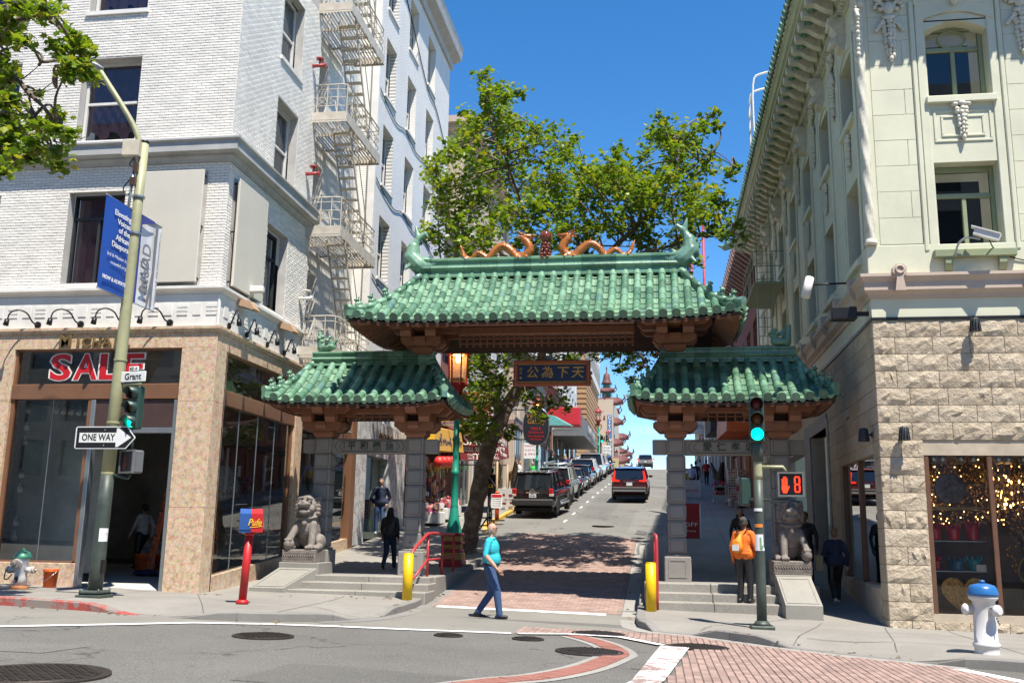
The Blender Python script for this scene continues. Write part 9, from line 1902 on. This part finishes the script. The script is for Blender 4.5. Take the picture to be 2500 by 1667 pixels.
def person(label,loc,rz,H,pose,top,trous,shoes=BLK,hair=(.02,.015,.012),skin=None,face=False,bald=False,long=False,belly=0,coat=0,shorts=False,short_sleeve=False,bun=False,glasses=False,vox=.014,group=None,lean=0,extra=None):
 t=thing('person',label,'person',loc,rz,group);k=H/1.75;sk=skin or m_skin;P=[]
 V=lambda a:(a[0]*k,a[1]*k,a[2]*k)
 E=lambda c,r_,tg,M3=None:P.append(('e',V(c),tuple(x*k for x in r_),M3,tg));C_=lambda a,b,r0,r1,tg:P.append(('c',V(a),V(b),r0*k,r1*k,tg))
 w_=1+coat
 E((-.01,0,.96),(.125*w_,.175*w_,.13),2);E((belly*.45,0,1.08),((.13+belly)*w_,.175*w_,.19),1);E((belly*.3,0,1.28),((.135+belly*.4)*w_,.185*w_,.20),1);C_((-.01,-.13,1.415),(-.01,.13,1.415),.075*w_,.075*w_,1);C_((belly*.5,0,1.0),(belly*.3,0,1.32),.15*w_,.15*w_,1);C_((0,0,1.42),(.015,0,1.55),.056,.05,0)
 if coat:C_((0,-.07,1.0),(0,.07,1.0),.15*w_,.15*w_,1)
 E((.02,0,1.645),(.094,.076,.112),0);E((.045,0,1.585),(.06,.055,.055),0);E((.118,0,1.625),(.02,.014,.024),0)
 for s_ in(-1,1):E((.015,s_*.077,1.63),(.018,.012,.03),0)
 if not bald:E((-.012,0,1.675),(.1,.086,.098),4);E((-.05,0,1.62),(.06,.078,.07),4)
 if long:C_((-.06,0,1.62),(-.09,0,1.33),.095,.10,4);C_((-.05,-.07,1.58),(-.04,-.10,1.36),.04,.05,4);C_((-.05,.07,1.58),(-.04,.10,1.36),.04,.05,4)
 if bun:E((-.1,0,1.70),(.045,.045,.045),4)
 for nm,s_ in(('l',-1),('r',1)):
  kn,an,pt=pose[nm];C_((-.005,s_*.09,.92),kn,.108,.078,2);C_(kn,an,.077,.062,0 if shorts else 2)
  f=Vector((math.cos(pt),0,math.sin(pt)));a=Vector(an);b=a+Vector((-.05,0,-.05));P.append(('c',V(b),V(a+f*.13+Vector((0,0,-.058))),.043*k,.035*k,3))
  el,wr=pose[nm+'a'];sh=(-.01,s_*.185,1.40);C_(sh,el,.062*w_,.05*w_,1);C_(el,wr,.047*(1 if short_sleeve else w_),.036*(1 if short_sleeve else w_),0 if short_sleeve else 1)
 me=blob('body',P,vox*k,[sk,cmat(top),cmat(trous),cmat(shoes,.5),cmat(hair)],3);link('body',me,t)
 for nm in('l','r'):
  el,wr=Vector(pose[nm+'a'][0]),Vector(pose[nm+'a'][1]);d=(wr-el).normalized();sd=Vector((0,1,0));nr=d.cross(sd).normalized();sd=nr.cross(d);mb=MB()
  M3=Matrix((nr,sd,d)).transposed();pc=wr+d*.055
  mb.ell(V(pc),(.02*k,.042*k,.058*k),None if 0 else Matrix(((sd.x,nr.x,d.x),(sd.y,nr.y,d.y),(sd.z,nr.z,d.z)))@Matrix(((0,1,0),(1,0,0),(0,0,1))),10,7)
  inw=-nr if nr.x<0 else nr;s1=1 if nm=='r' else-1
  for q,ln in enumerate((.062,.075,.07,.055)):
   b0=wr+d*.10+Vector((1,0,0))*(.03-.02*q);mb.tube([V(b0-d*.02),V(b0+d*ln*.5),V(b0+d*ln-Vector((0,s1*.022,0)))],[.010*k,.009*k,.007*k],6)
  b0=wr+d*.03+Vector((.03,0,0));mb.tube([V(b0),V(b0+d*.03+Vector((.022,-s1*.01,0))),V(b0+d*.065+Vector((.025,-s1*.018,0)))],[.012*k,.011*k,.008*k],6);part('hand',mb,sk,t,local=True)
 mb=MB()
 for s_ in(-1,1):mb.ell(V((.103,s_*.033,1.655)),(.008*k,.013*k,.007*k),None,6,5)
 part('eyes',mb,m_blk,t,local=True);mb=MB();mb.ell(V((.104,0,1.578)),(.008*k,.026*k,.007*k),None,6,5);part('mouth',mb,cmat((.25,.09,.07)),t,local=True)
 if glasses:
  mb=MB();[mb.tube([V((.115,s_*.035+.022*math.cos(a*PI/4),1.655+.018*math.sin(a*PI/4)))for a in range(9)],.003,4,False)for s_ in(-1,1)];[mb.bar(V((.112,s_*.06,1.66)),V((.0,s_*.083,1.65)),.005)for s_ in(-1,1)];part('glasses',mb,m_blk,t,local=True)
 return t
MAN=dict(l=((.15,-.10,.51),(.21,-.10,.085),.1),r=((.03,.1,.49),(-.23,.1,.12),-.35),la=((-.05,-.27,1.16),(.14,-.29,.96)),ra=((-.05,.26,1.15),(.10,.26,.92)))
zz=Rd(-3.21,18.68)+.0
t=person('balding man in turquoise polo shirt and blue jeans walking across the street mouth',(-3.23,18.68,zz),0,1.77,MAN,(.025,.42,.50),JEAN,bald=True,belly=.05,short_sleeve=True,glasses=True,vox=.011)
mb=MB();mb.tube([(.155*math.cos(a*PI/10)+.01,.178*math.sin(a*PI/10),1.0)for a in range(21)],.022,6,False);part('belt',mb,m_blk,t,local=True)
mb=MB();[mb.ell((-.035+.02*abs(a),.074*a,1.61),(.035,.012,.045),None,8,6)for a in(-1,1)];mb.ell((-.075,0,1.6),(.022,.06,.045),None,8,6);part('hair',mb,cmat((.16,.14,.12)),t,local=True)
mb=MB();[mb.tube([(.08,s_*.09,1.46),(.07,s_*.02,1.50),(-.05,0,1.50)],.02,6)for s_ in(-1,1)];part('collar',mb,cmat((.025,.42,.50)),t,local=True)
OR=(.72,.15,.012)
t=person('person in orange jacket with orange drawstring bag standing on the right steps',(1.70,20.72,.335),rad(62),1.70,dict(STAND,la=((-.05,-.28,1.14),(.06,-.30,.90))),OR,BLK,hair=(.05,.045,.045),skin=m_skind,coat=.07,bun=True,vox=.011)
me=blob('drawstring_bag',[('e',(-.19,.07,1.12),(.085,.125,.15),None,0),('c',(-.18,.05,1.2),(-.12,.02,1.36),.09,.03,0)],.012,[mat('bag_orange',(.75,.26,.015),.6,bump=.4,bs=9)],2);link('drawstring_bag',me,t);mb=MB();mb.ob((-.272,.07,1.09),(.004,.07,.06));part('bag_print',mb,m_sgnw,t,local=True);mb=MB();[mb.tube(bez([(-.13,s_*.05,1.36),(-.05,s_*.13,1.49),(.10,s_*.14,1.40),(.08,s_*.17,1.15),(-.12,s_*.14,1.02)],4),.009,5)for s_ in(-1,1)];part('bag_strap',mb,m_blk,t,local=True);mb=MB();mb.ob((-.02,-.285,1.30),(.05,.006,.05),rot(.15,0,0));part('sleeve_patch',mb,m_sgnw,t,local=True)
person('woman in black with long dark hair facing the street behind the orange jacket',(2.05,25.9,S(2.05,25.9)),rad(-95),1.62,STAND,BLK,BLK,hair=(.03,.018,.012),long=True)
t=person('woman in dark navy jacket walking away by the right shop wall',(3.72,22.1,S(3.72,22.1)),rad(93),1.58,WALK,(.015,.022,.05),BLK,shoes=(.45,.45,.48),hair=(.20,.12,.06),coat=.12);mb=MB();mb.ob((.0,.34,.85),(.05,.08,.16));part('shopping_bag',mb,m_goods,t,local=True)
person('woman in black with long hair walking away through the left archway',(-6.98,24.9,.668),rad(92),1.58,WALK,BLK,(.02,.028,.06),hair=(.010,.008,.008),long=True,coat=.1)
person('man in black jacket and blue sweater standing in the doorway with white shoes',(-9.38,32.1,1.56),rad(-78),1.86,dict(STAND,la=((-.03,-.30,1.16),(.06,-.22,.96)),ra=((-.03,.30,1.16),(.06,.22,.96))),(.012,.02,.05),JEAN,shoes=(.65,.65,.66),hair=(.16,.15,.14),coat=.08)
person('shop worker in pale grey sweater and black trousers behind the open door',(-13.05,23.35,fl(23.35)),rad(160),1.66,WALK,(.36,.36,.38),BLK,hair=(.012,.01,.01),skin=m_skind,shoes=(.3,.05,.05))
person('person in black standing in shade behind the right lion',(3.45,24.4,S(3.45,24.4)),rad(-110),1.7,STAND,BLK,BLK,skin=m_skind,vox=.02)
t=person('person in black shirt and grey shorts with shoulder bag by the restaurant awning',(-7.72,44.6,S(-7.72,44.6)),rad(100),1.84,STAND,BLK,(.05,.05,.055),shorts=True,short_sleeve=True,vox=.02);mb=MB();mb.tube([(-.12,.14,1.46),(-.17,-.05,1.2),(-.12,-.2,1.0)],.02,5);part('bag_strap',mb,m_sgnw,t,local=True)
for a in(('man in white shirt and open dark jacket left of the turquoise lamp post',(-8.4,58.2),-20,1.78,(.60,.60,.62),BLK,{}),('bald man in green shirt beside the turquoise lamp post',(-7.45,57.2),-95,1.75,(.04,.40,.06),(.05,.05,.06),dict(bald=True,short_sleeve=True)),('man in black jacket over olive shirt walking down the hill',(-8.75,79),-80,1.8,(.10,.11,.03),BLK,dict(skin=m_skind)),('blond person in blue dress seen from behind up the left pavement',(-8.2,85),100,1.7,(.05,.08,.20),(.05,.08,.20),dict(hair=(.45,.30,.12),long=True)),('person in red top up the left pavement',(-7.75,87),-60,1.7,(.45,.02,.03),BLK,dict(hair=(.3,.15,.06))),('person in pale blue top up the left pavement',(-7.2,86),90,1.7,(.30,.42,.52),(.1,.12,.2),dict(hair=(.4,.28,.12))),('man in pale blue shirt walking in sunlight in the right passage',(1.81,56),-95,1.74,(.42,.45,.60),BLK,dict(bald=True)),('person in yellow shirt beside the pale blue shirt',(1.38,55),-80,1.45,(.60,.42,.05),BLK,{}),('person in red jacket with black backpack walking up the right passage',(3.1,66),90,1.68,(.30,.015,.02),BLK,{}),('person in white clothes far up the right passage',(2.85,70),90,1.62,(.55,.54,.52),(.55,.54,.52),{}),('person in black behind the pale blue shirt',(2.15,59),80,1.75,BLK,BLK,{})):
 person(a[0],(a[1][0],a[1][1],S(*a[1])),rad(a[2]),a[3],WALK,a[4],a[5],vox=.028,**a[6])
m_tyre=mat('tyre_rubber',(.012,.012,.012),.8);m_rim=mat('alloy_rim',(.40,.41,.42),.25,.9);m_cgl=mat('car_glass',(.008,.010,.012),.03,coat=.6,var=.02);m_plast=mat('bumper_plastic',(.02,.02,.021),.6);m_chr=mat('chrome',(.6,.6,.62),.1,1.0);m_tl=mat('tail_lamp_red',(.40,.008,.01),.15,coat=.6);m_brk=emis('brake_lamp',(1,.03,.01),.55,(.55,.012,.01));m_clr=mat('clear_lamp',(.5,.45,.42),.15,coat=.5);m_und=mat('car_underside',(.006,.006,.006),.9)
def paint(name,c):return mat(name,c,.22,.25,var=.03,coat=1.0)
def car(label,x,y,rz,L_,W_,H_,col,kind,lamps='side',plate=True,rack=False,lit=False):
 """rear bumper at y=0, nose towards +y"""
 t=thing('parked_car' if not lit else 'moving_car',label,'car',(x,y,Rd(x,y+1.2)-.012),rz,None if lit else 'cars parked along the left kerb');t.rotation_euler=(math.atan(.108 if y<60 else.095),0,rz);w_=W_/2
 P_=lambda nm,mb,m,par=None:part(nm,mb,m,par or t,local=True)
 R_w=.36 if kind!='sedan' else.33;ya,yb=(.95,L_-.92);zb=.30 if kind!='sedan' else.22
 belt={'suv':1.08,'sedan':.92,'pickup':1.12}[kind];hood=belt-.06 if kind!='sedan' else.82
 G={'suv':(.10,.42,L_*.60,L_*.745),'sedan':(.62,1.25,L_*.58,L_*.73),'pickup':(L_*.36,L_*.40,L_*.60,L_*.715)}[kind]
 n=19;vs=[];ends=[]
 for i in range(n):
  s_=i/(n-1);yy=L_*s_;tk=1-.10*max(0,1-s_/.07)**2-.16*max(0,(s_-.9)/.1)**2
  zt=belt+.0 if yy<G[3]else belt-(belt-hood)*((yy-G[3])/(L_-G[3]))-.10*max(0,(s_-.93)/.07)**2
  if kind=='sedan' and yy<G[0]:zt=belt-.02-.03*(1-yy/G[0])
  z0=zb+.16*max(0,1-s_/.06)+.06*max(0,(s_-.94)/.06);ww=w_*tk
  r_=[(0,z0),(ww*.86,z0),(ww*.98,z0+.12),(ww,z0+.30),(ww*.985,(z0+zt)/2+.12),(ww*.955,zt-.07),(ww*.91,zt-.01),(ww*.5,zt+.015),(0,zt+.02)]
  for a,b in r_:vs.append((a,yy,b))
  for a,b in r_[-2:0:-1]:vs.append((-a,yy,b))
 k=16;mb=MB();mb.add(vs,[(i*k+j,i*k+(j+1)%k,(i+1)*k+(j+1)%k,(i+1)*k+j)for i in range(n-1)for j in range(k)],True);mb.add(vs[:k],[tuple(range(k))[::-1]]);mb.add(vs[-k:],[tuple(range(k))]);body=P_('body',mb,col)
 a0,b0,b1,a1=G;wb,wt=w_*.925,w_*.76;zt=H_-.05;zl=belt-.02
 g=MB();q=[(-wb,a0,zl),(wb,a0,zl),(wb,a1,zl),(-wb,a1,zl),(-wt,b0,zt),(wt,b0,zt),(wt,b1,zt),(-wt,b1,zt)]
 g.add(q,[(0,1,5,4),(1,2,6,5),(2,3,7,6),(3,0,4,7),(4,5,6,7)]);P_('glass',g,m_cgl)
 mb=MB();rv=[]
 for i in range(9):
  s_=i/8;yy=b0-.08+(b1-b0+.12)*s_;cz=H_-.05+.05*math.sin(PI*min(1,max(0,s_*.9+.08)))
  for j in range(9):u=-1+2*j/8;rv.append((u*(wt+.025),yy,cz-.035*abs(u)**3))
 mb.add(rv,[(i*9+j,i*9+j+1,(i+1)*9+j+1,(i+1)*9+j)for i in range(8)for j in range(8)],True);mb.add([(-wt-.025,b0-.08,zt-.05),(wt+.025,b0-.08,zt-.05),(wt+.025,b1+.04,zt-.05),(-wt-.025,b1+.04,zt-.05)],[(3,2,1,0)])
 for sx in(-1,1):mb.add([(sx*(wt+.025),b0-.08,zt-.05),(sx*(wt+.025),b1+.04,zt-.05),(sx*(wt+.025),b1+.04,zt+.02),(sx*(wt+.025),b0-.08,zt+.02)],[(0,1,2,3)])
 P_('roof',mb,col)
 for sx in(-1,1):
  lst=[((wb,a1),(wt,b1),.07),((wb,a0),(wt,b0),.16 if kind=='suv' else.1),((wb,(a0+a1)/2+.1),(wt,(b0+b1)/2+.1),.09)]+([((wb,a0+.85),(wt,b0+.72),.09)]if kind=='suv' else[])
  for p0,p1,th in lst:mb=MB();mb.bar((sx*p0[0]*1.004,p0[1],zl),(sx*p1[0]*1.01,p1[1],zt),.035,th);P_('pillar',mb,col)
  mb=MB();mb.ell((sx*(w_+.09),a1-.35,belt+.06),(.11,.07,.08),None,10,7);P_('mirror',mb,col)
  for yy in(ya,yb):
   mb=MB();M3=rot(0,PI/2,0);mb.lathe([(.0,-.1),(R_w*.97,-.1),(R_w,-.07),(R_w,.07),(R_w*.97,.1),(R_w*.7,.105),(R_w*.68,.09)][::1],(sx*(w_-.115),yy,R_w),26,True,M3 if sx>0 else rot(0,-PI/2,0));wh=P_('wheel',mb,m_tyre)
   r=MB();M4=Matrix.Translation((sx*(w_-.115),yy,R_w))@(M3 if sx>0 else rot(0,-PI/2,0)).to_4x4();rr=MB();rr.lathe([(R_w*.68,.10),(R_w*.62,.06),(R_w*.6,.05),(.0,.05)],(0,0,0),20,False)
   for s5 in range(5):a=2*PI*s5/5;rr.bar((.04*math.cos(a),.04*math.sin(a),.085),(R_w*.63*math.cos(a),R_w*.63*math.sin(a),.08),.07,.03)
   rr.lathe([(.06,.1),(.05,.11),(.0,.11)],(0,0,0),10);r.merge(rr,M4);P_('rim',r,m_rim,wh)
   a_=MB();m_=16;av=[]
   for j in range(m_+1):
    th=PI*j/m_
    for rr_,xx in((R_w+.03,w_-.25),(R_w+.03,w_+.012),(R_w+.105,w_+.012),(R_w+.11,w_-.04)):av.append((sx*xx,yy-rr_*math.cos(th),R_w+rr_*math.sin(th)*.98))
   a_.add(av,[(j*4+i,j*4+i+1,j*4+5+i,j*4+4+i)for j in range(m_)for i in range(3)]);P_('wheel_arch',a_,m_plast if kind!='sedan' else col)
   a_=MB();a_.prism([(yy-(R_w+.04)*math.cos(PI*j/12),R_w+(R_w+.04)*math.sin(PI*j/12))for j in range(13)]+[(yy+R_w+.04,.15),(yy-R_w-.04,.15)],sx*(w_-.01),sx*(w_+.006),'x');P_('wheel_well',a_,m_und)
  for yy in((a0+a1)/2-.15,(a0+a1)/2+.85):mb=MB();mb.box(min(sx*(w_*.985),sx*(w_*1.012)),max(sx*(w_*.985),sx*(w_*1.012)),yy-.1,yy+.1,belt-.17,belt-.13);P_('door_handle',mb,m_chr if kind=='suv' else col)
  z0,z1,lw={'suv':(.82,1.16,.17),'sedan':(.66,.86,.36),'pickup':(.80,1.10,.13)}[kind];ox=w_*.925
  mb=MB()
  if lamps=='tall':mb.prism([(ox-.05,z0+.16),(ox+.03,z0+.2),(ox-.10,z1+.38),(ox-.16,z1+.38),(ox-.12,z1-.06),(ox-.36,z1-.10),(ox-.36,z0+.18)]if sx>0 else[(-a,b)for a,b in[(ox-.05,z0+.16),(ox-.36,z0+.18),(ox-.36,z1-.10),(ox-.12,z1-.06),(ox-.16,z1+.38),(ox-.10,z1+.38),(ox+.03,z0+.2)]],-.03,.22,'y')
  else:mb.bbox(min(sx*(ox-lw),sx*(ox+.035)),max(sx*(ox-lw),sx*(ox+.035)),-.022,.12,z0,z1,.03)
  P_('tail_lamp',mb,m_brk if lit else m_tl)
  if lamps!='tall':mb=MB();mb.bbox(min(sx*(ox-lw+.02),sx*(ox+.04)),max(sx*(ox-lw+.02),sx*(ox+.04)),-.027,.2,z0+.01,z0+(z1-z0)*.38,.02);P_('reverse_lamp',mb,m_clr)
  mb=MB();mb.tube([(sx*w_*.72,L_+.0,.72),(sx*w_*.88,L_-.16,.74)],.08,8);P_('headlamp',mb,m_clr)
  if kind=='suv':mb=MB();mb.tube([(sx*wt*.86,b0,H_+.0),(sx*wt*.88,b0+.12,H_+.05),(sx*wt*.88,b1-.2,H_+.05),(sx*wt*.86,b1-.05,H_+.0)],.02,6);P_('roof_rail',mb,m_alu)
 mb=MB();mb.bbox(-w_*.97,w_*.97,-.07,.12,zb+.14,zb+.42,.05);P_('rear_bumper',mb,m_plast if kind=='suv' else m_chr if kind=='pickup' else col)
 mb=MB();mb.box(-w_*.9,w_*.9,.1,L_-.1,.2,zb+.05);P_('underbody',mb,m_und)
 mb=MB();mb.bbox(-w_*.94,w_*.94,L_-.1,L_+.05,zb+.05,zb+.36,.05);P_('front_bumper',mb,m_plast)
 zp={'suv':.82,'sedan':.72,'pickup':.55}[kind];mb=MB();mb.bbox(-.155,.155,-.035,-.0,zp-.04,zp+.11,.01);P_('number_plate',mb,m_sgnw);mb=MB();mb.bbox(-.3,.3,-.04,.0,zp+.14,zp+.18,.01);P_('trunk_strip',mb,m_chr)
 if kind=='suv':mb=MB();mb.bar((.02,-.0+a0-.02,belt+.06),(.38,a0+.06,belt+.16),.018);P_('rear_wiper',mb,m_blk)
 if kind=='pickup':mb=MB();mb.box(-w_*.85,w_*.85,.08,G[0]-.1,belt+.005,belt+.03);P_('bed_cover',mb,m_und)
 return t
t=car('black SUV parked nearest, with chrome strip and roof rails',-5.34,41.2,rad(-4.5),4.72,1.86,1.86,paint('paint_black',(.010,.010,.011)),'suv')
mb=MB();mb.tube([(.095*math.cos(a*PI/8),-.03,1.04+.095*math.sin(a*PI/8))for a in range(17)],.016,5,False);mb.box(-.13,.13,-.04,-.02,1.025,1.055);part('badge',mb,m_chr,t,local=True);text('PATHFINDER',.06,m_chr,t,(-.5,-.03,1.0),ex=.003,fit=.28,local=True);mb=MB();mb.tube([(.95,1.5,.42),(.98,3.3,.42)],.05,8);part('running_board',mb,m_alu,t,local=True);text('7XMM380',.07,m_navy,t,(0,-.04,.855),ex=.002,fit=.26,local=True)
t=car('silver green SUV with roof rack parked behind the black one',-5.28,48.5,rad(-2),4.4,1.8,1.78,paint('paint_silver_green',(.36,.41,.37)),'suv');mb=MB();[mb.tube([(-.7,y,1.9),(.75,y,1.92)],.03,6)for y in(1.0,2.3)];mb.tube([(-.55,.5,1.94),(-.3,2.9,1.98)],.06,8);part('roof_rack',mb,m_alu,t,local=True)
car('dark blue black sedan third in the row of parked cars',-5.26,55.0,rad(-1.5),4.6,1.8,1.45,paint('paint_dark_blue',(.012,.017,.03)),'sedan')
car('black sedan fourth in the row of parked cars',-5.28,60.9,rad(-1.5),4.6,1.82,1.47,paint('paint_black_blue',(.012,.014,.018)),'sedan')
car('white crossover fifth in the row of parked cars',-5.28,66.6,rad(-1.5),4.5,1.84,1.72,paint('paint_white',(.70,.70,.70)),'suv','side')
car('white pickup truck sixth in the row, taller than its neighbours',-5.3,72.6,rad(-1.5),5.9,2.0,1.98,paint('paint_bright_white',(.74,.74,.74)),'pickup')
car('pale SUV just visible beyond the white pickup',-5.25,80.5,rad(-1),4.6,1.84,1.75,paint('paint_silver',(.45,.46,.47)),'suv');car('dark car far up the row near the crest',-5.2,88,rad(-1),4.5,1.8,1.5,paint('paint_charcoal',(.03,.03,.033)),'sedan')
t=car('dark red SUV driving up the hill with lit tail lamps',-1.55,50.6,rad(-1),4.6,1.86,1.70,paint('paint_maroon',(.085,.008,.014)),'suv','tall',lit=True);mb=MB();mb.box(-.85,.85,-.08,-.06,.5,.58);part('silver_skirt',mb,m_alu,t,local=True);text('CR-V',.09,m_chr,t,(-.55,-.03,.98),ex=.003,local=True)
car('silver car cresting the top of the hill',-1.7,119.5,0,4.5,1.82,1.7,paint('paint_teal_silver',(.30,.35,.34)),'suv',lit=True)
